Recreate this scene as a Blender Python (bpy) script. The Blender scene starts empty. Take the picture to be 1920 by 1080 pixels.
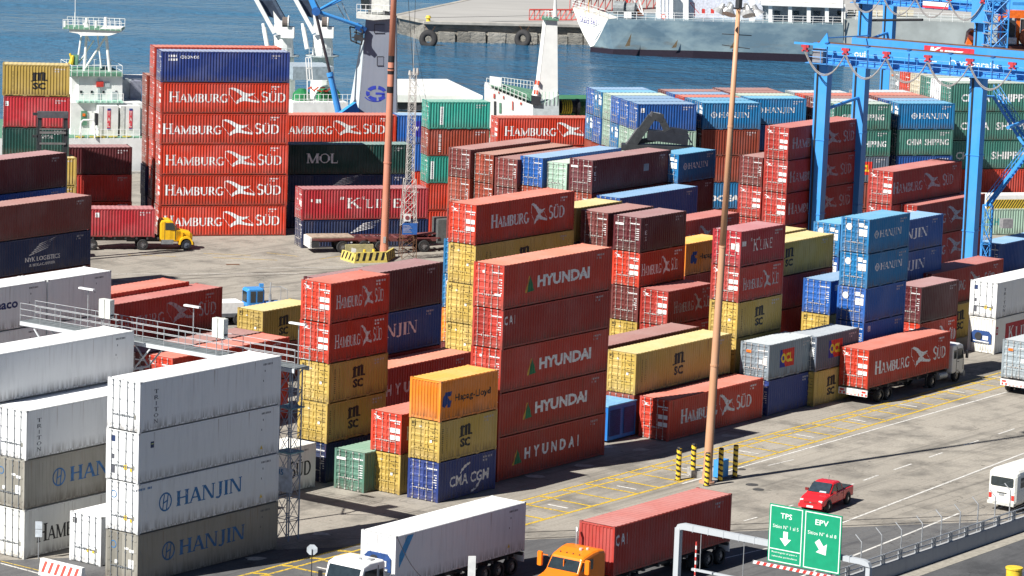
import bpy, math, random
from mathutils import Vector, Matrix
from mathutils.geometry import tessellate_polygon
R = math.radians
PI = math.pi
rnd = random.Random(7)
scene = bpy.context.scene
COL = scene.collection

# ------------------------------------------------------------------ camera
CAM_H, PITCH, ROLL, FPX = 48.214, R(9.124), R(2.027), 6549.0
cam = bpy.data.cameras.new('camera')
cam.sensor_width = 36.0
cam.lens = 36.0 * FPX / 1920.0
cam.clip_start = 1.0
cam.clip_end = 9000.0
camo = bpy.data.objects.new('camera', cam)
COL.objects.link(camo)
camo.matrix_world = Matrix.Translation((0, 0, CAM_H)) @ Matrix.Rotation(PI / 2 - PITCH, 4, 'X') @ Matrix.Rotation(ROLL, 4, 'Z')
scene.camera = camo
scene.render.resolution_x = 1024
scene.render.resolution_y = 576

# ------------------------------------------------------------------ light
SUN_AZ, SUN_EL = R(40.4 + 180.0), R(44.0)     # direction towards the sun
world = bpy.data.worlds.new('World')
scene.world = world
world.use_nodes = True
wn = world.node_tree
wn.nodes.clear()
sky = wn.nodes.new('ShaderNodeTexSky')
sky.sky_type = 'NISHITA'
sky.sun_disc = False
sky.sun_elevation = SUN_EL
sky.sun_rotation = PI / 2 - SUN_AZ
sky.altitude = 10
sky.air_density = 0.45
sky.dust_density = 0.2
sky.ozone_density = 1.8
bg = wn.nodes.new('ShaderNodeBackground')
bg.inputs['Strength'].default_value = 0.05
wo = wn.nodes.new('ShaderNodeOutputWorld')
wn.links.new(sky.outputs[0], bg.inputs['Color'])
wn.links.new(bg.outputs[0], wo.inputs['Surface'])
sun = bpy.data.lights.new('sun', 'SUN')
sun.energy = 5.0
sun.angle = R(0.53)
sun.color = (1.0, 0.955, 0.88)
suno = bpy.data.objects.new('sun', sun)
COL.objects.link(suno)
sd = Vector((math.cos(SUN_EL) * math.cos(SUN_AZ), math.cos(SUN_EL) * math.sin(SUN_AZ), math.sin(SUN_EL)))
suno.rotation_euler = sd.to_track_quat('Z', 'Y').to_euler()
vs = scene.view_settings
vs.view_transform = 'Standard'
vs.look = 'None'
vs.exposure = 0.80
vs.gamma = 1.0
vs.use_curve_mapping = False

# ------------------------------------------------------------------ helpers
def at(px, py, z=None, Y=None):
    """point of the place seen at a photo pixel, at height z or at distance Y"""
    cr, sr = math.cos(ROLL), math.sin(ROLL)
    a, b = px - 960.0, py - 540.0
    X = a * cr + b * sr
    V = -a * sr + b * cr
    dx, u = X / FPX, -V / FPX
    c, s = math.cos(PITCH), math.sin(PITCH)
    wy, wz = c + u * s, -s + u * c
    k = (z - CAM_H) / wz if Y is None else Y / wy
    return Vector((dx * k, wy * k, CAM_H + wz * k))

T1 = R(54.15)
U1 = Vector((math.cos(T1), math.sin(T1), 0))
V1 = Vector((-math.sin(T1), math.cos(T1), 0))
def yard(s, t, z=0.0):
    return U1 * s + V1 * t + Vector((0, 0, z))
def yst(p):
    return p.dot(U1), p.dot(V1)

class MB:
    def __init__(self):
        self.v = []; self.f = []; self.m = []
    def add(self, vs_, fs, m=0):
        n = len(self.v)
        self.v += [tuple(q) for q in vs_]
        for f in fs:
            self.f.append([n + i for i in f]); self.m.append(m)
    def box(self, x0, x1, y0, y1, z0, z1, m=0):
        self.add([(x0, y0, z0), (x1, y0, z0), (x1, y1, z0), (x0, y1, z0), (x0, y0, z1), (x1, y0, z1), (x1, y1, z1), (x0, y1, z1)],
                 [(0, 3, 2, 1), (4, 5, 6, 7), (0, 1, 5, 4), (1, 2, 6, 5), (2, 3, 7, 6), (3, 0, 4, 7)], m)
    def obox(self, o, th, lx, ly, lz, m=0):
        """box from corner o, x axis turned by th"""
        o = Vector(o); a = Vector((math.cos(th), math.sin(th), 0)); b = Vector((-math.sin(th), math.cos(th), 0)); c = Vector((0, 0, 1))
        vs_ = [o, o + a * lx, o + a * lx + b * ly, o + b * ly]
        vs_ = vs_ + [q + c * lz for q in vs_]
        self.add(vs_, [(0, 3, 2, 1), (4, 5, 6, 7), (0, 1, 5, 4), (1, 2, 6, 5), (2, 3, 7, 6), (3, 0, 4, 7)], m)
    def bar(self, p, q, w, h=None, m=0, up=(0, 0, 1)):
        h = w if h is None else h
        p, q = Vector(p), Vector(q); d = (q - p)
        if d.length < 1e-6: return
        d.normalize(); up = Vector(up)
        if abs(d.dot(up)) > .98: up = Vector((1, 0, 0)) if abs(d.x) < .9 else Vector((0, 1, 0))
        a = d.cross(up).normalized(); b = a.cross(d).normalized()
        vs_ = []
        for c in (p, q):
            for sa, sb in ((-1, -1), (1, -1), (1, 1), (-1, 1)):
                vs_.append(c + a * (sa * w / 2) + b * (sb * h / 2))
        self.add(vs_, [(0, 1, 2, 3), (7, 6, 5, 4), (0, 4, 5, 1), (1, 5, 6, 2), (2, 6, 7, 3), (3, 7, 4, 0)], m)
    def tube(self, p, q, r, n=8, r2=None, m=0, caps=True):
        r2 = r if r2 is None else r2
        p, q = Vector(p), Vector(q); d = (q - p).normalized(); up = Vector((0, 0, 1))
        if abs(d.dot(up)) > .95: up = Vector((1, 0, 0))
        a = d.cross(up).normalized(); b = d.cross(a).normalized()
        vs_ = []
        for c, rr in ((p, r), (q, r2)):
            for i in range(n):
                t = 2 * PI * i / n
                vs_.append(c + a * (rr * math.cos(t)) + b * (rr * math.sin(t)))
        fs = [(i, (i + 1) % n, n + (i + 1) % n, n + i) for i in range(n)]
        if caps: fs += [tuple(range(n))[::-1], tuple(range(n, 2 * n))]
        self.add(vs_, fs, m)
    def path(self, pts, r, n=6, m=0):
        for a, b in zip(pts, pts[1:]):
            self.tube(a, b, r, n, m=m)
    def prism(self, prof, o, ax, ay, az, L, m=0):
        """profile (a,b) in the plane ax,ay at o, extruded L along az"""
        o, ax, ay, az = Vector(o), Vector(ax), Vector(ay), Vector(az)
        n = len(prof)
        vs_ = [o + ax * a + ay * b for a, b in prof] + [o + ax * a + ay * b + az * L for a, b in prof]
        fs = [(i, (i + 1) % n, n + (i + 1) % n, n + i) for i in range(n)] + [tuple(range(n))[::-1], tuple(range(n, 2 * n))]
        self.add(vs_, fs, m)
    def disc(self, c, axis, r, th, n=16, m=0):
        axis = Vector(axis).normalized(); c = Vector(c)
        self.tube(c - axis * th / 2, c + axis * th / 2, r, n, m=m)
    def mesh(self, name, mats=None, smooth=False):
        me = bpy.data.meshes.new(name)
        me.from_pydata(self.v, [], self.f)
        if mats:
            for q in mats: me.materials.append(q)
            if len(mats) > 1: me.polygons.foreach_set('material_index', self.m)
        if smooth: me.polygons.foreach_set('use_smooth', [True] * len(me.polygons))
        me.update()
        return me

def bake_normals(me):
    import bmesh
    b = bmesh.new(); b.from_mesh(me); bmesh.ops.recalc_face_normals(b, faces=b.faces); b.to_mesh(me); b.free()

def empty(name, loc, th=0.0, label=None, cat=None, group=None):
    o = bpy.data.objects.new(name, None)
    o.empty_display_size = .3
    COL.objects.link(o)
    o.location = loc; o.rotation_euler = (0, 0, th)
    tag(o, label, cat, group)
    return o
def tag(o, label=None, cat=None, group=None, kind=None):
    if label: o['label'] = label
    if cat: o['category'] = cat
    if group: o['group'] = group
    if kind: o['kind'] = kind
    return o
def link(name, me, mat, parent=None, loc=None):
    """a mesh that may be shared, its colour held by the object"""
    o = bpy.data.objects.new(name, me)
    COL.objects.link(o)
    if mat is not None:
        if not me.materials: me.materials.append(mat)
        o.material_slots[0].link = 'OBJECT'
        o.material_slots[0].material = mat
    if parent is not None: o.parent = parent
    if loc is not None: o.location = loc
    return o
def rootmat(p):
    return Matrix.Translation(p.location) @ p.rotation_euler.to_matrix().to_4x4()
def obj(name, mb, mats, parent=None, world=False, smooth=False, flip=True):
    """link a builder as one mesh object; world=True when it holds world coordinates"""
    if world and parent is not None:
        ch = []; q = parent
        M = rootmat(q)
        while q.parent is not None:
            q = q.parent; M = rootmat(q) @ M
        inv = M.inverted()
        mb.v = [tuple(inv @ Vector(v)) for v in mb.v]
    if not isinstance(mats, (list, tuple)): mats = [mats]
    me = mb.mesh(name, mats, smooth)
    if flip: bake_normals(me)
    o = bpy.data.objects.new(name, me)
    COL.objects.link(o)
    if parent is not None: o.parent = parent
    return o

# ------------------------------------------------------------------ materials
MATS = {}
def newmat(name):
    m = bpy.data.materials.new(name); m.use_nodes = True
    nt = m.node_tree; nt.nodes.clear()
    b = nt.nodes.new('ShaderNodeBsdfPrincipled'); o = nt.nodes.new('ShaderNodeOutputMaterial')
    nt.links.new(b.outputs[0], o.inputs[0])
    return m, nt, b
def N(nt, t, **k):
    n = nt.nodes.new('ShaderNode' + t)
    for a, v in k.items():
        if a.startswith('i_'): n.inputs[a[2:].replace('_', ' ')].default_value = v
        else: setattr(n, a, v)
    return n
def mix(nt, fac, a, b, blend='MIX'):
    n = nt.nodes.new('ShaderNodeMix'); n.data_type = 'RGBA'; n.blend_type = blend
    for s, v in ((0, fac), (6, a), (7, b)):
        if isinstance(v, bpy.types.NodeSocket): nt.links.new(v, n.inputs[s])
        else: n.inputs[s].default_value = v if s == 0 else (tuple(v) + (1,) if len(v) == 3 else v)
    return n.outputs[2]
def ramp(nt, src, stops):
    n = nt.nodes.new('ShaderNodeMapRange')
    n.inputs[1].default_value, n.inputs[2].default_value, n.inputs[3].default_value, n.inputs[4].default_value = stops
    nt.links.new(src, n.inputs[0]); return n.outputs[0]
def coords(nt, scale, kind='Object', rand=True):
    tc = N(nt, 'TexCoord'); mp = N(nt, 'Mapping')
    mp.inputs['Scale'].default_value = scale
    nt.links.new(tc.outputs[kind], mp.inputs[0])
    if rand:
        oi = N(nt, 'ObjectInfo'); mu = N(nt, 'Math', operation='MULTIPLY'); mu.inputs[1].default_value = 57.0
        nt.links.new(oi.outputs['Random'], mu.inputs[0])
        cx = N(nt, 'CombineXYZ'); nt.links.new(mu.outputs[0], cx.inputs[0]); nt.links.new(mu.outputs[0], cx.inputs[1])
        nt.links.new(cx.outputs[0], mp.inputs['Location'])
    return mp.outputs[0]
def noise(nt, vec, scale=1.0, detail=3.0, rough=.55):
    n = N(nt, 'TexNoise'); n.inputs['Scale'].default_value = scale; n.inputs['Detail'].default_value = detail; n.inputs['Roughness'].default_value = rough
    nt.links.new(vec, n.inputs['Vector']); return n.outputs['Fac']
def paint(name, c, wear=.35, rust=.25, rough=.5, vary=.12, dust=.15, grime=0.0):
    """weathered coach paint: broad fading, vertical dirt runs, rust specks"""
    if name in MATS: return MATS[name]
    m, nt, b = newmat(name)
    v1 = coords(nt, (.35, .35, .35)); v2 = coords(nt, (2.2, 2.2, .22)); v3 = coords(nt, (1.5, 1.5, 1.5))
    lum = .3 * c[0] + .5 * c[1] + .2 * c[2]
    fade = tuple(q * .8 + (lum * .35 + .12) * .55 for q in c)
    dark = tuple(q * .62 for q in c)
    f1 = ramp(nt, noise(nt, v1, 1.2, 3), (.42, .68, 0, wear))
    col = mix(nt, f1, c, fade)
    f2 = ramp(nt, noise(nt, v2, 1.6, 4, .6), (.5, .78, 0, wear * 1.1))
    col = mix(nt, f2, col, dark)
    f3 = ramp(nt, noise(nt, v3, 2.3, 6, .7), (.66, .72, 0, rust))
    col = mix(nt, f3, col, (.13, .055, .025))
    if grime:                      # dirt thrown up along the foot of the walls, rusty runs below the top rail
        tc = N(nt, 'TexCoord'); sx = N(nt, 'SeparateXYZ'); nt.links.new(tc.outputs['Object'], sx.inputs[0])
        g = N(nt, 'Math', operation='MULTIPLY'); nt.links.new(ramp(nt, sx.outputs[2], (.12, .75, 1, 0)), g.inputs[0]); nt.links.new(ramp(nt, noise(nt, v2, 3.0, 4, .6), (.38, .62, 0, grime)), g.inputs[1])
        col = mix(nt, g.outputs[0], col, (.085, .065, .050))
        v4 = coords(nt, (5.0, 5.0, .16)); g2 = N(nt, 'Math', operation='MULTIPLY'); nt.links.new(ramp(nt, sx.outputs[2], (1.3, 2.6, 0, 1)), g2.inputs[0]); nt.links.new(ramp(nt, noise(nt, v4, 1.3, 3, .6), (.60, .72, 0, grime * .75)), g2.inputs[1])
        col = mix(nt, g2.outputs[0], col, (.16, .075, .035))
    oi = N(nt, 'ObjectInfo')
    hs = N(nt, 'HueSaturation'); nt.links.new(ramp(nt, oi.outputs['Random'], (0, 1, 1 - vary, 1 + vary)), hs.inputs['Value'])
    nt.links.new(col, hs.inputs['Color'])
    nt.links.new(hs.outputs[0], b.inputs['Base Color'])
    b.inputs['Roughness'].default_value = rough
    b.inputs['Specular IOR Level'].default_value = .35
    if grime:                      # shallow dents and oil-canning
        bp = N(nt, 'Bump'); bp.inputs['Strength'].default_value = .55; bp.inputs['Distance'].default_value = .05
        nt.links.new(noise(nt, coords(nt, (.9, .9, .9)), 1.0, 2, .4), bp.inputs['Height']); nt.links.new(bp.outputs[0], b.inputs['Normal'])
    MATS[name] = m
    return m
def plain(name, c, rough=.6, metal=0.0, vary=0.0, noise_amt=.25, scale=3.0, spec=.4):
    if name in MATS: return MATS[name]
    m, nt, b = newmat(name)
    v = coords(nt, (1, 1, 1))
    f = ramp(nt, noise(nt, v, scale, 4), (.35, .7, 0, 1))
    nt.links.new(mix(nt, f, tuple(q * (1 + noise_amt * .5) for q in c), tuple(q * (1 - noise_amt) for q in c)), b.inputs['Base Color'])
    b.inputs['Roughness'].default_value = rough; b.inputs['Metallic'].default_value = metal
    b.inputs['Specular IOR Level'].default_value = spec
    MATS[name] = m
    return m

M_WHITE = plain('white_paint', (.78, .79, .78), .45, noise_amt=.12)
def ink(name, c, flake=.1, na=.2):
    m = plain(name, c, .6, noise_amt=na, scale=6); nt = m.node_tree; b = [n for n in nt.nodes if n.type == 'BSDF_PRINCIPLED'][0]
    nt.links.new(ramp(nt, noise(nt, coords(nt, (1.6, 1.6, 1.2)), 2.6, 5, .7), (.68 - flake, .72 - flake, 1, .0)), b.inputs['Alpha'])
    return m
M_INK = ink('white_lettering', (.72, .73, .74), .05)
M_INK2 = ink('faded_white_lettering', (.66, .65, .65), .07, .3)
M_INKDIRTY = ink('worn_lettering', (.42, .40, .42), .11, .3)
M_BLACK = plain('black_paint', (.015, .015, .018), .5)
M_DARK = plain('dark_steel', (.035, .037, .042), .5)
M_RUBBER = plain('tyre_rubber', (.028, .028, .03), .85)
M_GALV = plain('galvanised_steel', (.42, .44, .46), .45, .5, noise_amt=.2)
M_BARS = plain('door_bar_steel', (.50, .48, .46), .5, .3, noise_amt=.35, scale=8)
M_BARS_D = plain('dark_door_bar_steel', (.16, .14, .13), .5, .3, noise_amt=.35, scale=8)
M_GLASS = plain('window_glass', (.02, .03, .035), .08, spec=.9)
M_BLUEINK = ink('blue_lettering', (.03, .16, .38), .06, .3)
M_GREYINK = plain('grey_lettering', (.085, .09, .11), .5)
M_YEL = plain('yellow_paint', (.72, .50, .04), .55)
M_REDP = plain('red_paint', (.55, .05, .04), .5)
M_BLUEP = paint('crane_blue_paint', (.045, .27, .66), wear=.22, rust=.18, vary=.03, rough=.42)
M_GREEN = plain('deck_green_paint', (.11, .25, .17), .6)
M_CONC = plain('cast_concrete', (.36, .35, .33), .9, noise_amt=.35)
M_ORANGE = plain('orange_paint', (.80, .16, .02), .4)
# ------------------------------------------------------------------ lettering
# a stroke is a convex outline in letter space (height 1); k spreads the strokes by a hair so that none share a plane
def S_(x0, y0, x1, y1, w):
    d = Vector((x1 - x0, y1 - y0)); n = Vector((-d.y, d.x)).normalized() * (w / 2)
    return [(x0 + n.x, y0 + n.y), (x0 - n.x, y0 - n.y), (x1 - n.x, y1 - n.y), (x1 + n.x, y1 + n.y)]
def H_(x0, y0, x1, y1, w):           # slanted stroke cut level at both ends
    return [(x0 - w / 2, y0), (x0 + w / 2, y0), (x1 + w / 2, y1), (x1 - w / 2, y1)]
def A_(cx, cy, rx, ry, a0, a1, w, w2=None, n=9):
    out = []; w2 = w if w2 is None else w2
    for i in range(n):
        q = []
        for j, s in ((i, 1), (i, -1), (i + 1, -1), (i + 1, 1)):
            t = j / n; a = R(a0 + (a1 - a0) * t); ww = (w + (w2 - w) * math.sin(PI * t)) / 2 * s
            q.append((cx + (rx + ww) * math.cos(a), cy + (ry + ww) * math.sin(a)))
        out.append(q)
    return out
def sf(x, y, l=.30):                 # serif
    return [(x - l / 2, y), (x + l / 2, y), (x + l / 2, y + .06), (x - l / 2, y + .06)]
TH, TN = .18, .095
SER = {
 'H': (.86, [H_(.16, 0, .16, 1, TH), H_(.70, 0, .70, 1, TH), S_(.2, .52, .66, .52, TN), sf(.16, 0), sf(.7, 0), sf(.16, .94), sf(.7, .94)]),
 'A': (.84, [H_(.10, 0, .43, 1, TN), H_(.74, 0, .43, 1, TH), S_(.2, .34, .64, .34, TN), sf(.10, 0, .24), sf(.74, 0)]),
 'M': (1.08, [H_(.15, 0, .15, 1, TN), H_(.52, 0, .17, 1, TH), H_(.52, 0, .9, 1, TN), H_(.92, 0, .92, 1, TH), sf(.15, 0, .24), sf(.92, 0), sf(.1, .94, .2), sf(.96, .94, .2)]),
 'B': (.74, [H_(.16, 0, .16, 1, TH), S_(.14, .97, .4, .97, TN), S_(.14, .52, .42, .52, TN), S_(.14, .03, .42, .03, TN)] + A_(.38, .75, .17, .22, 90, -90, TN, TH) + A_(.4, .27, .2, .24, 90, -90, TN, TH)),
 'U': (.84, [H_(.16, .3, .16, 1, TH), H_(.68, .3, .68, 1, TN), sf(.16, .94), sf(.68, .94, .24)] + A_(.42, .3, .26, .27, 180, 360, TN + .03)),
 'R': (.82, [H_(.16, 0, .16, 1, TH), S_(.14, .97, .4, .97, TN), S_(.14, .5, .4, .5, TN), H_(.72, 0, .36, .5, TH), sf(.16, 0), sf(.76, 0, .18)] + A_(.38, .735, .18, .235, 90, -90, TN, TH)),
 'G': (.86, A_(.46, .5, .36, .47, 48, 350, TN, TH + .03, 14) + [H_(.72, .05, .72, .42, TH), sf(.7, .4, .3)]),
 'C': (.80, A_(.46, .5, .36, .47, 48, 312, TN, TH + .03, 14) + [H_(.7, .72, .7, .98, .05)]),
 'S': (.62, A_(.31, .73, .2, .235, 30, 270, TN, TN + .06, 9) + A_(.31, .26, .22, .235, 90, -150, TN, TH, 9)),
 'D': (.86, [H_(.16, 0, .16, 1, TH), S_(.14, .97, .36, .97, TN), S_(.14, .03, .36, .03, TN)] + A_(.36, .5, .36, .47, 90, -90, TN, TH, 12)),
 'J': (.56, [H_(.36, .15, .36, 1, TH), sf(.36, .94)] + A_(.2, .15, .16, .2, 0, -140, TN + .03)),
 'I': (.38, [H_(.19, 0, .19, 1, TH), sf(.19, 0), sf(.19, .94)]),
 'N': (.92, [H_(.14, 0, .14, 1, .08), H_(.74, 0, .18, 1, .17), H_(.78, 0, .78, 1, .08), sf(.14, 0, .22), sf(.78, .94, .22), sf(.10, .94, .16)]),
 'K': (.84, [H_(.16, 0, .16, 1, TH), S_(.2, .42, .66, .98, TN), H_(.74, 0, .36, .62, TH), sf(.16, 0), sf(.16, .94), sf(.68, .94, .24), sf(.74, 0)]),
 'L': (.70, [H_(.16, 0, .16, 1, TH), S_(.14, .03, .6, .03, TN), H_(.6, 0, .62, .26, .05), sf(.16, .94)]),
 'E': (.72, [H_(.16, 0, .16, 1, TH), S_(.14, .03, .62, .03, TN), S_(.14, .97, .6, .97, TN), S_(.14, .52, .5, .52, TN), H_(.62, 0, .64, .24, .05), H_(.6, .76, .6, 1, .05)]),
 'O': (.92, A_(.46, .5, .36, .46, 90, 450, TN, TN, 16) + [H_(.1, .3, .1, .7, TH), H_(.82, .3, .82, .7, TH)]),
 'T': (.74, [H_(.37, 0, .37, 1, TH), S_(.04, .97, .7, .97, TN), H_(.06, .76, .05, 1, .05), H_(.69, .76, .7, 1, .05), sf(.37, 0)]),
 'P': (.74, [H_(.16, 0, .16, 1, TH), S_(.14, .97, .4, .97, TN), S_(.14, .45, .4, .45, TN), sf(.16, 0)] + A_(.38, .71, .18, .26, 90, -90, TN, TH)),
 'Y': (.8, [H_(.4, 0, .4, .45, TH), H_(.4, .4, .12, 1, TH), H_(.4, .4, .68, 1, TN), sf(.4, 0), sf(.12, .94, .24), sf(.7, .94, .2)]),
 ' ': (.4, []), '"': (.4, [H_(.1, .72, .12, 1, .06), H_(.24, .72, .26, 1, .06)]),
}
def serif(text, x, z, w, h, small=None, slant=0.0, bold=1.0):
    """outlines of a serif word fitted in width w; small = height of all capitals but the first"""
    polys = []; cx = 0.0; k = 0
    seq = []
    for i, ch in enumerate(text):
        um = ch == 'Ü'; c = 'U' if um else ch
        sc = 1.0 if (small is None or i == 0) else small
        seq.append((c, um, sc, cx)); cx += SER[c][0] * sc
    for c, um, sc, ox in seq:
        gl = list(SER[c][1])
        if um: gl += [[(.24, 1.08), (.36, 1.08), (.36, 1.2), (.24, 1.2)], [(.5, 1.08), (.62, 1.08), (.62, 1.2), (.5, 1.2)]]
        for p in gl:
            k += 1
            polys.append(([(x + (ox + a * sc) * w / cx + b * sc * h * slant, z + b * sc * h) for a, b in p], (k % 9) * .0005))
    return polys
_fontcache = {}
def sans(text, x, z, w, h, bold=0.0, slant=0.0):
    """a word in Blender's built-in sans, as triangles fitted in w x h"""
    key = (text, bold)
    if key not in _fontcache:
        cu = bpy.data.curves.new('word', 'FONT'); cu.body = text; cu.resolution_u = 2; cu.offset = bold
        ob = bpy.data.objects.new('word', cu); COL.objects.link(ob)
        dg = bpy.context.evaluated_depsgraph_get(); dg.update()
        me = bpy.data.meshes.new_from_object(ob.evaluated_get(dg))
        tris = []
        me.calc_loop_triangles()
        for t in me.loop_triangles:
            tris.append([(me.vertices[i].co.x, me.vertices[i].co.y) for i in t.vertices])
        bpy.data.objects.remove(ob); bpy.data.curves.remove(cu); bpy.data.meshes.remove(me)
        _fontcache[key] = tris
    tris = _fontcache[key]
    xs = [p[0] for t in tris for p in t]; ys = [p[1] for t in tris for p in t]
    a0, a1, b0, b1 = min(xs), max(xs), min(ys), max(ys)
    return [([(x + (p[0] - a0) / (a1 - a0) * w + (p[1] - b0) / (b1 - b0) * h * slant, z + (p[1] - b0) / (b1 - b0) * h) for p in t], 0.0) for t in tris]
def vertical(fn, text, x, ztop, w, h, gap):
    out = []
    for i, ch in enumerate(text):
        ww = w * (.35 if ch in 'I' else 1)
        out += fn(ch, x + (w - ww) / 2, ztop - h - i * (h + gap), ww, h)
    return out
def shape(pts, x, z, w, h, k=0.0):
    """any outline in the unit square, cut into triangles"""
    tr = tessellate_polygon([[Vector((a, b, 0)) for a, b in pts]])
    return [([(x + pts[i][0] * w, z + pts[i][1] * h) for i in t], k) for t in tr]
def rects(L, k=0.0):
    return [([(a, b), (a + w, b), (a + w, b + h), (a, b + h)], k) for a, b, w, h in L]
def ring(cx, cz, r, w, n=20, k=0.0):
    return [(p, k) for p in A_(cx, cz, r, r, 0, 360, w, w, n)]
def emblem(x, z, w, h):
    up = [(.0, .96), (.12, 1), (.3, .9), (.5, .7), (.64, .64), (.84, .68), (.74, .54), (.54, .42), (.44, .43), (.37, .58), (.2, .8)]
    lo = [(.42, .46), (.56, .45), (.7, .3), (1, .2), (.96, .1), (.72, .16), (.5, .22), (.36, .15), (.22, 0), (.26, .24)]
    return shape(up, x, z, w, h) + shape(lo, x, z, w, h, .0006) + rects([(x, z + h * .55, w * .014, h * .42)], .0011) + \
        [([(x + a * w, z + b * h) for a, b in q], .0015) for q in ([(.0, .6), (.018, .59), (.225, .1), (.21, .1)], [(.76, .56), (.775, .56), (.995, .2), (.98, .2)])]
def blocks(x, z, rows, s=.075, seed=1):
    """unreadably small registration marks, as short bars"""
    rr = random.Random(seed); out = []
    for i, n in enumerate(rows):
        cx = x
        for j in range(n):
            w = s * rr.uniform(.55, .95)
            if rr.random() < .9: out.append((cx, z - i * s * 1.9, w, s * 1.15))
            cx += s * 1.25
    return rects(out)
def clip(poly, a, b):
    """cut a convex outline to a <= x <= b"""
    for lim, sgn in ((a, 1), (b, -1)):
        out = []
        for i, p in enumerate(poly):
            q = poly[(i + 1) % len(poly)]
            ip, iq = (p[0] - lim) * sgn >= -1e-9, (q[0] - lim) * sgn >= -1e-9
            if ip: out.append(p)
            if ip != iq and abs(q[0] - p[0]) > 1e-9:
                t = (lim - p[0]) / (q[0] - p[0]); out.append((lim, p[1] + t * (q[1] - p[1])))
        poly = out
        if len(poly) < 3: return []
    return poly
def decal(polys, prof, off=.006):
    """paint film following a corrugated wall: prof = sorted [(x, depth)]; the wall faces -y"""
    mb = MB()
    for poly, k in polys:
        x0 = min(p[0] for p in poly); x1 = max(p[0] for p in poly)
        if prof is None:
            mb.add([(p[0], -off - k, p[1]) for p in poly], [tuple(range(len(poly)))]); continue
        for (a, da), (b, db) in zip(prof, prof[1:]):
            if b <= x0 or a >= x1: continue
            c = clip(poly, a, b)
            if len(c) < 3: continue
            mb.add([(p[0], da + (db - da) * (p[0] - a) / (b - a) - off - k, p[1]) for p in c], [tuple(range(len(c)))])
    return mb
# ------------------------------------------------------------------ containers
W = 2.438
H9, H8 = 2.896, 2.591
L40, L20 = 12.192, 6.058
def corr(L, kind):
    """(x, depth) breaks of the side wall between the posts"""
    a, b = .15, L - .15
    if kind == 'dry':
        n = round((b - a) / .278); p = (b - a) / n; out = [(a, .012)]
        for i in range(n):
            x = a + i * p
            out += [(x + p * .13, .012), (x + p * .37, .05), (x + p * .63, .05), (x + p * .87, .012)]
        out.append((b, .012)); return out
    n = round((b - a) / .30); p = (b - a) / n; out = [(a, .006)]
    for i in range(n):
        x = a + i * p
        out += [(x + p * .40, .006), (x + p * .5, .016), (x + p * .60, .006)]
    out.append((b, .006)); return out
_mc = {}
M_RUST = plain('rusty_steel', (.13, .06, .03), .8)
def cached(key, fn):
    if key not in _mc: _mc[key] = fn()
    return _mc[key]
def wall_mesh(L, h, kind):
    def f():
        mb = MB(); pr = corr(L, kind)
        z0, z1 = .16, h - .11
        mb.add([(x, d, z) for x, d in pr for z in (z0, z1)], [(2 * i, 2 * i + 2, 2 * i + 3, 2 * i + 1) for i in range(len(pr) - 1)])
        return mb.mesh('side_wall')
    return cached(('w', L, h, kind), f)
def endwall_mesh(h):
    def f():
        mb = MB(); n = 9; a, b = .15, W - .15; p = (b - a) / n; pr = [(a, .012)]
        for i in range(n):
            x = a + i * p
            pr += [(x + p * .1, .012), (x + p * .2, .055), (x + p * .72, .055), (x + p * .82, .012)]
        pr.append((b, .012))
        mb.add([(d, y, z) for y, d in pr for z in (.18, h - .12)], [(2 * i + 1, 2 * i + 3, 2 * i + 2, 2 * i) for i in range(len(pr) - 1)])
        return mb.mesh('end_wall')
    return cached(('e', h), f)
def roof_mesh(L, h, kind):
    def f():
        mb = MB(); n = int(L / .42); xs = []
        for i in range(n + 1):
            x = .1 + (L - .2) * i / n; xs.append((x, h - .022))
            if i < n and kind == 'dry':
                p = (L - .2) / n
                xs += [(x + p * .35, h - .022), (x + p * .5, h - .008), (x + p * .85, h - .008)]
        mb.add([(x, y, z) for x, z in xs for y in (.06, W - .06)], [(2 * i, 2 * i + 2, 2 * i + 3, 2 * i + 1) for i in range(len(xs) - 1)])
        return mb.mesh('roof')
    return cached(('r', L, h, kind), f)
def frame_mesh(L, h, pockets=True):
    def f():
        mb = MB(); cz = .118
        for x in (0, L - .15):
            for y in (0, W - .15):
                mb.box(x + .004, x + .146, y + .004, y + .146, cz, h - cz)
        for y in (.004, W - .074):
            mb.box(.146, L - .146, y + (.012 if y < 1 else -.012), y + .07, h - .112, h - .040)
            mb.box(.146, L - .146, y + (.012 if y < 1 else -.012), y + .07, .055, .165)
        for x in (.004, L - .074):
            mb.box(x + .01, x + .06, .146, W - .146, h - .125, h - .035)
            mb.box(x + .01, x + .06, .146, W - .146, .05, .185)
        mb.box(.08, L - .08, .08, W - .08, .10, .14)
        for x in (0, L - .178):
            for y in (0, W - .162):
                for z in (0, h - .118):
                    mb.box(x, x + .178, y, y + .162, z, z + .118, 1)
        if L < 7:
            for x in (L / 2 - 1.2, L / 2 + .85): mb.box(x, x + .36, -.001, .06, .01, .125, 1)
        return mb.mesh('frame', [M_DARK, M_RUST])
    return cached(('f', L, h), f)
def door_mesh(h):
    """one leaf, hinge at y=0, opening edge at y=1.07, seen from -x"""
    def f():
        mb = MB(); wd = 1.06; z0, z1 = .20, h - .135; n = 5; pr = [(z0, .018)]
        p = (z1 - z0) / n
        for i in range(n):
            z = z0 + i * p
            pr += [(z + p * .14, .018), (z + p * .24, .056), (z + p * .76, .056), (z + p * .86, .018)]
        pr.append((z1, .018))
        mb.add([(d, y, z) for z, d in pr for y in (.02, wd)], [(2 * i, 2 * i + 1, 2 * i + 3, 2 * i + 2) for i in range(len(pr) - 1)])
        for y in (.0, wd - .02): mb.box(.008, .06, y, y + .05, z0, z1)
        for z in (z0 - .02, z1 - .03): mb.box(.006, .058, .05, wd - .02, z, z + .05)
        return mb.mesh('door')
    return cached(('d', h), f)
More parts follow.
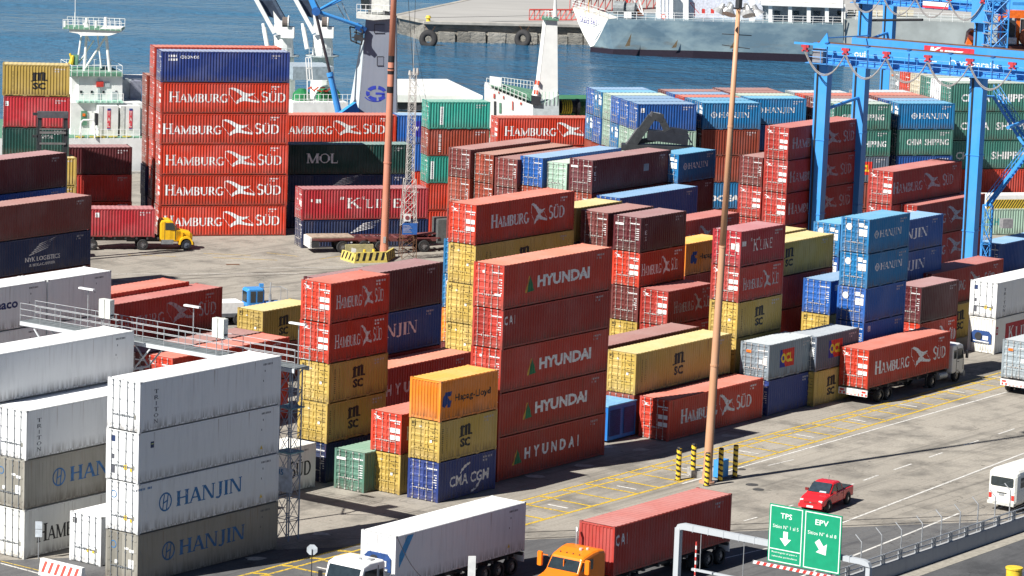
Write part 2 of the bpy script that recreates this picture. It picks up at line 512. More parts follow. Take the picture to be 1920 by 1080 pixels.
def flatdoor_mesh(h):
    def f():
        mb = MB(); mb.box(.012, .06, .0, 1.085, .19, h - .13)
        for z in (.45, h * .38, h * .62, h - .45): mb.box(-.012, .012, .0, .16, z, z + .08)
        return mb.mesh('door')
    return cached(('fd', h), f)
def bar_mesh(h):
    def f():
        mb = MB(); mb.tube((-.022, 0, .10), (-.022, 0, h - .06), 0.018, 6)
        for z in (.06, h - .13): mb.box(-.05, .004, -.05, .05, z, z + .07)
        for z in (.30, h * .36, h * .60, h - .42): mb.box(-.045, .012, -.045, .045, z, z + .05)
        mb.box(-.055, -.03, -.02, .38, h * .30, h * .30 + .035)
        mb.box(-.05, -.01, .33, .40, h * .30 - .05, h * .30 + .07)
        return mb.mesh('locking_bar')
    return cached(('b', h), f)
def back_mesh(L, h):
    def f():
        mb = MB(); y = W - .02
        mb.add([(.1, y, .15), (L - .1, y, .15), (L - .1, y, h - .1), (.1, y, h - .1)], [(0, 3, 2, 1)])
        x = L - .02
        mb.add([(x, .1, .15), (x, W - .1, .15), (x, W - .1, h - .1), (x, .1, h - .1)], [(0, 1, 2, 3)])
        return mb.mesh('far_wall')
    return cached(('k', L, h), f)

# colours: body, roof (bleached and dusty), door bars
CC = dict(
 hs=((.58, .046, .020), .30), hyu=((.47, .044, .026), .30), crimson=((.39, .036, .026), .3), brick=((.30, .055, .030), .4),
 brown=((.17, .035, .032), .5), dbrown=((.105, .018, .024), .5), kline=((.40, .025, .035), .35), msc=((.52, .365, .085), .45),
 hapag=((.80, .24, .018), .2), hanjin=((.012, .17, .40), .3), navyblue=((.012, .075, .30), .3), royal=((.015, .11, .42), .3),
 cma=((.020, .045, .21), .3), nyk=((.012, .028, .10), .3), capital=((.085, .20, .15), .5), dgreen=((.008, .048, .042), .3),  # dgreen is darkened, shade over the far left stack put into it
 teal=((.035, .36, .28), .3), china=((.05, .20, .16), .45), mint=((.36, .52, .42), .4), grey=((.22, .28, .33), .5), dgrey=((.12, .15, .20), .5),
 white=((.74, .76, .77), .2), offwhite=((.70, .70, .66), .3), greyreef=((.27, .26, .225), .3), cream=((.55, .50, .38), .4), slate=((.30, .36, .40), .4))
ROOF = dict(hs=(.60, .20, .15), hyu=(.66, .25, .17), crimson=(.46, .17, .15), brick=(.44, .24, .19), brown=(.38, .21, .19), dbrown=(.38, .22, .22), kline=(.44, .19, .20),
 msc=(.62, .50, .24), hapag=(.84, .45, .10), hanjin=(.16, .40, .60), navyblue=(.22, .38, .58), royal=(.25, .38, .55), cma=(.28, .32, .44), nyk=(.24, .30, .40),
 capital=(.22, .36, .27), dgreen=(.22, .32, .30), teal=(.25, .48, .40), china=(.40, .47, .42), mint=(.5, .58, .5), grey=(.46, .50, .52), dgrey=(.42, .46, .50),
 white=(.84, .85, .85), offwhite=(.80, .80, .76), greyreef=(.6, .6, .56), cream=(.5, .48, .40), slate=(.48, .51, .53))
def cmat(c):
    w = c in ('white', 'offwhite')
    return paint('paint_' + c, tuple(q * (.98 if w else .86) for q in CC[c][0]), rust=CC[c][1] * 1.2, wear=.30 if w else .46, vary=.06 if w else .19, grime=.65 if w else .75)
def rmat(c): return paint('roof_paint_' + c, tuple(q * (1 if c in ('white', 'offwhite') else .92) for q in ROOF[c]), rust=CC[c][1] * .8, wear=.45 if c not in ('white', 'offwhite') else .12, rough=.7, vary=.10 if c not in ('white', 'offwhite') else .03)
M_CAST = {c: paint('casting_' + c, tuple(q * .6 + .02 for q in CC[c][0]), rust=.8, wear=.5) for c in CC}

# ---- side designs: list of (part name, material, outlines) for a side of length L, height h
def d_hs(L, h, ink=M_INK, span=(.13, .51, .53, .70, .72, .89)):
    a = [v * L for v in span]; z = h * .34; H = h * .34
    return [('lettering', ink, serif('HAMBURG', a[0], z, a[1] - a[0], H, .78)), ('lettering', ink, serif('SÜD', a[4], z + .04, a[5] - a[4], H, .86)),
            ('bird_emblem', ink, emblem(a[2], z - .20, a[3] - a[2], H * 1.62))]
HSW = (.04, .50, .505, .75, .755, .955)
HST = (.06, .48, .50, .74, .77, .93)
HS2 = (.10, .53, .54, .735, .745, .91)
def d_hsdark(L, h): return d_hs(L, h, M_INKDIRTY, HS2 if L < 8 else (.13, .48, .53, .70, .74, .89))
def d_hanjin20(L, h, ink=M_INK):
    z = h * .44; cx = .24 * L
    return [('lettering', ink, serif('HANJIN', .32 * L, z, .53 * L, h * .20)),
            ('round_emblem', ink, ring(cx, z + h * .10, .27, .06) + [(p, .0008) for p in (H_(cx - .12, z - .01, cx - .04, z + .50, .06), H_(cx + .04, z + .02, cx + .12, z + .53, .06), S_(cx - .12, z + .22, cx + .12, z + .34, .05))])]
def d_hanjin40(L, h, ink=M_BLUEINK):
    z = h * .38; cx = .235 * L
    return [('lettering', ink, serif('HANJIN', .31 * L, z + .02, .47 * L, h * .30)),
            ('round_emblem', ink, ring(cx, z + h * .15, .50, .10) + [(p, .0008) for p in (H_(cx - .22, z, cx - .10, z + .86, .09), H_(cx + .10, z, cx + .22, z + .86, .09), S_(cx - .22, z + .36, cx + .22, z + .52, .08))])]
def d_msc(L, h):
    c = (.47 if L > 8 else .50) * L; z = h * .24; s = h * .265; k = 1.35; o = []
    for i in (-1, 0, 1): o.append(H_(c + i * .40 * s * k - .02, z + s * 1.05, c + i * .40 * s * k, z + s * 2.05, .31 * s * k))
    o += [S_(c - .62 * s * k, z + 1.80 * s, c + .40 * s * k, z + 2.06 * s, .16 * s), S_(c + .34 * s * k, z + 1.15 * s, c + .72 * s * k, z + 1.12 * s, .16 * s), S_(c - .75 * s * k, z + 1.0 * s, c - .2 * s * k, z + 1.1 * s, .12 * s)]
    pol = [(q, (i % 5) * .0006) for i, q in enumerate(o)] + sans('SC', c - .58 * s * k, z, 1.15 * s * k, .85 * s, .05)
    col = []
    rr = random.Random(5)
    for i in range(13):
        for j in (0, 1): col.append((.075 * L + .16 * (L / 12) ** .3 + j * .42, h * .78 - i * .125, .10, .075 * rr.uniform(.5, 1)))
    return [('lettering', M_BLACK, pol), ('stencilled_marks', plain('olive_stencil', (.13, .10, .04)), rects(col))]
def d_hyu(L, h):
    x = .225 * L; z = h * .37; th = h * .38
    tri = [(.5, 1), (1, 0), (.12, 0), (.5, .95)]
    return [('lettering', M_INK, sans('HYUNDAI', x + 1.25, z, .49 * L, h * .27, .045)),
            ('triangle_emblem', plain('emblem_green', (.02, .17, .07)), shape([(.5, 1), (1, .06), (.16, 0)], x, z - .22, .95, th)),
            ('emblem_edge', plain('emblem_gold', (.55, .36, .06)), shape([(.44, .98), (.5, 1), (.16, 0), (.0, .02)], x - .06, z - .24, .95, th, .001))]
def d_hyu_wide(L, h):
    d = d_hyu(L, h); x = .15 * L; z = h * .36
    return [('lettering', M_INK, sans(c, x + 1.15 + i * 1.0, z, .17 if c == 'I' else .66, h * .26, .045)) for i, c in enumerate('HYUNDAI')] + [
            ('triangle_emblem', plain('emblem_green', (.02, .17, .07)), shape([(.5, 1), (1, .06), (.16, 0)], x - .1, z - .22, .95, h * .34)),
            ('emblem_edge', plain('emblem_gold', (.55, .36, .06)), shape([(.44, .98), (.5, 1), (.16, 0), (.0, .02)], x - .16, z - .24, .95, h * .34, .001))]
def d_kline(L, h):
    z = h * .40
    return [('lettering', M_INK, serif('"', .27 * L, z + .1, .05 * L, h * .32) + serif('K', .33 * L, z - .05, .11 * L, h * .33) + serif('"', .44 * L, z + .1, .04 * L, h * .32)), ('lettering', M_INK, sum([serif(c_, (.48 + o_) * L, z - .03, w_ * L, h * .28) for c_, o_, w_ in (('L', 0, .065), ('I', .075, .03), ('N', .115, .085), ('E', .215, .07))], [])),
            ('house_flag', M_INK, rects([(.085 * L, h * .56, .5, .36), (.05 * L, h * .60, .12, .26)]) + [])]
def d_nyk(L, h):
    c = .50 * L; z = h * .30; o = []
    for i in range(5):
        o.append(([(c - 1.5 + i * .28, z + .48 + i * .20), (c - 1.3 + i * .28, z + .62 + i * .20), (c + .5 + i * .16, z + .98 + i * .16), (c + .9 + i * .22, z + 1.02 + i * .2)], i * .0006))
    return [('lettering', M_INK, sans('NYK LOGISTICS', c - 1.9, z, 4.1, .38, .02)), ('lettering', M_INK, sans('& MEGACARRIER', c - 1.4, z - .42, 3.0, .24, .01)), ('wing_emblem', M_INK, o)]
def d_cai(L, h): return [('lettering', M_INK, sans('C A I', .04 * L, h * .59, .095 * L, h * .23, .03, -.03))]
def d_cma(L, h):
    z = h * .33
    return [('lettering', M_INK, sans('CMA CGM', .15 * L, z, .68 * L, h * .27, .022, .06)),
            ('arc_emblem', M_INK, [(p, .001) for p in A_(.55 * L, z + .2, 1.5, 1.15, 100, 150, .10, .18, 7)]),
            ('arc_emblem', M_INK, [(p, .001) for p in A_(.47 * L, z + .6, 1.5, 1.2, -75, -25, .10, .18, 7)])]
def d_hapag(L, h):
    z = h * .44; b = plain('emblem_blue', (.015, .05, .24))
    return [('lettering', M_BLACK, sans('Hapag-Lloyd', .30 * L, z - .12, .62 * L, h * .22, .02)),
            ('block_emblem', b, shape([(0, .15), (.1, .75), (.35, 1), (1, 1), (.95, .72), (.6, .70), (.75, .45), (1, .40), (.9, .0), (.55, .0), (.5, .25), (.3, 0)], .085 * L, z - .3, .95, 1.0))]
def d_tri(L, h): return [('lettering', M_GREYINK, vertical(serif, 'TRITON', .10 * L - .35, h * .83, .38, .22, .12))]
def d_tex(L, h): return [('lettering', M_INK, vertical(sans, 'TEX', .09 * L - .2, h * .82, .28, .30, .16))]
def d_capital(L, h): return [('lettering', M_INKDIRTY, serif('CAPITAL', .62 * L, h * .60, .24 * L, h * .11))]
def d_mol(L, h): return [('lettering', M_INK, serif('MOL', .19 * L, h * .38, .26 * L, h * .32))]
def d_china(L, h, ink=M_INK):
    if L < 8: return [('lettering', ink, sans('CHINA', .14 * L, h * .38, .27 * L, h * .24, .02)), ('lettering', ink, sans('SHIPPING', .46 * L, h * .38, .42 * L, h * .24, .02))]
    return [('lettering', ink, sans('CHINA', .12 * L, h * .36, .26 * L, h * .27, .025)), ('lettering', ink, sans('SHIPPING', .44 * L, h * .36, .42 * L, h * .27, .025))]
def d_mint(L, h): return [('lettering', plain('teal_lettering', (.06, .30, .30)), sans('CHINA', .0 * L + .3, h * .38, .22 * L, h * .28, .03) + sans('SHIPPING', .36 * L, h * .38, .42 * L, h * .28, .03))]
def d_ocl(L, h):
    x, z = .34 * L, h * .30
    return [('logo_panel_blue', plain('panel_blue', (.02, .03, .28)), [([(x, z), (x + .8, z), (x + .35, z + 1.3), (x, z + 1.3)], 0)]),
            ('logo_panel_red', plain('panel_red', (.6, .03, .02)), [([(x + .8, z), (x + 1.95, z), (x + 1.95, z + 1.3), (x + .35, z + 1.3)], 0)]),
            ('lettering', plain('letter_yellow', (.75, .52, .03)), sans('OCL', x + .18, z + .30, 1.6, .72, .06))]
def _off(d):
    n, m, p = d[2]; d[2] = (n, m, [(q, k + .004) for q, k in p]); return d
def d_ocl2(L, h): return _off(d_ocl(L, h))
def d_cronos(L, h): return [('lettering', M_INK, sans('CRONOS', .145 * L, h * .79, .15 * L, h * .10, .02)), ('stencilled_marks', M_INK, blocks(.055 * L, h * .84, (4, 4), .18, 3))]
def d_seaco(L, h): return [('lettering', plain('seaco_navy', (.015, .03, .13)), sans('Seaco', L * .575, h * .50, .21 * L, h * .22, .03))]
def d_hambw(L, h):
    return [('lettering', M_BLACK, serif('HAMBURG', .06 * L, h * .30, .42 * L, h * .36, .78)), ('lettering', M_BLACK, serif('SÜD', .76 * L, h * .32, .18 * L, h * .36, .86)),
            ('bird_emblem', plain('emblem_crimson', (.45, .02, .02)), emblem(.52 * L, h * .24, .2 * L, h * .52))]
def d_hanw(L, h):
    return d_hanjin40(L, h, M_BLUEINK) + [('stencilled_marks', M_BLUEINK, blocks(.02 * L, h * .86, (11,), .11, 4))]
def d_hangr(L, h): return d_hanjin40(L, h, plain('faded_blue_lettering', (.03, .12, .30), noise_amt=.5))
def d_none(L, h): return []
def d_panelv(L, h): return [('white_panel', M_INK, rects([(.145 * L, h * .18, .30, h * .66)])), ('stencilled_marks', M_GREYINK, [(p, .004) for p, k in rects([(.145 * L + .09, h * (.24 + .07 * i), .12, .10) for i in range(8)])])]
def d_vwhite(L, h): return [('stencilled_marks', M_INK, rects([(.125 * L, h * (.16 + .075 * i), .30, .13 if i % 2 else .09) for i in range(9)]))]
def d_flag(L, h): return [('white_panel', M_INK, rects([(.12 * L, h * .62, .42, .50)]))]
def d_smallflag(L, h): return [('white_panel', M_INK, rects([(.06 * L, h * .70, .36, .42)])), ('stencilled_marks', M_GREYINK, [(p, .004) for p, k in rects([(.06 * L + .07, h * .70 + .08, .2, .07), (.06 * L + .07, h * .70 + .22, .12, .07)])])]
def d_greypatch(L, h): return d_tex(L, h) + [('grey_patch', plain('patch_grey', (.20, .24, .27)), rects([(.70 * L, h * .48, .75, .62)]))]
def d_disc(L, h):
    c = .33 * L
    return [('round_emblem', plain('emblem_indigo', (.03, .03, .30)), [(p, 0) for p in A_(c, h * .5, .42, .42, 0, 360, .84, .84, 18)]), ('lettering', M_INK, [(p, .003) for p, k in sans('W', c - .5, h * .42, .5, .45, .05)])]
def d_ocean(L, h): return [('lettering', M_INK, sans('OCEAN', .2 * L, h * .30, .7 * L, h * .25, .05))]
def d_kreef(L, h):
    return [('red_panel', plain('panel_crimson', (.40, .02, .03)), rects([(.19 * L, h * .22, .5 * L, h * .56)])), ('red_square', plain('panel_crimson', (.40, .02, .03)), rects([(.06 * L, h * .52, .35, h * .22)])),
            ('lettering', M_INK, [(p, k + .004) for p, k in serif('K', .235 * L, h * .30, .07 * L, h * .38) + serif('LINE', .33 * L, h * .33, .26 * L, h * .30) + rects([(.06 * L + .08, h * .57, .18, h * .12)])])]
def d_streak(L, h): return [('blue_sticker', plain('sticker_blue', (.04, .28, .55)), [([(.35, h * .34), (.62, h * .46), (1.62, h * .94), (1.05, h * .94), (.35, h * .60)], 0)])]
def d_reefplain(L, h): return [('logo_square', plain('ink_navy', (.02, .04, .12)), rects([(.058 * L, h * .68, .28, .36)])), ('logo_stroke', plain('ink_lime', (.5, .6, .2)), rects([(.058 * L + .04, h * .68 + .20, .2, .05)], .003))]

# style: body colour, wall kind, end kind, side design, door design
ST = dict(
 hs=('hs', 'dry', 'door', lambda L, h: d_hs(L, h, M_INK, HS2 if L < 8 else (.13, .51, .53, .70, .71, .88)), 'hs'),
 hsW=('hs', 'dry', 'door', lambda L, h: d_hs(L, h, M_INK, HSW), 'hs'),
 hsT=('hs', 'dry', 'door', lambda L, h: d_hs(L, h, M_INK, HST), 'hs'),
 hsD=('crimson', 'dry', 'door', d_hsdark, 'hs'),
 hsP=('crimson', 'dry', 'door', lambda L, h: d_hs(L, h, M_INKDIRTY, HST), 'hs'),
 hyu=('hyu', 'dry', 'door', d_hyu, 'hyu'), hyuW=('hyu', 'dry', 'door', d_hyu_wide, 'hyu'),
 cai=('crimson', 'dry', 'door', d_cai, 'code'), caiF=('crimson', 'dry', 'wall', d_cai, 'code'),
 msc=('msc', 'dry', 'door', d_msc, 'msc'), hapag=('hapag', 'dry', 'wall', d_hapag, 'none'), hapagD=('hapag', 'dry', 'door', d_hapag, 'none'),
 cma=('cma', 'dry', 'door', d_cma, 'code'), capital=('capital', 'dry', 'door', d_none, 'word'), capitalS=('dgreen', 'dry', 'door', d_capital, 'code'),
 hj=('hanjin', 'dry', 'door', d_hanjin20, 'hj'), hj4=('navyblue', 'dry', 'door', lambda L, h: d_hanjin40(L, h, M_INK), 'hj'), hjr=('royal', 'dry', 'door', d_none, 'hj'), hjR=('royal', 'dry', 'door', d_flag, 'hj'),
 navy=('navyblue', 'dry', 'door', d_none, 'code'), royal=('royal', 'dry', 'door', d_smallflag, 'code'), royalp=('royal', 'dry', 'door', d_none, 'code'),
 nyk=('nyk', 'dry', 'door', d_nyk, 'code'), nykp=('nyk', 'dry', 'door', d_none, 'code'), kline=('kline', 'dry', 'door', d_kline, 'kl'),
 brown=('brown', 'dry', 'door', d_none, 'code'), dbrown=('dbrown', 'dry', 'door', d_none, 'code'), brick=('brick', 'dry', 'door', d_none, 'code'), brickv=('brick', 'dry', 'door', d_vwhite, 'code'),
 tex=('dbrown', 'dry', 'door', d_tex, 'word'), texp=('dbrown', 'dry', 'door', d_greypatch, 'word'), crimson=('crimson', 'dry', 'door', d_none, 'code'), crimf=('kline', 'dry', 'door', d_smallflag, 'code'), crims=('kline', 'dry', 'door', d_smallflag, 'code'),
 red=('hs', 'dry', 'door', d_none, 'code'), mol=('dgreen', 'dry', 'door', d_mol, 'code'), teal=('teal', 'dry', 'door', d_panelv, 'code'),
 china=('china', 'dry', 'door', d_china, 'code'), chinap=('china', 'dry', 'door', d_none, 'code'), mint=('mint', 'dry', 'door', d_mint, 'code'),
 grey=('grey', 'dry', 'door', d_ocl2, 'grey'), dgrey=('dgrey', 'dry', 'door', d_ocl2, 'grey'), greyp=('slate', 'dry', 'door', d_none, 'grey'), blueold=('cma', 'dry', 'door', d_none, 'code'),
 disc=('royal', 'dry', 'door', d_disc, 'code'), ocean=('hanjin', 'dry', 'door', d_ocean, 'code'), cronos=('cma', 'dry', 'door', d_cronos, 'code'),
 tri=('white', 'reefer', 'rdoor', d_tri, 'reef'), wplain=('white', 'reefer', 'rdoor', d_reefplain, 'reefy'), hanw=('white', 'reefer', 'rdoor', d_hanw, 'reefhj'), hangr=('greyreef', 'reefer', 'rdoor', d_hangr, 'reefg'),
 hambw=('offwhite', 'reefer', 'rdoor', d_hambw, 'reef'), seaco=('white', 'reefer', 'rdoor', d_seaco, 'reef'), wend=('white', 'reefer', 'rdoor', d_none, 'reef'), wmsc=('white', 'reefer', 'rdoor', d_none, 'reefm'),
 kreef=('offwhite', 'reefer', 'machine', d_kreef, 'none'), wtruck=('white', 'reefer', 'machine', d_streak, 'none'), wtri=('white', 'reefer', 'rdoor', d_tri, 'reefy'), cream=('cream', 'dry', 'door', d_none, 'code'), lgreen=('mint', 'dry', 'door', d_none, 'code'))

def door_marks(kind, h):
    """small print on the door end, in (y to the left, z): returned as [(name, mat, rect list in y,z)]"""
    o = []
    def R4(y, z, w, hh): return (y, z, w, hh)
    if kind == 'hs':
        o.append(('placard', M_WHITE, [R4(.10, h * .52, .38, .30), R4(.52, h * .52, .34, .30), R4(.10, h * .34, .38, .30), R4(.52, h * .34, .34, .30)]))
        o.append(('stencilled_marks', M_INK, [R4(.08 + .15 * i, h * .80, .12, .09) for i in range(6)] + [R4(.12 + .15 * i, h * .745, .11, .07) for i in range(3)]))
    elif kind == 'hj':
        o.append(('placard', M_WHITE, [R4(.16, h * .50, .34, .52), R4(.54, h * .50, .30, .52), R4(.5, h * .76, .36, .30), R4(.15, h * .74, .26, .20)]))
    elif kind == 'msc':
        o.append(('stencilled_marks', plain('olive_stencil', (.13, .10, .04)), [R4(1.95, h * .80, .28, .05), R4(1.95, h * .86, .05, .16), R4(2.06, h * .86, .05, .16), R4(2.17, h * .86, .05, .16)] + [R4(.15 + .13 * i, h * (.8 - .09 * j), .1, .04) for i in range(5) for j in range(4) if (i * j) % 3 != 1]))
        o.append(('placard', M_WHITE, [R4(1.45, h * .80, .14, .14), R4(1.1 - .5, h * .46, .16, .16)]))
    elif kind in ('code', 'kl', 'hyu', 'word', 'grey'):
        rr = random.Random(hash(kind) % 7 + 3)
        o.append(('stencilled_marks', M_INK, [R4(.12 + .14 * i, h * .80, .11, .08) for i in range(6)] + [R4(.14 + .12 * i, h * (.66 - .06 * j), .10, .055) for j in range(6) for i in range(rr.choice((1, 2, 3)))]))
        if kind == 'kl': o.append(('placard', M_WHITE, [R4(.12, h * .44, .28, .52), R4(.52, h * .48, .3, .42), R4(1.4, h * .60, .2, .16)]))
        if kind == 'hyu': o.append(('placard', M_WHITE, [R4(1.55, h * .78, .16, .16), R4(.2, h * .30, .5, .14)]))
        if kind == 'word': o.append(('placard', M_WHITE, [R4(1.5, h * .74, .75, .16)]))
        if kind == 'grey': o.append(('placard', M_WHITE, [R4(.2, h * .42, .3, .55), R4(.56, h * .44, .26, .30)])); o.append(('orange_sticker', M_ORANGE, [R4(1.5, h * .72, .42, .18)]))
    elif kind.startswith('reef'):
        o.append(('placard', plain('placard_grey', (.22, .22, .2)), [R4(.28, h * .26, .16, .24)]))
        if kind in ('reefy', 'reefhj'): o.append(('warning_sticker', M_YEL, [R4(.85, h * .24, .22, .28), R4(.45, h * .22, .16, .16)]))
        if kind == 'reefy': o.append(('grey_plate', M_GREYINK, [R4(1.75, h * .14, .3, .45), R4(1.8, h * .42, .2, .26)])); o.append(('navy_sticker', plain('ink_navy', (.02, .04, .12)), [R4(1.75, h * .76, .32, .34)]))
        if kind in ('reefg', 'reefhj'):
            o.append(('round_emblem', M_BLUEINK, None))
        if kind == 'reefg': o.append(('white_sticker', M_WHITE, [R4(.3, h * .62, .35, .16), R4(.3, h * .3, .4, .5), R4(.7, h * .66, .3, .12), R4(1.5, h * .35, .22, .2)]))
        if kind == 'reefm': o.append(('stencilled_marks', M_BLACK, [R4(1.9, h * .78, .06, .3), R4(2.02, h * .78, .06, .3), R4(2.14, h * .78, .06, .3), R4(1.9, h * .87, .3, .05)])); o.append(('warning_sticker', M_YEL, [R4(.9, h * .24, .18, .2), R4(.5, h * .24, .16, .16)]))
    return o
_dm = {}
def machine_parts(root, h):
    mb = MB(); y0, y1 = .30, W - .30; z0, z1 = h * .27, h * .62
    prof = [(y0, z0), (y1, z0), (y1, z1 - .25), (y1 - .28, z1), (y0 + .28, z1), (y0, z1 - .25)]
    mb.add([(-.035, a, b) for a, b in prof] + [(.02, a, b) for a, b in prof], [tuple(range(6))] + [(i, 6 + i, 6 + (i + 1) % 6, (i + 1) % 6) for i in range(6)])
    un = obj('cooling_unit', mb, plain('unit_blue', (.02, .06, .20)), root)
    m2 = MB(); m2.disc((-.05, W * .60, z0 + .55), (1, 0, 0), .32, .05, 14); obj('fan', m2, M_DARK, un)
    m3 = MB(); m3.box(-.06, -.036, W * .24, W * .44, z0 + .30, z0 + .62); obj('control_panel', m3, M_WHITE, un)
    m4 = MB(); m4.box(-.055, -.036, W * .20, W * .70, z0 + .03, z0 + .20); m4.tube((-.05, .5, z0 + .1), (-.05, 1.9, z0 + .16), .04, 6); obj('compressor', m4, M_GALV, un)

def container(p, th, L, h, style, label, group=None, seen=True, side=True, end=True):
    col, kind, endk, design, dk = ST[style]
    root = empty('shipping_container', p, th, label, 'container', group)
    cm = cmat(col)
    fo = link('frame', frame_mesh(L, h), cm, root)
    fo.material_slots[1].link = 'OBJECT'; fo.material_slots[1].material = M_CAST[col]
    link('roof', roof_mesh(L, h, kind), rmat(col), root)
    link('side_wall', wall_mesh(L, h, kind), cm, root)
    link('far_wall', back_mesh(L, h), cm, root)
    if not seen or not end or endk == 'wall' or endk == 'machine':
        link('end_wall', endwall_mesh(h), cm, root)
        if endk == 'machine': machine_parts(root, h)
    else:
        fd = endk == 'rdoor'
        bm_ = M_GALV if fd else (M_BARS if col in ('hs', 'hyu', 'kline', 'crimson', 'brown', 'brick', 'dbrown', 'msc', 'hanjin', 'royal', 'navyblue', 'capital', 'cma', 'teal', 'china', 'grey', 'slate') else M_BARS)
        if col == 'msc': bm_ = paint('bar_paint_msc', (.42, .32, .10))
        if fd: bm_ = plain('reefer_bar_steel', (.22, .24, .26), .5, .4)
        dme = flatdoor_mesh(h) if fd else door_mesh(h)
        for k in (0, 1):
            d = link('door', dme, cm, root)
            if k == 0: d.location = (0, .13, 0)
            else: d.location = (0, W - .13, 0); d.scale = (1, -1, 1)
            for y in (.30, .80):
                b = link('locking_bar', bar_mesh(h), bm_, d); b.location = (0, y, 0)
        for n, m, rl in door_marks(dk, h):
            key = (dk, n, h)
            if key not in _dm:
                mb = MB()
                if rl is None:
                    mb = MB()
                    for q in A_(1.85, h * .72, .20, .20, 0, 360, .05, .05, 14): mb.add([(-.004, a, b) for a, b in q], [(0, 1, 2, 3)])
                else:
                    for y, z, w, hh in rl: mb.box(-.012, .010, y, y + w, z, z + hh)
                _dm[key] = mb.mesh(n)
            mk_ = link(n, _dm[key], m, root)
            if rl is not None and len(rl) > 1: mk_['kind'] = 'stuff'
        if dk == 'hs':
            if ('hsE', h) not in _dm:
                d = MB()
                for pl, k in emblem(0, 0, .62, .36): d.add([(-.006 - k, 2.22 - a, h * .78 + b) for a, b in pl], [tuple(range(len(pl)))])
                _dm[('hsE', h)] = d.mesh('bird_emblem')
            link('bird_emblem', _dm[('hsE', h)], M_INK, root)
        if dk == 'hj':
            if ('hjE', h) not in _dm:
                d = MB()
                for q in A_(1.72, h * .74, .13, .13, 0, 360, .26, .26, 14): d.add([(-.004, a, b) for a, b in q], [(0, 1, 2, 3)])
                _dm[('hjE', h)] = d.mesh('round_emblem')
            link('round_emblem', _dm[('hjE', h)], M_INK, root)
    if seen and side:
        pr = corr(L, kind)
        pitch = (L - .3) / round((L - .3) / (.278 if kind == 'dry' else .30))
        jx, jz = pitch * rnd.choice((-2, -1, 0, 0, 1, 1)), rnd.uniform(-.08, .08)
        inkm = rnd.choice((M_INK, M_INK, M_INK2))
        for di, (n, m, pol) in enumerate(design(L, h)):
            key = ('S', style, L, h, n, di)
            if key not in _dm: _dm[key] = decal(pol, pr).mesh(n)
            mk_ = link(n, _dm[key], inkm if m is M_INK else m, root)
            mk_.location = (jx, 0, jz)
            if n == 'stencilled_marks': mk_['kind'] = 'stuff'
        if kind == 'dry' and dk != 'none':
            key = ('I', L, h, dk == 'msc')
            if key not in _dm: _dm[key] = decal(blocks(L - (1.35 if L < 8 else 1.75), h * .85, (7, 4), .11, 11), pr).mesh('stencilled_marks')
            link('stencilled_marks', _dm[key], M_INKDIRTY if col != 'hs' else M_INK, root)['kind'] = 'stuff'
        if kind == 'reefer':
            key = ('Ir', L, h)
            if key not in _dm: _dm[key] = decal(blocks(L - 1.6, h * .86, (7, 0, 2, 0, 0, 1), .10, 12), pr).mesh('stencilled_marks')
            link('stencilled_marks', _dm[key], M_GREYINK, root)['kind'] = 'stuff'
            mb = MB(); x = L - .75
            key = ('It', L, h)
            if key not in _dm: _dm[key] = decal([([(L * .86, .45), (L * .86 + .26, .45), (L * .86 + .13, .68)], 0)], pr).mesh('warning_sticker')
            if style in ('wplain', 'hanw', 'hambw', 'wtruck'): link('warning_sticker', _dm[key], M_YEL, root)
    return root
ORD = ['top', 'second from top', 'third from top', 'fourth from top', 'fifth from top', 'sixth from top']
# ------------------------------------------------------------------ the yard's stacks
# corner measured, its photo position, heading, length, levels from the top down (style, height, what it looks like), where the stack is
STACKPOS = []
def mklab(desc, i, n, where):
    o = ORD[i] if i < n - 1 or n == 1 else 'bottom'
    if n == 2: o = ('upper', 'lower')[i]
    if n == 1: return '%s, %s' % (desc, where)
    if where.startswith('the '): where = where[4:]
    if len(('%s, %s, %s' % (desc, o, where)).split()) > 16: desc = desc.replace(' with ', ', ').replace('container, white bird emblem', 'bird emblem container').replace('refrigerated container', 'container').replace('long ', '')
    return '%s, %s, %s' % (desc, o, where)
def footprint(o, th, L):
    a = Vector((math.cos(th), math.sin(th), 0)); b = Vector((-math.sin(th), math.cos(th), 0))
    return [o, o + a * L, o + a * L + b * W, o + b * W]
def stack(corner, px, py, thd, L, levels, where, base=0.0, foot=False, end=True):
    th = R(thd); a = Vector((math.cos(th), math.sin(th), 0)); b = Vector((-math.sin(th), math.cos(th), 0))
    tot = sum(l[1] for l in levels)
    p = at(px, py, z=base if foot else base + tot)
    if corner in 'FB': p = p - a * L
    if corner in 'LB': p = p - b * W
    z = base + tot
    STACKPOS.append((where, Vector((p.x, p.y, 0)), th, L))
    n = len(levels)
    for i, l in enumerate(levels):
        style, h, desc = l[:3]; seen = len(l) < 4
        z -= h
        pos = Vector((p.x, p.y, z))
        if n > 1:                      # small misalignments between the containers of a stack
            pos += a * rnd.uniform(-.05, .05) + b * rnd.uniform(-.03, .03)
        lab = mklab(desc, i, n, where)
        container(pos, th, L, h, style, lab, 'containers stacked in the yard', seen, end=end)
    return p
x_ = 'x'
HSX = 'red container with white bird emblem'
T = 54.15
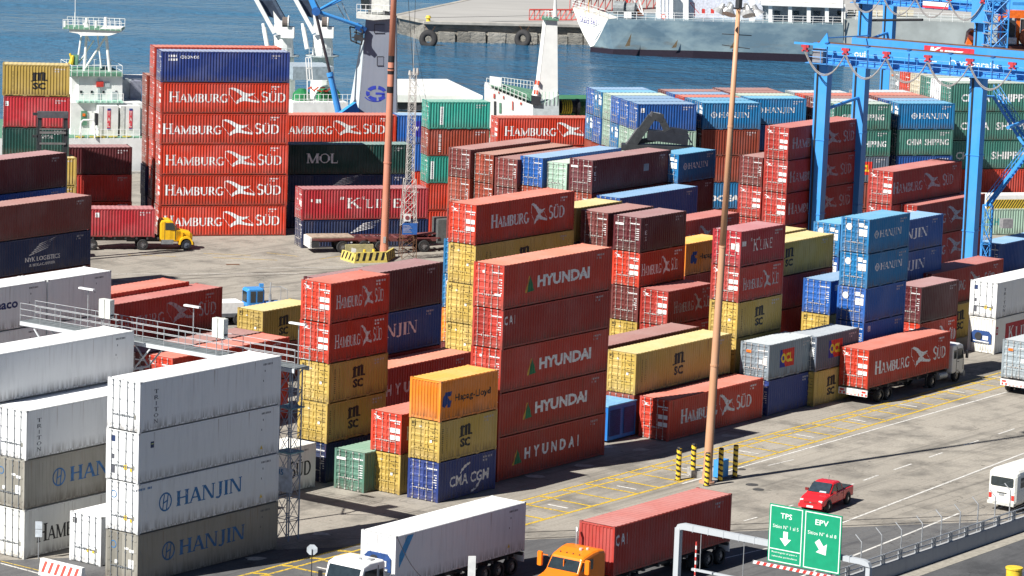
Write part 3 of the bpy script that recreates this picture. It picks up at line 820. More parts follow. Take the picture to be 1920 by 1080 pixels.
# front left: the white refrigerated block
stack('N', 263, 717, T, L40, [('tri', H9, 'white refrigerated container lettered TRITON'), ('wplain', H9, 'plain white refrigerated container'), ('hanw', H9, 'white container lettered HANJIN in blue'), ('hangr', H9, 'dark grey container lettered HANJIN')], 'nearest stack, front left')
stack('N', 49, 771, T, L40, [('tri', H9, 'white refrigerated container lettered TRITON'), ('hangr', H9, 'grey brown container lettered HANJIN'), ('hambw', H9, 'white container lettered HAMBURG in black')], 'the stack at the lower left edge')
stack('F', 251, 619.5, T, L40, [('tri', H9, 'tall white refrigerated container lettered TRITON'), ('wend', H9, 'white container', x_), ('wend', H9, 'white container', x_), ('wend', H9, 'white container', x_)], 'the white stack second from the left edge')
pw = stack('F', 208, 507, T, L20, [('wend', H9, 'short white container with dirty side'), ('wend', H9, 'white container'), ('wend', H9, 'white container', x_), ('wend', H9, 'white container', x_)], 'the white stack right of the navy one')
q = pw - U1 * (L40 + .08)
def stack_at(p, thd, L, levels, where, base=0.0, end=True):
    th = R(thd); a = Vector((math.cos(th), math.sin(th), 0)); b = Vector((-math.sin(th), math.cos(th), 0))
    z = base + sum(l[1] for l in levels); n = len(levels)
    STACKPOS.append((where, Vector((p.x, p.y, 0)), th, L))
    for i, l in enumerate(levels):
        style, h, desc = l[:3]; z -= h
        lab = mklab(desc, i, n, where)
        container(Vector((p.x, p.y, z)) + a * rnd.uniform(-.04, .04), th, L, h, style, lab, 'containers stacked in the yard', len(l) < 4, end=end)
stack_at(q, T, L40, [('seaco', H9, 'white container with navy lettering'), ('wend', H9, 'white container'), ('wend', H9, 'white container', x_), ('wend', H9, 'white container', x_)], 'the white stack at the left edge, halfway up')
stack('N', 190, 970, T, L20, [('wmsc', H9, 'small white refrigerated container with rusty roof corner')], 'between the two front stacks')
stack('F', 593, 829, T, L40, [('hambw', H9, 'white container with black lettering')], 'behind the lattice tower on the ground')
# second bay
stack('N', 621, 532, T, L20, [('hs', H8, HSX), ('hs', H8, HSX), ('msc', H8, 'yellow container with black lettering'), ('msc', H8, 'yellow container with black lettering'), ('nykp', H8, 'dark navy container')], 'the red over yellow stack left of centre')
stack('F', 832, 491, T, L40, [('dbrown', H9, 'dark maroon container'), ('hj4', H9, 'blue container lettered NJIN'), ('crimson', H9, 'red container', x_), ('brown', H9, 'brown container', x_)], 'the stack behind the red over yellow one')
stack('F', 885, 659, T, L40, [('hyuW', H9, 'red container with green triangle'), ('hyu', H9, 'red container', x_)], 'the low row behind the orange container')
stack('N', 820, 944, T, L20, [('hapag', H8, 'orange container with black lettering'), ('msc', H8, 'yellow container with black lettering'), ('cma', H8, 'navy container lettered CMA CGM')], 'front stack left of the HYUNDAI one', foot=True)
stack('N', 748, 928.7, T, L20, [('hs', H8, 'red container'), ('msc', H8, 'yellow container')], 'the low pair left of the orange container', foot=True)
stack('N', 684, 850, T, L20, [('capital', H8, 'green container standing alone')], 'left of the low red and yellow pair')
stack('N', 946, 498, T, L40, [('hyu', H9, 'red container lettered HYUNDAI'), ('cai', H8, 'plain red container lettered CAI'), ('hyu', H9, 'red container lettered HYUNDAI'), ('hyu', H9, 'red container lettered HYUNDAI'), ('hyuW', H9, 'red container with wide spaced HYUNDAI')], 'the tall centre stack')
stack('N', 492, 584, T, L20, [('msc', H8, 'yellow container with black lettering'), ('brown', H9, 'maroon container')], 'the pair behind the catwalk')
stack('F', 417, 538, T, L40, [('hsP', H9, 'dark red container with grey bird emblem'), ('crimson', H9, 'red container'), ('crimson', H8, 'red container', x_)], 'the stack behind the catwalk lamps')
stack('F', 355, 528, T, L40, [('red', H9, 'bleached red container'), ('crimson', H9, 'red container', x_), ('crimson', H9, 'red container', x_)], 'behind the dark red one by the catwalk')
stack('N', 324, 672, T, L40, [('hs', H9, 'orange red container'), ('hs', H9, 'red container')], 'the low stack under the catwalk')
stack('N', 272, 662, T, L40, [('brown', H9, 'brown container'), ('brown', H9, 'brown container', x_)], 'the low stack left of the orange red one')
# third bay
stack('N', 894, 385, T, L40, [('hs', H9, HSX), ('msc', H9, 'yellow container'), ('msc', H9, 'yellow container'), ('msc', H9, 'yellow container'), ('msc', H9, 'yellow container')], 'the stack behind the tall HYUNDAI one')
stack("L", 831, 447, T, L40, [("hj", H8, "pale blue container"), ("hj", H8, "pale blue container"), ("hapagD", H8, "orange container"), ("brown", H8, "brown container", x_)], "the stack left of the five yellow ones")
stack('N', 1192.5, 664, T, L40, [('msc', H9, 'long yellow container with black lettering'), ('brick', H9, 'brown container')], 'the pair right of the centre stack')
stack('F', 1312, 612, T, L40, [('brown', H9, 'bleached brown container'), ('brown', H9, 'brown container')], 'the pair behind the long yellow one')
stack('N', 1255, 751, T, L40, [('hs', H9, 'long red container with white bird emblem')], 'on the ground behind the light mast')
stack('N', 1202.5, 409, T, L20, [('tex', H8, 'maroon container marked TEX'), ('hs', H8, HSX), ('brown', H8, 'brown container'), ('msc', H8, 'yellow container'), ('crimson', H8, 'red container', x_)], 'the stack right of the tall centre one')
stack('N', 1140, 400, T, L20, [('brown', H8, 'faded brown container with white door marks'), ('brown', H8, 'brown container'), ('brown', H8, 'brown container', x_), ('brown', H8, 'brown container', x_), ('brown', H8, 'brown container', x_)], 'the stack left of the TEX one')
stack('F', 1167, 377, T, L20, [('msc', H8, 'faded yellow container'), ('dgreen', H8, 'x')][:1] + [('nykp', H8, 'dark navy container'), ('nykp', H8, 'navy container', x_), ('nykp', H8, 'navy container', x_), ('nykp', H8, 'navy container', x_)], 'the stack second left of the TEX one')
stack('N', 1254, 547, T, L20, [('hsD', H8, 'red container with faded bird emblem'), ('crimson', H8, 'dull red container'), ('brown', H8, 'brown container', x_)], 'the low stack left of the K LINE one')
stack('N', 1390, 435, T, L20, [('kline', H8, 'crimson container lettered K LINE'), ('hsD', H8, 'scuffed red container with faded emblem'), ('msc', H8, 'yellow container with black lettering'), ('msc', H8, 'olive yellow container'), ('brown', H8, 'brown container', x_)], 'the stack behind the light mast')
stack('N', 1444, 647.5, T, L20, [('grey', H8, 'light grey container with colourful logo panel'), ('blueold', H8, 'old dull blue container')], 'the near grey and blue pair')
stack('N', 1531, 632, T, L20, [('dgrey', H8, 'darker grey container with colourful logo panel'), ('msc', H8, 'ochre container')], 'the pair behind the red lorry')
stack('F', 1565, 438, T, L40, [('msc', H8, 'long yellow container with black lettering'), ('crimson', H8, 'dark red container'), ('crimson', H8, 'dark red container'), ('brown', H8, 'brown container', x_)], 'the stack right of the K LINE one')
stack('F', 1512, 428, T, L20, [('msc', H8, 'yellow container'), ('msc', H8, 'yellow container', x_), ('brown', H8, 'brown container', x_), ('brown', H8, 'brown container', x_)], 'the stack behind the long yellow one at right')
stack('N', 1505, 571, T, L20, [('brown', H8, 'pinkish brown container'), ('brown', H8, 'brown container')], 'the low pair left of the blue stacks')
stack('N', 1559, 528, T, L20, [('royal', H8, 'weathered blue container'), ('msc', H8, 'yellow container'), ('brown', H8, 'brown container', x_)], 'the low stack left of the four blue ones')
stack('N', 1631, 412.5, T, L20, [('hj', H8, 'blue container lettered HANJIN'), ('hj', H8, 'blue container lettered HANJIN'), ('hjr', H8, 'deep blue container'), ('royal', H8, 'deep blue container with small white mark'), ('brown', H8, 'brown container', x_)], 'the tall blue stack at right')
stack('N', 1575.5, 421, T, L20, [('hj', H8, 'blue container with white door print'), ('hjr', H8, 'blue container'), ('royalp', H8, 'blue container', x_), ('royalp', H8, 'blue container', x_)], 'the stack behind and left of the tall blue one')
stack('F', 1769.6, 400.5, T, L40, [('hj4', H8, 'blue container lettered NJIN'), ('hj4', H8, 'deep blue container'), ('royalp', H8, 'blue container', x_), ('royalp', H8, 'blue container', x_)], 'the stack behind the tall blue one')
stack('F', 1799, 524, T, L20, [('dbrown', H9, 'dark brown container'), ('hsT', H9, 'red container')], 'the pair right of the tall blue stack')
stack('F', 1882, 485, T, L40, [('hsD', H9, 'bleached dull red container'), ('crimson', H9, 'red container')], 'the pair behind the dark brown one at right')
stack('N', 1871, 531, T, L40, [('wtri', H9, 'white container with yellow door stickers'), ('kreef', H9, 'white refrigerated container lettered K LINE')], 'the white pair at the right edge')
stack('F', 1833, 562, T, L20, [('msc', H9, 'yellow container')], 'in the gap left of the white pair')
stack('N', 1805, 500, T, L40, [('hj', H9, 'long blue container')], 'half hidden at the right edge') if False else None
# fourth bay
stack('N', 1111, 301, T, L40, [('texp', H9, 'long maroon container with grey patch'), ('brick', H9, 'brown container'), ('brown', H9, 'brown container', x_), ('brown', H9, 'brown container', x_)], 'right end of the row of six door ends')
for i, (px, py, c1, c2, d1, d2, w) in enumerate([(882, 281, 'brown', 'brick', 'raised pink brown container', 'brown container', 'leftmost'), (926, 291, 'brick', 'brick', 'brick red container', 'brown container', 'second from left'),
        (971, 299.5, 'brown', 'brown', 'brown container', 'mauve container', 'third from left'), (1018, 297, 'royal', 'brick', 'blue container', 'brown container', 'fourth from left'), (1063, 307, 'slate', 'brown', 'pale grey green container', 'brown container', 'fifth from left')]):
    hs_ = [(H9, H8), (H8, H8), (H8, H8), (H9, H8), (H8, H8)][i]
    n1 = {'brown': 'brown', 'brick': 'brick', 'royal': 'royalp', 'slate': 'lgreen'}[c1]
    stack('N', px, py, T, L40, [(n1, H8, d1), (c2 if c2 != 'royal' else 'royalp', H9 if i in (0, 3) else H8, d2), ('brown', H9, 'brown container'), ('brown', H8, 'brown container', x_)], 'the %s stack of six door ends' % w)
stack('N', 1272, 290, T, L20, [('hj', H8, 'blue container lettered HANJIN'), ('dbrown', H9, 'dark maroon container'), ('dbrown', H9, 'dark maroon container'), ('dbrown', H9, 'maroon container', x_)], 'the stack beside the long maroon one')
stack('F', 1309.5, 349, T, L40, [('navy', H9, 'long blue container with pale roof'), ('dgreen', H9, 'x') if False else ('nykp', H9, 'dark teal container'), ('nykp', H9, 'navy container', x_)], 'the stack right of the TEX one, further back')
stack('N', 1287, 458, T, L20, [('hapagD', H8, 'orange container'), ('crimson', H8, 'red container'), ('crimson', H8, 'red container', x_)], 'the stack behind the K LINE one')
stack('F', 1387.5, 398, T, L40, [('hsD', H9, 'dark red container'), ('crimson', H9, 'red container', x_), ('crimson', H9, 'red container', x_)], 'behind the K LINE stack and light mast')
stack('N', 1480, 240, T, L40, [('hsP', H9, 'red container with grey bird emblem')] * 4 + [('hsP', H9, 'red container')], 'the tall red stack under the blue gantry')
stack('N', 1431, 296, T, L40, [('brown', H8, 'brown container with white door print'), ('hsP', H9, 'red container'), ('crimson', H9, 'red container'), ('crimson', H9, 'red container', x_)], 'the stack left of the gantry leg')
stack('N', 1675, 322.5, T, L40, [('hsP', H9, 'red container with grey bird emblem'), ('hsP', H9, 'red container'), ('crimson', H9, 'red container', x_), ('crimson', H9, 'red container', x_)], 'the stack between the gantry legs')
stack('F', 1847, 363, T, L40, [('hsP', H9, 'red container with grey bird emblem'), ('hsP', H9, 'red container with grey bird emblem'), ('crimson', H9, 'red container', x_)], 'the stack in front of the gantry ladder')
stack('F', 1990, 435, T, L40, [('hj', H8, 'x')][:0] + [('hanjinp' if False else 'navy', H9, 'long blue container with pale roof')], 'at the right edge under the striped bin')
# left, dark stacks in their own shade
stack('F', 172, 366, T, L40, [('brown', H9, 'brown container'), ('nyk', H9, 'navy container lettered NYK LOGISTICS'), ('brown', H9, 'brown container', x_)], 'the stack left of the yellow lorry')
stack('F', 125, 286, T, L40, [('dbrown', H9, 'dark maroon container'), ('royalp', H9, 'blue container'), ('dbrown', H9, 'maroon container', x_), ('dbrown', H9, 'maroon container', x_)], 'the dark stack at the left edge')
stack('F', 144, 296, 17, L20, [('msc', H8, 'yellow container'), ('msc', H8, 'yellow container'), ('brown', H8, 'brown container', x_)], 'the stack peeking out behind the dark one')
stack('F', 249, 276, 17, L20, [('dbrown', H8, 'dark maroon container'), ('cai', H8, 'dark red container'), ('red', H8, 'red container')], 'the shaded stack behind the yellow lorry')
stack('F', 132, 123, 8, L20, [('msc', H9, 'yellow container with black lettering'), ('crims', H9, 'crimson container with small white mark'), ('capitalS', H8, 'dark green container'), ('capitalS', H8, 'dark green container'), ('brown', H8, 'brown container', x_), ('brown', H8, 'brown container', x_)], 'the stack at the far left edge')
# back rows
stack('N', 304, 96, 16.4, L40, [('cronos', H9, 'navy container with pale roof')] + [('hsW', H9, HSX)] * 5, 'the tall stack at left')
stack('N', 290, 88, 16.4, L40, [('red', H9, 'red container')] * 6, 'the stack just behind the tall one at left')
stack('N', 276, 141, 16.4, L40, [('brick', H9, 'brown container')] + [('brick', H9, 'red brown container')] * 2 + [('nykp', H9, 'navy container')] * 2, 'the stack two behind the tall one at left')
stack('N', 567.5, 355, 19, L40, [('kline', H9, 'crimson container lettered K LINE'), ('nyk', H8, 'navy container with white wing')], 'the pair behind the flatbed trailer')
stack('F', 773, 271, 17, L40, [('mol', H9, 'dark green container lettered MOL'), ('nyk', H8, 'navy container'), ('nykp', H8, 'navy container')], 'the stack behind the K LINE pair')
pr_ = stack('F', 744, 216, 17, L40, [('hsW', H9, HSX), ('hsW', H9, 'red container'), ('red', H9, 'red container', x_)], 'the row right of the tall left stack')
a17 = Vector((math.cos(R(17)), math.sin(R(17)), 0))
stack_at(pr_ + a17 * (L40 + .12), 17, L20, [('disc', H9, 'bright blue container with round emblem'), ('royalp', H9, 'bright blue container'), ('red', H9, 'red container')], 'the stack left of the teal one')
stack('N', 805, 191, 17.5, L20, [('teal', H8, 'teal container with white strip'), ('brickv', H8, 'rust brown container'), ('teal', H8, 'teal container with white strip'), ('hsW' if False else 'red', H8, 'red container'), ('red', H8, 'red container')], 'the teal topped stack')
stack('F', 1145.5, 221, 17.5, L40, [('hsW', H9, HSX), ('hsW', H9, 'red container'), ('red', H9, 'red container', x_)], 'the row right of the teal topped stack')
TK = 18.17
aK = Vector((math.cos(R(TK)), math.sin(R(TK)), 0)); bK = Vector((-math.sin(R(TK)), math.cos(R(TK)), 0))
def block(px, py, fronts, backs, where, n=5):
    p = stack('N', px, py, TK, L20, fronts, where)
    for i, bk in enumerate(backs):
        q = p + bK * 2.56 * (i + 1) + aK * rnd.uniform(-.08, .08)
        dsc = {'royalp': 'blue', 'hj': 'light blue', 'lgreen': 'pale green', 'brick': 'brown', 'brown': 'brown', 'red': 'red', 'chinap': 'green', 'greyp': 'grey', 'cream': 'cream', 'navy': 'blue'}
        lv = [(bk, H8, dsc[bk] + ' container'), (rnd.choice(['hj', 'lgreen', 'royalp']), H8, 'container'), ('brick', H8, 'container', x_), ('brick', H8, 'container', x_), ('brick', H8, 'container', x_)]
        lv = [(l[0], l[1], (dsc.get(l[0], '') + ' container') if k else l[2]) + tuple(l[3:]) for k, l in enumerate(lv)]
        stack_at(q, TK, L20, lv, '%s row behind %s' % (('first', 'second', 'third', 'fourth', 'fifth')[i], where), end=True)
    return p
k1 = block(1196, 195, [('royal', H8, 'blue container with small white mark'), ('lgreen', H8, 'pale green container'), ('brick', H8, 'brown container'), ('brick', H8, 'brown container', x_), ('brick', H8, 'brown container', x_)], ['royalp', 'royalp', 'lgreen', 'hj', 'royalp'], 'the blue stack behind the crane boom')
k2 = block(1318, 193, [('hj', H8, 'blue container lettered HANJIN'), ('brick', H8, 'rust red container'), ('brick', H8, 'rust red container'), ('ocean', H8, 'light blue container'), ('brick', H8, 'brown container', x_)], ['hj', 'red', 'royalp', 'brown'], 'the HANJIN stack behind the light mast')
k3 = block(1405, 184.5, [('hj', H8, 'darker blue container lettered HANJIN'), ('navy', H8, 'blue container'), ('brick', H8, 'brown container', x_), ('brick', H8, 'brown container', x_), ('brick', H8, 'brown container', x_)], ['lgreen', 'brown', 'brown'], 'the blue stack left of the gantry')
k4 = block(1566, 195, [('china', H8, 'green container lettered SHIPPING'), ('china', H8, 'green container'), ('dgrey', H8, 'dark container'), ('brick', H8, 'brown container', x_), ('brick', H8, 'brown container', x_)], ['greyp', 'brown', 'red', 'greyp'], 'the green stack between the gantry legs')
k5 = block(1686, 194, [('hj', H8, 'blue container lettered HANJIN'), ('china', H8, 'green container lettered CHINA SHIPPING'), ('navy', H8, 'navy container'), ('brick', H8, 'brown container', x_), ('brick', H8, 'brown container', x_)], ['navy', 'brown', 'red', 'greyp'], 'the blue stack right of gantry leg')
cp = stack('N', 1785, 156, TK, L40, [('china', H9, 'green container lettered SHIPPING'), ('china', H9, 'green container lettered CHINA SHIPPING'), ('china', H9, 'green container lettered CHINA SHIPPING'), ('red', H9, 'red container'), ('brick', H9, 'brown container')], 'the long green stack at the right edge')
for i, (st_, d) in enumerate([('wend', 'white'), ('chinap', 'green'), ('cream', 'cream'), ('red', 'orange red'), ('greyp', 'light blue')]):
    extra = [0, .30, .30, .30, .30][i]
    stack_at(cp + bK * 2.56 * (i + 1), TK, L40, [(st_, H9, d + ' container'), (st_, H9, d + ' container'), ('brick', H9, 'brown container', x_), ('brick', H9, 'brown container', x_), ('brick', H9, 'brown container', x_)], '%s row behind the long green stack' % ('first', 'second', 'third', 'fourth', 'fifth')[i])
# ------------------------------------------------------------------ the setting
def ground_mat(name, base, dark, light, slab=None, bump=.15, streak=True):
    m, nt, b = newmat(name)
    tc = N(nt, 'TexCoord'); mp = N(nt, 'Mapping'); mp.inputs['Rotation'].default_value = (0, 0, -T1)
    nt.links.new(tc.outputs['Object'], mp.inputs[0]); v = mp.outputs[0]
    a1 = ramp(nt, noise(nt, v, .045, 4, .6), (.35, .68, 0, 1))
    col = mix(nt, a1, base, light)
    a2 = ramp(nt, noise(nt, v, .28, 6, .65), (.47, .70, 0, .9))
    col = mix(nt, a2, col, dark)
    a3 = ramp(nt, noise(nt, v, 6.0, 5, .7), (.3, .75, .82, 1.18))
    col = mix(nt, 1.0, col, a3, 'MULTIPLY')
    if streak:
        m2 = N(nt, 'Mapping'); m2.inputs['Scale'].default_value = (.035, 1.1, 1); nt.links.new(v, m2.inputs[0])
        a4 = ramp(nt, noise(nt, m2.outputs[0], 1.0, 4, .6), (.52, .70, 0, .62))
        col = mix(nt, a4, col, dark)
    sp = ramp(nt, noise(nt, v, 1.3, 2, .5), (.70, .74, 0, .55)); col = mix(nt, sp, col, tuple(q * .4 for q in dark))
    vo = N(nt, 'TexVoronoi', feature='DISTANCE_TO_EDGE'); vo.inputs['Scale'].default_value = .11
    dn = N(nt, 'TexNoise'); dn.inputs['Scale'].default_value = .6; dn.inputs['Detail'].default_value = 5; nt.links.new(v, dn.inputs['Vector'])
    ds = N(nt, 'VectorMath', operation='SCALE'); ds.inputs['Scale'].default_value = 3.0; nt.links.new(dn.outputs['Color'], ds.inputs[0])
    da = N(nt, 'VectorMath', operation='ADD'); nt.links.new(v, da.inputs[0]); nt.links.new(ds.outputs[0], da.inputs[1]); nt.links.new(da.outputs[0], vo.inputs['Vector'])
    cm = N(nt, 'Math', operation='MULTIPLY'); nt.links.new(ramp(nt, vo.outputs['Distance'], (.0, .006, .75, 0)), cm.inputs[0]); nt.links.new(ramp(nt, noise(nt, v, .07, 2), (.45, .6, 0, 1)), cm.inputs[1])
    col = mix(nt, cm.outputs[0], col, tuple(q * .45 for q in dark))
    m5 = N(nt, 'Mapping'); m5.inputs['Scale'].default_value = (.018, 3.2, 1); m5.inputs['Rotation'].default_value = (0, 0, R(4)); nt.links.new(v, m5.inputs[0])
    a5 = N(nt, 'Math', operation='MULTIPLY'); nt.links.new(ramp(nt, noise(nt, m5.outputs[0], 1.0, 3, .5), (.60, .70, 0, .5)), a5.inputs[0]); nt.links.new(ramp(nt, noise(nt, v, .06, 2), (.42, .6, 0, 1)), a5.inputs[1])
    col = mix(nt, a5.outputs[0], col, tuple(q * .7 for q in dark))
    if slab:
        br = N(nt, 'TexBrick'); br.offset = 0.0; br.inputs['Scale'].default_value = 1.0
        br.inputs['Mortar Size'].default_value = .035; br.inputs['Mortar Smooth'].default_value = .6
        br.inputs['Brick Width'].default_value = slab[0]; br.inputs['Row Height'].default_value = slab[1]
        br.inputs['Color1'].default_value = (1, 1, 1, 1); br.inputs['Color2'].default_value = (.90, .90, .90, 1); br.inputs['Mortar'].default_value = (.62, .60, .58, 1)
        wv = N(nt, 'VectorMath', operation='ADD'); nt.links.new(v, wv.inputs[0])
        nn = N(nt, 'TexNoise'); nn.inputs['Scale'].default_value = .5; nt.links.new(v, nn.inputs['Vector'])
        sc = N(nt, 'VectorMath', operation='SCALE'); sc.inputs['Scale'].default_value = .12; nt.links.new(nn.outputs['Color'], sc.inputs[0]); nt.links.new(sc.outputs[0], wv.inputs[1])
        nt.links.new(wv.outputs[0], br.inputs['Vector'])
        col = mix(nt, .75, col, br.outputs['Color'], 'MULTIPLY')
    nt.links.new(col, b.inputs['Base Color']); b.inputs['Roughness'].default_value = .9; b.inputs['Specular IOR Level'].default_value = .25
    bp = N(nt, 'Bump'); bp.inputs['Strength'].default_value = bump; bp.inputs['Distance'].default_value = .05
    nt.links.new(noise(nt, v, 9, 4), bp.inputs['Height']); nt.links.new(bp.outputs[0], b.inputs['Normal'])
    return m
M_YARD = ground_mat('yard_concrete', (.285, .264, .232), (.135, .127, .114), (.355, .328, .285), (6.0, 4.0))
M_ASPH = ground_mat('worn_asphalt', (.105, .106, .110), (.06, .06, .066), (.145, .145, .145), None)
M_ASPH2 = ground_mat('road_asphalt', (.080, .083, .09), (.05, .052, .056), (.105, .106, .11), None)
QA = R(17.5); Q0 = Vector((-40.4, 368.5, 0)); QD = Vector((math.cos(QA), math.sin(QA), 0)); QN = Vector((-math.sin(QA), math.cos(QA), 0))
SEA = -2.8
def sheet(name, pts, mat, kind='structure'):
    mb = MB(); mb.add([tuple(p) for p in pts], [tuple(range(len(pts)))])
    return tag(obj(name, mb, mat, flip=False), kind=kind)
qa, qb = Q0 - QD * 380, Q0 + QD * 420
sheet('yard_ground', [(-420, -60, 0), (460, -60, 0), (qb.x, qb.y, 0), (qa.x, qa.y, 0)], M_YARD)
TR0 = Vector((1.5, 205.0, 0)); TD = Vector((math.cos(R(18)), math.sin(R(18)), 0))
e0, e1 = TR0 - TD * 420, TR0 + TD * 34
k1_, k2_ = yard(200, 101), yard(260, 101)
tt = yard(203, 101); 
sheet('asphalt_apron', [(e0.x, e0.y, .004), (-420, -60, .004), (460, -60, .004), (yard(160, 98).x + 200, yard(160, 98).y + 276.8, .004), tuple(yard(262, 101, .004)), tuple(yard(206, 101, .004)), (e1.x, e1.y, .004)], M_ASPH)
sheet('access_road', [tuple(yard(60, 97.9, .009)), tuple(yard(60, 40, .009)), tuple(yard(420, 40, .009)), tuple(yard(420, 98.4, .009))], M_ASPH2)
mb = MB(); mb.add([tuple(qa), tuple(qb), tuple(qb + Vector((0, 0, -8))), tuple(qa + Vector((0, 0, -8)))], [(0, 1, 2, 3)])
tag(obj('quay_wall', mb, M_CONC), kind='structure')
mb = MB(); mb.obox(qa + QN * -.6, QA, 800, .55, .22); tag(obj('quay_kerb', mb, M_CONC), kind='structure')
# water
m, nt, b = newmat('harbour_water')
tc = N(nt, 'TexCoord'); mp = N(nt, 'Mapping'); mp.inputs['Scale'].default_value = (1, 1, 1); nt.links.new(tc.outputs['Object'], mp.inputs[0])
mpA = N(nt, 'Mapping'); mpA.inputs['Scale'].default_value = (.42, .50, 1); mpA.inputs['Rotation'].default_value = (0, 0, R(-12)); nt.links.new(tc.outputs['Object'], mpA.inputs[0])
n1 = noise(nt, mpA.outputs[0], 1.0, 5, .62)
mpB = N(nt, 'Mapping'); mpB.inputs['Scale'].default_value = (.045, .10, 1); mpB.inputs['Rotation'].default_value = (0, 0, R(10)); nt.links.new(tc.outputs['Object'], mpB.inputs[0])
n2 = noise(nt, mpB.outputs[0], 1.0, 3, .5)
ad = N(nt, 'Math', operation='MULTIPLY_ADD'); ad.inputs[1].default_value = 2.2; nt.links.new(n2, ad.inputs[0]); nt.links.new(n1, ad.inputs[2])
bp = N(nt, 'Bump'); bp.inputs['Strength'].default_value = 1.0; bp.inputs['Distance'].default_value = 1.6
nt.links.new(ad.outputs[0], bp.inputs['Height']); nt.links.new(bp.outputs[0], b.inputs['Normal'])
mpC = N(nt, 'Mapping'); mpC.inputs['Scale'].default_value = (.006, .022, 1); nt.links.new(tc.outputs['Object'], mpC.inputs[0])
f = ramp(nt, noise(nt, mpC.outputs[0], 1.0, 4, .6), (.38, .66, 0, 1))
nt.links.new(mix(nt, f, (.018, .095, .190), (.045, .155, .265)), b.inputs['Base Color'])
nt.links.new(ramp(nt, f, (0, 1, .05, .26)), b.inputs['Roughness']); b.inputs['IOR'].default_value = 1.33; b.inputs['Specular IOR Level'].default_value = .42
sheet('water', [(-5000, 150, SEA), (5000, 150, SEA), (5000, 8000, SEA), (-5000, 8000, SEA)], m)

# painted markings
M_YL = ink('worn_yellow_marking', (.60, .41, .05), .13, .35)
M_WL = ink('worn_white_marking', (.62, .61, .58), .10, .35)
M_RAIL = plain('sunken_rail', (.075, .07, .07), .5, .3)
def stripe(name, a, b_, w, mat, z=.010):
    a, b_ = Vector(a), Vector(b_); d = (b_ - a); d.z = 0; d.normalize(); n = Vector((-d.y, d.x, 0)) * (w / 2)
    return sheet(name, [(p.x, p.y, z) for p in (a - n, b_ - n, b_ + n, a + n)], mat)
def lower_t(s): return 121.3 if s < 186 else 121.3 + (s - 186) * .032
stripe('yellow_line', yard(140, 125.35), yard(262, 125.6), .21, M_YL)
stripe('yellow_line', yard(140, 124.45), yard(262, 124.75), .20, M_YL)
stripe('yellow_line', yard(140, 121.3), yard(186, 121.3), .25, M_YL)
stripe('yellow_line', yard(186, 121.3), yard(262, 123.4), .25, M_YL)
s = 141.5; i = 0
while s < 261:
    if s < 166.0: pass
    stripe('yellow_crossbar', yard(s, 125.26), yard(s + .35, 124.54), .34, M_YL, .014)
    stripe('yellow_crossbar', yard(s + .1, 124.36), yard(s + .1, lower_t(s) + .1), .26, M_YL, .014)
    if i % 3 == 1:
        stripe('white_floor_mark', yard(s + 1.1, lower_t(s) + .75), yard(s + 1.1, lower_t(s) + 2.3), .22, M_WL, .014)
    s += 2.55; i += 1
stripe('white_line', yard(187, 120.9), yard(262, 121.5), .16, M_WL)
pa, pb = at(1570, 984, 0), at(1920, 850, 0); d = (pb - pa)
stripe('white_line', pa - d * .25, pb + d * .4, .17, M_WL, .012)
pa, pb = at(1590, 1046, 0), at(1780, 970, 0); d = (pb - pa)
stripe('white_line', pa - d * .5, pb + d * .1, .17, M_WL, .012)
for q in [(1475, 951, 1487, 947), (1590, 911, 1601, 907), (1619, 901, 1647, 891), (1676, 881, 1709, 870), (1742, 857.5, 1767, 849), (1807, 835, 1835, 826), (1872, 814, 1902, 804)]:
    stripe('white_dash', at(q[0], q[1], 0), at(q[2], q[3], 0), .15, M_WL)
stripe('white_line', at(1440, 873, 0), at(1488, 862, 0), .12, M_WL, .011)
stripe('white_line', at(1265, 888, 0), at(1300, 893, 0), .14, M_WL, .012)
stripe('white_line', at(0, 1056, 0), at(78, 1077, 0), .16, M_WL, .012)
stripe('yellow_line', at(0, 1052, 0), at(90, 1074, 0), .10, M_YL, .014)
stripe('white_line', at(1395, 977, 0), at(1420, 970, 0), .13, M_WL, .012)
stripe('white_line', at(1345, 1050, 0), at(1440, 1028, 0), .12, M_WL, .012)
stripe('shoulder_strip', yard(150, 97.2), yard(260, 97.7), .85, plain('pale_shoulder', (.30, .28, .24), .9), .014)
for (x0, y0, x1, y1) in [(990, 998, 1840, 966), (990, 1010, 1730, 980)]:
    a, b_ = at(x0, y0, 0), at(x1, y1, 0); d = (b_ - a).normalized()
    stripe('sunken_rail', a - d * 14, b_ + d * 16, .10, M_RAIL, .016)
a, b_ = at(208, 523.5, 0), at(700, 502, 0)
for off in (0, -1.55): 
    d = (b_ - a).normalized(); nn_ = Vector((-d.y, d.x, 0))
    stripe('sunken_rail', a - d * 40 + nn_ * off, b_ + d * 26 + nn_ * off, .09, M_RAIL, .016)
stripe('white_line', at(208, 514, 0), at(560, 513.5, 0), .14, M_WL, .012)
stripe('white_line', at(480, 503, 0), at(680, 500, 0), .12, M_WL, .012)
for q in [(380, 475, 470, 479), (400, 483, 520, 488), (240, 478, 330, 481), (600, 486, 640, 480), (500, 474, 560, 481), (1845, 452, 1900, 448)]:
    stripe('yellow_line', at(q[0], q[1], 0), at(q[2], q[3], 0), .12, M_YL, .012)
M_PATCH = plain('tar_patch', (.06, .058, .056), .85, noise_amt=.4)
M_LID = plain('cast_iron_lid', (.10, .10, .10), .6, .5)
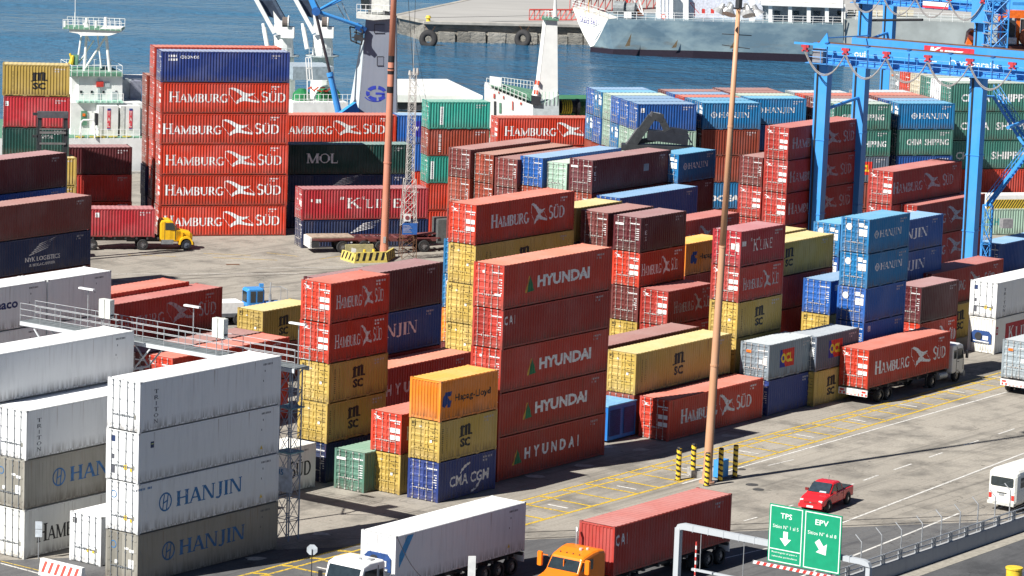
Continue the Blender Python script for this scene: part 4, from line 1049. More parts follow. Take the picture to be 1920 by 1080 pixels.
for (px, py, rx) in [(1410, 909, .42), (1422, 918, .38), (1390, 880, .3)]:
    c = at(px, py, 0); mb = MB(); mb.disc(c + Vector((0, 0, .01)), (0, 0, 1), rx, .012, 18)
    tag(obj('manhole_cover', mb, M_LID), 'round iron manhole cover in the concrete %s' % {1410: 'right of the bollards', 1422: 'nearest the pickup, right of the bollards', 1390: 'just behind the bollards'}[px], 'manhole cover')
rr = random.Random(3)
M_SPLASH = plain('pale_paint_splash', (.46, .44, .40), .9, noise_amt=.3)
for (px, py) in [(600, 1001), (1140, 838), (1095, 873), (1200, 843), (1005, 893), (480, 1048), (1365, 817)]:
    c = at(px, py, 0); pts = []
    for k in range(11):
        a = 2 * PI * k / 11; r_ = rr.uniform(.25, .55); pts.append((c.x + r_ * 1.5 * math.cos(a), c.y + r_ * math.sin(a), .012))
    sheet('worn_floor_mark', pts, M_SPLASH)
for (px, py, w, l) in [(425, 497, .5, 1.2)]:
    c = at(px, py, 0); mb = MB(); mb.obox(c, R(15), l, w, .02); tag(obj('drain_grate', mb, M_RUST), 'rusty drain grate in the yard left of the striped barrier', 'drain grate')
# ------------------------------------------------------------------ masts, bollards, fences, signs
M_POLE = paint('salmon_mast_paint', (.50, .27, .155), wear=.3, rust=.15, vary=0)
M_POLE2 = paint('tan_mast_paint', (.50, .34, .22), wear=.3, rust=.2, vary=0)
def mast(pb, ptop, r0, r1, label, bands=(), lamps=True, M_POLE=None):
    M_POLE = M_POLE or globals()['M_POLE']
    root = empty('light_mast', pb, 0, label, 'light mast')
    h = ptop
    mb = MB(); n = 10; lean = Vector((.0, 0, 1))
    cuts = sorted({0.0, h} | {b0 for b0, b1 in bands} | {b1 for b0, b1 in bands} | {h * .5})
    for z0, z1 in zip(cuts, cuts[1:]):
        mid = (z0 + z1) / 2; blk = any(b0 < mid < b1 for b0, b1 in bands)
        mb.tube((0, 0, z0), (0, 0, z1), r0 + (r1 - r0) * z0 / h, 14, r0 + (r1 - r0) * z1 / h, m=1 if blk else 0, caps=z1 == h)
    pl_ = obj('pole', mb, [M_POLE, M_BLACK], root, smooth=True)
    mb = MB()
    for zz_ in (h * .25, h * .5, h * .75): rr_ = r0 + (r1 - r0) * zz_ / h; mb.tube((0, 0, zz_ - .06), (0, 0, zz_ + .06), rr_ * 1.12, 14)
    obj('section_joint', mb, M_POLE, pl_)
    mb = MB(); mb.box(-.12, .12, -r0 * 1.04, -r0 * .8, 1.1, 1.7); obj('access_door', mb, M_GALV, pl_)
    mb = MB(); mb.tube((r0 * .9, -r0 * .5, .9), (r1 * .9, -r1 * .5, h - .4), .02, 5); obj('cable_run', mb, M_DARK, pl_)
    mb = MB(); mb.tube((0, 0, 0), (0, 0, .12), r0 * 1.7, 16); mb.tube((0, 0, .12), (0, 0, .9), r0 * 1.12, 16, r0 * 1.02); obj('base_flange', mb, M_POLE, root)
    if lamps:
        mb = MB()
        for k in range(3): mb.tube((-.95, 0, h - 1.9 + k * .04), (.95, 0, h - 1.9 + k * .04), .03, 6) if k == 0 else None
        mb.tube((-.9, 0, h - 2.6), (.9, 0, h - 2.75), .03, 6); mb.tube((0, 0, h - .2), (0, 0, h + .5), .22, 8)
        for a in range(6):
            t = a * PI / 3; mb.tube((.15 * math.cos(t), .15 * math.sin(t), h - .25), (1.05 * math.cos(t), 1.05 * math.sin(t), h - .15), .035, 6)
        obj('lamp_bracket', mb, M_DARK, root)
        for a in range(6):
            t = a * PI / 3; c = Vector((1.15 * math.cos(t), 1.15 * math.sin(t), h - .30)); d = Vector((math.cos(t) * .5, math.sin(t) * .5, -1)).normalized()
            mb = MB(); mb.tube(c - d * .40, c - d * .05, .13, 10, .20); mb.tube(c - d * .05, c + d * .28, .20, 12, .46, caps=False)
            fl = obj('floodlight', mb, plain('lamp_aluminium', (.62, .63, .62), .35, .6), root)
            mb = MB(); mb.disc(c + d * .26, d, .43, .02, 12); obj('lens', mb, plain('lamp_lens', (.45, .45, .42), .15), fl)
    return root
mast(at(1325, 905, 0), 31.2, .30, .14, 'tall salmon light mast rising behind the yellow striped bollards')
mast(at(720, 477, 0), 34.0, .37, .24, 'salmon light mast with black bands inside the striped barrier', bands=((14.9, 15.5), (16.6, 17.2), (17.7, 18.3)), lamps=False, M_POLE=paint('red_mast_paint', (.50, .20, .13), wear=.3, rust=.15, vary=0))
bpy.data.objects['light_mast'].rotation_euler = (0, R(1.25), 0); bpy.data.objects['light_mast.001'].rotation_euler = (0, R(.5), 0)
mb = MB(); c = at(1322, 894, 0); mb.obox(c + Vector((-.9, -.5, 0)), R(10), 1.9, 1.5, .45)
tag(obj('mast_plinth', mb, M_CONC), 'low concrete plinth around the foot of the tall salmon mast', 'plinth')
# yellow and black bollards
bl = None
def spiral_bollard():
    root = empty('striped_bollard', (0, 0, 0))
    n = 12; rows = 44; h = 2.15; r = .17
    mb = MB()
    for j in range(rows + 1):
        for i in range(n):
            a = 2 * PI * i / n; mb.v.append((r * math.cos(a), r * math.sin(a), h * j / rows))
    for j in range(rows):
        for i in range(n):
            mb.f.append([j * n + i, j * n + (i + 1) % n, (j + 1) * n + (i + 1) % n, (j + 1) * n + i])
            mb.m.append(1 if ((j * 6 / rows * 1.0 + i / n) % 1.0) < .42 else 0)
    obj('post', mb, [M_YEL, M_BLACK], root)
    mb = MB(); mb.tube((0, 0, h), (0, 0, h + .06), r * 1.02, 12, r * .8); obj('cap', mb, M_BLACK, root)
    mb = MB(); mb.tube((0, 0, 0), (0, 0, .05), r * 1.4, 12); obj('foot', mb, M_BLACK, root)
    return root
def copy_tree(o, parent=None):
    c = o.copy(); COL.objects.link(c)
    if parent is not None: c.parent = parent
    for ch in list(o.children): copy_tree(ch, c)
    return c
bl0 = spiral_bollard()
for i, (px, py, lb) in enumerate([(1325, 911, 'nearest, right in front of the mast'), (1271.5, 900, 'furthest left of the five'), (1299, 893, 'second from left, behind the others'), (1350, 902, 'in front of the blue box'), (1377.5, 896, 'furthest right of the five')]):
    o = bl0 if i == 0 else copy_tree(bl0)
    o.location = at(px, py, 0); o.rotation_euler.z = i * 1.1
    tag(o, 'yellow and black striped bollard, ' + lb, 'bollard', 'bollards around the salmon mast')
root = empty('cable_box', at(1344, 898, 0), T1, 'small blue steel box between the striped bollards', 'box')
mb = MB(); mb.box(0, .9, -.3, .3, .1, 1.25); obj('cabinet', mb, M_BLUEP, root)
mb = MB(); mb.box(.05, .4, -.32, -.3, .2, 1.1); obj('door', mb, plain('faded_blue', (.08, .30, .55)), root)
# concrete barrier with its rail, fence posts
SB0, SB1 = 165.0, 214.0
root = empty('concrete_barrier', yard(SB0, 98.0), T1, 'long concrete road barrier with steel handrail at lower right', 'barrier')
mb = MB(); L_ = SB1 - SB0
mb.prism([(0, 0), (.5, 0), (.38, .85), (.08, .85)], (0, 0, 0), (0, 1, 0), (0, 0, 1), (1, 0, 0), L_); obj('wall', mb, paint('barrier_concrete', (.34, .35, .36), wear=.3, rust=.05, rough=.85, vary=0), root)
for z in (1.12, 1.42):
    mb = MB(); mb.tube((0, .22, z), (L_, .22, z), .045, 8); obj('rail', mb, M_GALV, root)
k = .6
pm = None
while k < L_:
    mb = MB(); mb.box(-.05, .05, .16, .28, .85, 1.45); mb.box(-.14, .14, .12, .32, .85, .88)
    if pm is None: pm = mb.mesh('post')
    o = link('post', pm, M_GALV, root); o.location = (k, 0, 0)
    o = link('post', pm, M_GALV, root); o.location = (k + .26, 0, 0)
    k += 2.0
tops = [(1571, 1031), (1616, 1017), (1654, 1004), (1691, 994), (1730, 982), (1766, 970), (1801, 960), (1834.5, 946), (1867, 932), (1895, 920)]
fr = empty('wire_fence', at(tops[0][0], tops[0][1], 2.2) * Vector((1, 1, 0)) if False else Vector((at(*tops[0], 2.2).x, at(*tops[0], 2.2).y, 0)), 0, 'fence of grey posts with bent tops behind the concrete barrier', 'fence')
prev = None; o0 = fr.location.copy()
fm = MB(); fm.tube((0, 0, 0), (0, 0, 2.2), .04, 8); dd = V1 * .42 - U1 * .05; fm.tube((0, 0, 2.2), (dd.x, dd.y, 2.62), .035, 8); fm = fm.mesh('fence_post')
ptsw = []
for px, py in tops:
    p = at(px, py, 2.2); p.z = 0
    o = link('fence_post', fm, M_GALV, fr); o.location = p - o0; ptsw.append(p - o0)
ptsw.append(ptsw[-1] + (ptsw[-1] - ptsw[-2]))
mb = MB()
for z, f_ in ((.4, 0), (.9, 0), (1.4, 0), (1.9, 0), (2.35, .35), (2.6, 1)):
    mb.path([p + Vector((dd.x * f_, dd.y * f_, z)) for p in ptsw], .006, 4)
obj('fence_wire', mb, M_GALV, fr)
# overhead sign gantry
G0 = at(1273, 984, 5.0); G0.z = 0
gd = -V1
root = empty('sign_gantry', G0, T1 - PI / 2, 'grey steel portal frame carrying the green road sign', 'gantry')
SP = 12.15; M_GST = paint('gantry_grey', (.40, .43, .46), wear=.2, rust=.05, vary=0)
mb = MB(); mb.box(-.16, .16, -.16, .16, 0, 4.85); obj('post', mb, M_GST, root)
mb = MB(); mb.box(SP - .13, SP + .13, -.13, .13, 0, 4.65); obj('post', mb, M_GST, root)
mb = MB(); mb.prism([(-.16, 4.75), (.0, 5.05), (.35, 5.15), (SP - .3, 5.05), (SP, 4.95), (SP + .13, 4.7), (SP - .15, 4.72), (SP - .5, 4.78), (.3, 4.80), (.16, 4.75)], (0, -.14, 0), (1, 0, 0), (0, 0, 1), (0, 1, 0), .28); obj('beam', mb, M_GST, root)
mb = MB()
for k in range(1, 12): mb.box(k * 1.0 - .02, k * 1.0 + .02, -.16, .16, 4.76, 5.13)
obj('stiffener', mb, M_GST, root)
mb = MB(); mb.box(1.0, 4.6, -.10, .06, 2.6, 2.72); obj('height_bar', mb, M_GST, root)
for x in (1.5, 4.3):
    mb = MB(); mb.tube((x, -.02, 2.72), (x, -.02, 4.8), .022, 6); obj('hanger', mb, M_GALV, root)
# the green sign
sx0, sx1 = 6.0, 10.55; sz0, sz1 = 3.05, 6.25
sroot = empty('road_sign', G0 + gd * sx0 - U1 * .32, T1 - PI / 2, 'green two panel road sign with white arrows, TPS and EPV', 'road sign')
M_SG = plain('sign_green', (.008, .27, .14), .45, noise_amt=.08)
sw = sx1 - sx0
for (a, b_, nm) in ((0, sw * .475, 'left'), (sw * .485, sw, 'right')):
    pass
mb = MB(); mb.box(0, sw, 0, .05, 2.98, 6.2); obj('sign_panel', mb, M_SG, sroot)
sroot.location.z += 1.05
def sp_(polys, off=.006):
    mb = MB()
    for p, k in polys: mb.add([(a, -off - k, b_) for a, b_ in p], [tuple(range(len(p)))])
    return mb
w1_ = sw * .475; x2_ = sw * .485
fr_ = [(.06, 3.04, w1_ - .12, .05), (.06, 6.09, w1_ - .12, .05), (.06, 3.09, .05, 3.0), (w1_ - .11, 3.09, .05, 3.0), (.11, 3.72, w1_ - .22, .05),
       (x2_ + .06, 3.04, sw - x2_ - .12, .05), (x2_ + .06, 6.09, sw - x2_ - .12, .05), (x2_ + .06, 3.09, .05, 3.0), (sw - .11, 3.09, .05, 3.0)]
obj('border', sp_(rects(fr_)), M_WHITE, sroot)
obj('lettering', sp_(sans('TPS', .72, 5.48, .72, .30, .01) + sans('Sitios N° 1 al 5', .26, 4.92, 1.62, .20) + sans('EPV', x2_ + .70, 5.48, .82, .30, .01) + sans('Sitios N° 6 al 8', x2_ + .26, 4.92, 1.78, .20) +
                    sans('Restringido el paso a', .26, 3.50, 1.60, .12) + sans('vehículos particulares', .26, 3.28, 1.60, .12)), M_WHITE, sroot)
ar = [(.3, 1), (.7, 1), (.7, .5), (1, .5), (.5, 0), (0, .5), (.3, .5)]
obj('arrow', sp_(shape(ar, .72, 3.98, .72, .80)), M_WHITE, sroot)
c_ = math.cos(R(38)); s_ = math.sin(R(38))
ar2 = [(.5 + (a - .5) * c_ - (b_ - .5) * s_ * 1.1, .5 + (a - .5) * s_ * .95 + (b_ - .5) * c_) for a, b_ in ar]
obj('arrow', sp_(shape(ar2, x2_ + .72, 3.80, .85, .92)), M_WHITE, sroot)
mb = MB()
for i in range(26):
    mb.add([(-.9 + i * .21, -.05, 2.70), (-.9 + i * .21 + .21, -.05, 2.70), (-.9 + i * .21 + .31, -.05, 2.88), (-.9 + i * .21 + .10, -.05, 2.88)], [(0, 1, 2, 3)], i % 2)
mb.v = [(a, b_, c2 - a * 0) for a, b_, c2 in mb.v]
g = empty('height_warning_board', G0 + gd * sx0 - U1 * .30, T1 - PI / 2, 'red and white striped board hanging under the green sign', 'warning board')
g.location.z += 1.05
obj('board', mb, [M_WHITE, M_REDP], g)
mb = MB(); mb.box(-.9, 4.5, -.04, -.01, 2.69, 2.89); obj('backing', mb, M_GALV, g)
# red and white jersey barrier at lower left
pl, pr2 = at(72, 1078, 0), at(150, 1097, 0); d = (pr2 - pl); ln = d.length; a_ = math.atan2(d.y, d.x)
root = empty('plastic_barrier', pl, a_, 'white jersey barrier with slanting red stripes at lower left', 'barrier')
mb = MB(); mb.prism([(0, 0), (.5, 0), (.36, .95), (.14, .95)], (0, 0, 0), (0, 1, 0), (0, 0, 1), (1, 0, 0), ln); obj('body', mb, M_WHITE, root)
mb = MB()
for i in range(6):
    x = .18 + i * (ln - .3) / 6
    mb.add([(x, .03, .22), (x + .2, .03, .22), (x + .42, .12, .86), (x + .22, .12, .86)], [(0, 1, 2, 3)]); 
mb.v = [(x, y - .012, z) for x, y, z in mb.v]; obj('red_stripe', mb, plain('barrier_red', (.58, .08, .06), .6), root)
# small signs and posts near the bottom edge
p = at(72, 1048, 0); root = empty('post_sign', p, 0, 'two white plates on a thin post in front of the left stack', 'sign')
mb = MB(); mb.tube((0, 0, 0), (0, 0, 2.2), .03, 6); obj('post', mb, M_GALV, root)
for z in (1.3, 1.78): 
    mb = MB(); mb.box(-.2, .2, -.05, -.03, z, z + .44); obj('plate', mb, plain('dull_white', (.5, .55, .6)), root)
p = at(583, 1110, 0); root = empty('stop_sign', p, 0, 'back of an octagonal sign on a dark post beside the road', 'sign')
mb = MB(); mb.tube((0, 0, 0), (0, 0, 2.45), .03, 6); obj('post', mb, M_DARK, root)
mb = MB(); mb.prism([(.32 * math.cos(R(22.5 + 45 * i)), .32 * math.sin(R(22.5 + 45 * i))) for i in range(8)], (0, .02, 2.42), (1, 0, 0), (0, 0, 1), (0, 1, 0), .02); obj('plate', mb, plain('dull_white', (.5, .55, .6)), root)
p = at(706, 1050, 0); root = empty('marker_post', p, 0, 'short grey post on the yellow walkway', 'post')
mb = MB(); mb.tube((0, 0, 0), (0, 0, 1.5), .07, 8); obj('post', mb, M_GALV, root); mb = MB(); mb.tube((0, 0, 0), (0, 0, .06), .16, 8); obj('foot', mb, M_GALV, root)
p = at(880, 1200, 0); root = empty('leaning_board', p, .2, 'white board on a post in front of the white lorry', 'board')
mb = MB(); mb.box(-.2, .2, -.03, .03, 2.2, 4.6); obj('board', mb, M_WHITE, root); mb = MB(); mb.tube((0, .06, 0), (0, .06, 4.4), .04, 6); obj('post', mb, M_DARK, root)
p = at(1299, 1170, 0); root = empty('striped_pole', p, 0, 'thin red and white striped pole in front of the gantry', 'pole')
mb = MB()
for i in range(22): mb.tube((0, 0, i * .21), (0, 0, i * .21 + .21), .045, 8, m=i % 2)
obj('pole', mb, [M_WHITE, M_REDP], root)
p = at(1899, 1110, 0); root = empty('traffic_drum', p, 0, 'yellow traffic drum by the road at lower right', 'traffic drum')
mb = MB(); mb.tube((0, 0, 0), (0, 0, 1.42), .42, 18, .46, caps=False); obj('drum', mb, M_YEL, root, smooth=True)
mb = MB(); mb.tube((0, 0, 1.38), (0, 0, 1.47), .5, 18, .5); obj('rim', mb, M_YEL, root)
p = at(1915, 1112, 0); mb = MB(); mb.obox(p, .3, .7, .06, 1.2); tag(obj('white_board', mb, M_WHITE), 'white board edge beside the yellow drum', 'board')
# overhead cable
root = empty('overhead_cable', at(742, 1006, 4.2), 0, 'thin black cable sagging past the white lorry', 'cable')
a = at(744, 1006, 4.6); b_ = at(800, 1090, 4.2); mb = MB(); pts = []
for i in range(9):
    t = i / 8; q = a.lerp(b_, t); q.z -= .35 * math.sin(PI * t); pts.append(q)
mb.path(pts, .022, 5); obj('wire', mb, M_BLACK, root, world=True)
# striped barrier round the second mast
def slab_barrier(name, p, q, h, lab, black=True):
    d = q - p; root = empty(name, p, math.atan2(d.y, d.x), lab, 'barrier'); L_ = d.length
    mb = MB(); mb.prism([(0, 0), (.5, 0), (.34, h), (.16, h)], (0, 0, 0), (0, 1, 0), (0, 0, 1), (1, 0, 0), L_); obj('body', mb, plain('barrier_yellow', (.58, .47, .12), .7, noise_amt=.3), root)
    mb = MB(); n = max(3, int(L_ / .62)); z0, z1 = h * .22, h * .95; y0, y1 = .16 * z0 / h, .16 * z1 / h
    for i in range(n):
        x = (i + .2) * L_ / n * .97
        mb.add([(x, y0 - .012, z0), (x + .26, y0 - .012, z0), (x + .26 + .22, y1 - .012, z1), (x + .22, y1 - .012, z1)], [(0, 1, 2, 3)])
    obj('black_stripe', mb, M_BLACK, root)
slab_barrier('striped_barrier', at(665, 494, 0), at(725, 492, 0), .95, 'long black and yellow barrier in front of the banded mast')
slab_barrier('striped_barrier', at(638, 486, 0), at(664, 494, 0), .85, 'short striped barrier on the left of the banded mast')
slab_barrier('striped_barrier', at(726, 492, 0), at(742, 482, 0), .85, 'short striped barrier on the right of the banded mast')
mb = MB(); mb.obox(at(648, 475, 0), R(15), 2.6, .4, .8); tag(obj('concrete_block', mb, plain('mossy_concrete', (.34, .31, .16), .9)), 'low mossy concrete block behind the striped barriers', 'block')
p = at(661, 490, 0); root = empty('tilted_sign', p, .3, 'tilted white sign board leaning on the striped barrier', 'sign')
mb = MB(); mb.tube((0, 0, 0), (.1, 0, .9), .03, 6); obj('post', mb, M_GALV, root)
mb = MB(); mb.prism([(-.2, .45), (.25, .35), (.30, 1.15), (-.12, 1.25)], (0, -.05, 0), (1, 0, 0), (0, 0, 1), (0, 1, 0), .03); obj('plate', mb, M_WHITE, root)
for i, (px, py) in enumerate([(683, 482), (700, 481)]):
    p = at(px, py, 0); mb = MB(); mb.tube(p, p + Vector((0, 0, .7)), .16, 8, .12); tag(obj('yellow_drum', mb, M_YEL, flip=True), ('%s small yellow drum standing behind the striped barrier' % ('left', 'right')[i]), 'drum')
# lattice mast
def lattice(mb, c, w0, w1, z0, z1, n, r, r2=None):
    r2 = r2 or r * .6
    def q(k, t):
        w = (w0 + (w1 - w0) * t) / 2; s = ((-1, -1), (1, -1), (1, 1), (-1, 1))[k]
        return Vector((c[0] + s[0] * w, c[1] + s[1] * w, z0 + (z1 - z0) * t))
    for k in range(4):
        mb.tube(q(k, 0), q(k, 1), r, 5)
        for i in range(n):
            a, b_ = i / n, (i + 1) / n
            mb.tube(q(k, a), q((k + 1) % 4, b_), r2, 4, caps=False)
            mb.tube(q(k, b_), q((k + 1) % 4, a), r2, 4, caps=False)
            mb.tube(q(k, b_), q((k + 1) % 4, b_), r2, 4, caps=False)
p = at(764, 484, 0); root = empty('lattice_mast', p, R(15), 'thin rusty lattice mast with a blue sign, in front of the teal stack', 'mast')
M_LAT = paint('weathered_lattice', (.42, .40, .38), wear=.3, rust=.5, vary=0)
mb = MB(); lattice(mb, (0, 0), 1.35, 1.25, 0, 2.9, 3, .03); obj('lower_section', mb, M_RUST, root)
mb = MB(); lattice(mb, (0, 0), 1.25, .95, 2.9, 7.3, 4, .035); obj('middle_section', mb, M_LAT, root)
mb = MB(); lattice(mb, (0, 0), .66, .55, 7.3, 17.0, 14, .028); obj('upper_section', mb, M_LAT, root)
mb = MB(); mb.box(-.75, .62, -.85, -.80, 2.3, 3.35); sgn = obj('blue_sign', mb, plain('info_blue', (.03, .12, .40), .5), root)
mb = MB(); 
for i in range(6): mb.box(-.68, -.1 + .12 * (i % 3), -.86, -.85, 3.1 - i * .12, 3.14 - i * .12)
obj('sign_print', mb, M_INKDIRTY, sgn)
mb = MB(); mb.box(-.62, .0, -.75, -.70, 3.5, 4.15); wp = obj('white_plate', mb, M_WHITE, root)
mb = MB(); mb.disc((-.31, -.765, 3.83), (0, 1, 0), .20, .02, 14); obj('disc', mb, plain('plate_maroon', (.25, .06, .07)), wp)
mb = MB(); 
for x in (-.3, .1, .4): mb.tube((x, 0, 16.8), (x, 0, 17.2 + (x > 0) * .2), .16, 8, .1)
mb.tube((0, 0, 17), (0, 0, 20.5), .03, 6); obj('top_fitting', mb, M_LAT, root)
mb = MB(); mb.tube((0, 0, 17.2), (-.75, 0, 24.5), .022, 4); mb.tube((.0, 0, 17.2), (.05, .2, 24.5), .022, 4); mb.tube((.1, 0, 20), (1.9, .8, 12.5), .015, 4); mb.tube((.15, 0, 17), (1.2, .5, 13.2), .012, 4)
obj('guy_wire', mb, M_BLACK, root)
# catwalk for the refrigerated stacks, with its lattice tower
CZ = 10.7; C0 = yard(155.9, 129.0)
root = empty('reefer_catwalk', C0, T1, 'grey steel catwalk with handrails and lamps above the refrigerated stacks', 'catwalk')
CL = 20.8; M_CW = paint('catwalk_grey', (.50, .53, .56), wear=.15, rust=.05, vary=0)
mb = MB(); mb.box(-.55, .75, -1.3, CL, CZ, CZ + .05); obj('deck', mb, plain('deck_grey', (.16, .18, .19), .8), root)
for x in (-.6, .75):
    mb = MB(); mb.box(x, x + .07, -1.3, CL, CZ - .22, CZ + .02); obj('girder', mb, M_CW, root)
mb = MB()
for j in range(3):
    y = 3 + j * 7
    for x in (-.57, .78): mb.bar((x, y, CZ - .3), (x, y + 1.3, CZ - 1.7), .08, .08); mb.bar((x, y + 2.6, CZ - .3), (x, y + 1.3, CZ - 1.7), .08, .08)
    mb.bar((.1, y + 1.3, CZ - 1.7), (.1, y + 1.3, 0), .16, .16); mb.bar((-.6, y + 1.3, CZ - 1.7), (.8, y + 1.3, CZ - 1.7), .12, .12)
obj('support_leg', mb, M_CW, root)
pmc = MB(); pmc.tube((0, 0, 0), (0, 0, 1.15), .025, 6); pmc = pmc.mesh('rail_post')
y = -1.3
while y < CL + .1:
    for x in (-.56, .76):
        o = link('rail_post', pmc, M_GALV, root); o.location = (x, min(y, CL), CZ + .04)
    y += 1.7
for x in (-.56, .76):
    for z in (.42, .8, 1.17):
        mb = MB(); mb.tube((x, -1.3, CZ + z), (x, CL, CZ + z), .02, 6); obj('handrail', mb, M_GALV, root)
for (y, lb) in ((16.2, ''), (7.6, ''), (-.6, ''), ):
    mb = MB(); mb.tube((.6, y, CZ), (.6, y, CZ + 2.55), .035, 6); lp = obj('lamp_post', mb, M_GALV, root)
    mb = MB(); mb.bar((.3, y - .75, CZ + 2.55), (.3, y + .45, CZ + 2.55), .22, .10); obj('tube_lamp', mb, plain('lamp_shade_white', (.75, .76, .76), .4), lp)
for y in (13.6, 4.5):
    mb = MB(); mb.box(-.75, -.35, y - .45, y + .45, CZ + 1.15, CZ + 2.3); bx = obj('switch_box', mb, plain('box_white', (.66, .68, .64), .5), root)
    mb = MB(); mb.box(-.77, -.75, y - .02, y + .02, CZ + 1.15, CZ + 2.3); mb.box(-.7, -.4, y - .47, y - .45, CZ + 1.3, CZ + 1.4); obj('door_gap', mb, M_DARK, bx)
    mb = MB(); mb.tube((-.56, y - .25, CZ), (-.56, y - .25, CZ + 1.15), .03, 6); mb.tube((-.56, y + .25, CZ), (-.56, y + .25, CZ + 1.15), .03, 6); obj('box_stand', mb, M_GALV, bx)
tw = empty('lattice_tower', yard(157.0, 129.3), T1, 'grey lattice tower holding up the end of the catwalk', 'tower')
mb = MB(); lattice(mb, (0, 0), .92, .92, 0, CZ - .35, 8, .05, .024); obj('lattice', mb, paint('tower_grey_blue', (.27, .32, .40), wear=.2, rust=.1, vary=0), tw)
mb = MB(); mb.box(-.62, -.58, -.75, .55, 3.0, 4.45); bs = obj('bay_sign', mb, plain('sign_pale_blue', (.45, .52, .62), .5), tw)
mb = MB()
for p_, k in sans('45', -.5, 4.0, .5, .34, .02): mb.add([(-.63, -.1 - a, b_) for a, b_ in p_], [tuple(range(len(p_)))])
obj('lettering', mb, M_BLUEINK, bs)
mb = MB(); mb.box(-.60, .60, -.62, .62, 5.3, 5.38); mb.box(-.60, .60, -.62, .62, 8.0, 8.06); obj('platform', mb, plain('deck_teal', (.16, .30, .34)), tw)
mb = MB(); mb.bar((0, 0, CZ - .3), (0, -.9, CZ - .1), .2, .2); mb.tube((-.3, -.8, CZ - .2), (-.3, -.8, CZ - 2.2), .07, 6); obj('cable_arm', mb, M_CW, tw)
# ------------------------------------------------------------------ vehicles (x forward, y left, z up; origin on the ground under the rear)
_wm = {}
def wheel(parent, x, y, r=.5, w=.28, rim=None, side=1):
    """side = +1: the outer face looks to +y"""
    key = (r, w)
    if key not in _wm:
        mb = MB(); n = 20
        prof = [(r * .62, -w / 2), (r * .93, -w / 2), (r, -w * .32), (r, w * .32), (r * .93, w / 2), (r * .62, w / 2)]
        for rr_, yy in prof:
            for i in range(n):
                a = 2 * PI * i / n; mb.v.append((rr_ * math.cos(a), yy, rr_ * math.sin(a)))
        for j in range(len(prof) - 1):
            for i in range(n):
                mb.f.append([j * n + i, j * n + (i + 1) % n, (j + 1) * n + (i + 1) % n, (j + 1) * n + i]); mb.m.append(0)
        t = mb.mesh('tyre'); bake_normals(t)
        mb = MB(); mb.disc((0, w * .18, 0), (0, 1, 0), r * .62, .04, 16); mb.disc((0, w * .30, 0), (0, 1, 0), r * .26, w * .3, 12)
        for i in range(6):
            a = i * PI / 3; mb.disc((r * .42 * math.cos(a), w * .24, r * .42 * math.sin(a)), (0, 1, 0), r * .06, .05, 6)
        ri = mb.mesh('rim'); bake_normals(ri)
        _wm[key] = (t, ri)
    t, ri = _wm[key]
    e = link('wheel', t, M_RUBBER, parent); e.location = (x, y, r)
    if side < 0: e.rotation_euler = (0, 0, PI)
    link('rim', ri, rim or plain('wheel_rim', (.30, .30, .31), .4, .6), e)
    return e
def rrect(hw, z0, z1, r, x, n=3):
    pts = []
    for cy, cz, a0 in ((hw - r, z0 + r, -90), (hw - r, z1 - r, 0), (-hw + r, z1 - r, 90), (-hw + r, z0 + r, 180)):
        for i in range(n + 1):
            a = R(a0 + 90 * i / n); pts.append((x, cy + r * math.cos(a), cz + r * math.sin(a)))
    return pts
def loft(mb, secs, m=0, caps=True):
    n = len(secs[0]); base = len(mb.v)
    for s_ in secs: mb.v += s_
    for j in range(len(secs) - 1):
        for i in range(n):
            mb.f.append([base + j * n + i, base + j * n + (i + 1) % n, base + (j + 1) * n + (i + 1) % n, base + (j + 1) * n + i]); mb.m.append(m)
    if caps:
        mb.f.append([base + i for i in range(n)]); mb.m.append(m)
        mb.f.append([base + (len(secs) - 1) * n + i for i in range(n)]); mb.m.append(m)
def lorry_trailer(root, L, rear_x, axles, M_FR, board=True):
    """skeletal trailer: beams at z 1.0..1.25"""
    mb = MB()
    for y in (-.5, .42): mb.box(rear_x, rear_x + L, y, y + .09, .80, 1.18)
    for k in range(9): mb.box(rear_x + k * (L - .3) / 8, rear_x + k * (L - .3) / 8 + .16, -1.2, 1.2, 1.0, 1.18)
    tf = obj('trailer_frame', mb, M_FR, root)
    for ax in axles:
        for sy in (-1, 1): wheel(root, ax, sy * 1.02, .5, .42, side=sy)
        mb = MB(); mb.tube((ax, -.9, .5), (ax, .9, .5), .08, 6); obj('axle', mb, M_DARK, root)
    mb = MB(); mb.box(rear_x - .04, rear_x + .04, -1.22, 1.22, .62, 1.10); rb = obj('rear_bumper', mb, M_WHITE, root)
    mb = MB()
    for i in range(8): mb.box(rear_x - .055, rear_x - .04, -1.2 + i * .31, -1.2 + i * .31 + .15, .66, .82)
    for y in (-1.1, .75): mb.box(rear_x - .06, rear_x - .04, y, y + .35, .88, 1.02)
    obj('red_reflector', mb, M_REDP, rb)
    mb = MB(); mb.box(rear_x - .06, rear_x - .04, -.5, .5, .70, 1.06); obj('rear_plate', mb, plain('plate_dirty', (.55, .55, .52), .6), rb)
    for y in (-.9, .9):
        mb = MB(); mb.box(rear_x + L * .76, rear_x + L * .76 + .12, y - .06, y + .06, .2, 1.0); mb.box(rear_x + L * .76 - .1, rear_x + L * .76 + .22, y - .15, y + .15, .12, .2); obj('landing_leg', mb, M_DARK, root)
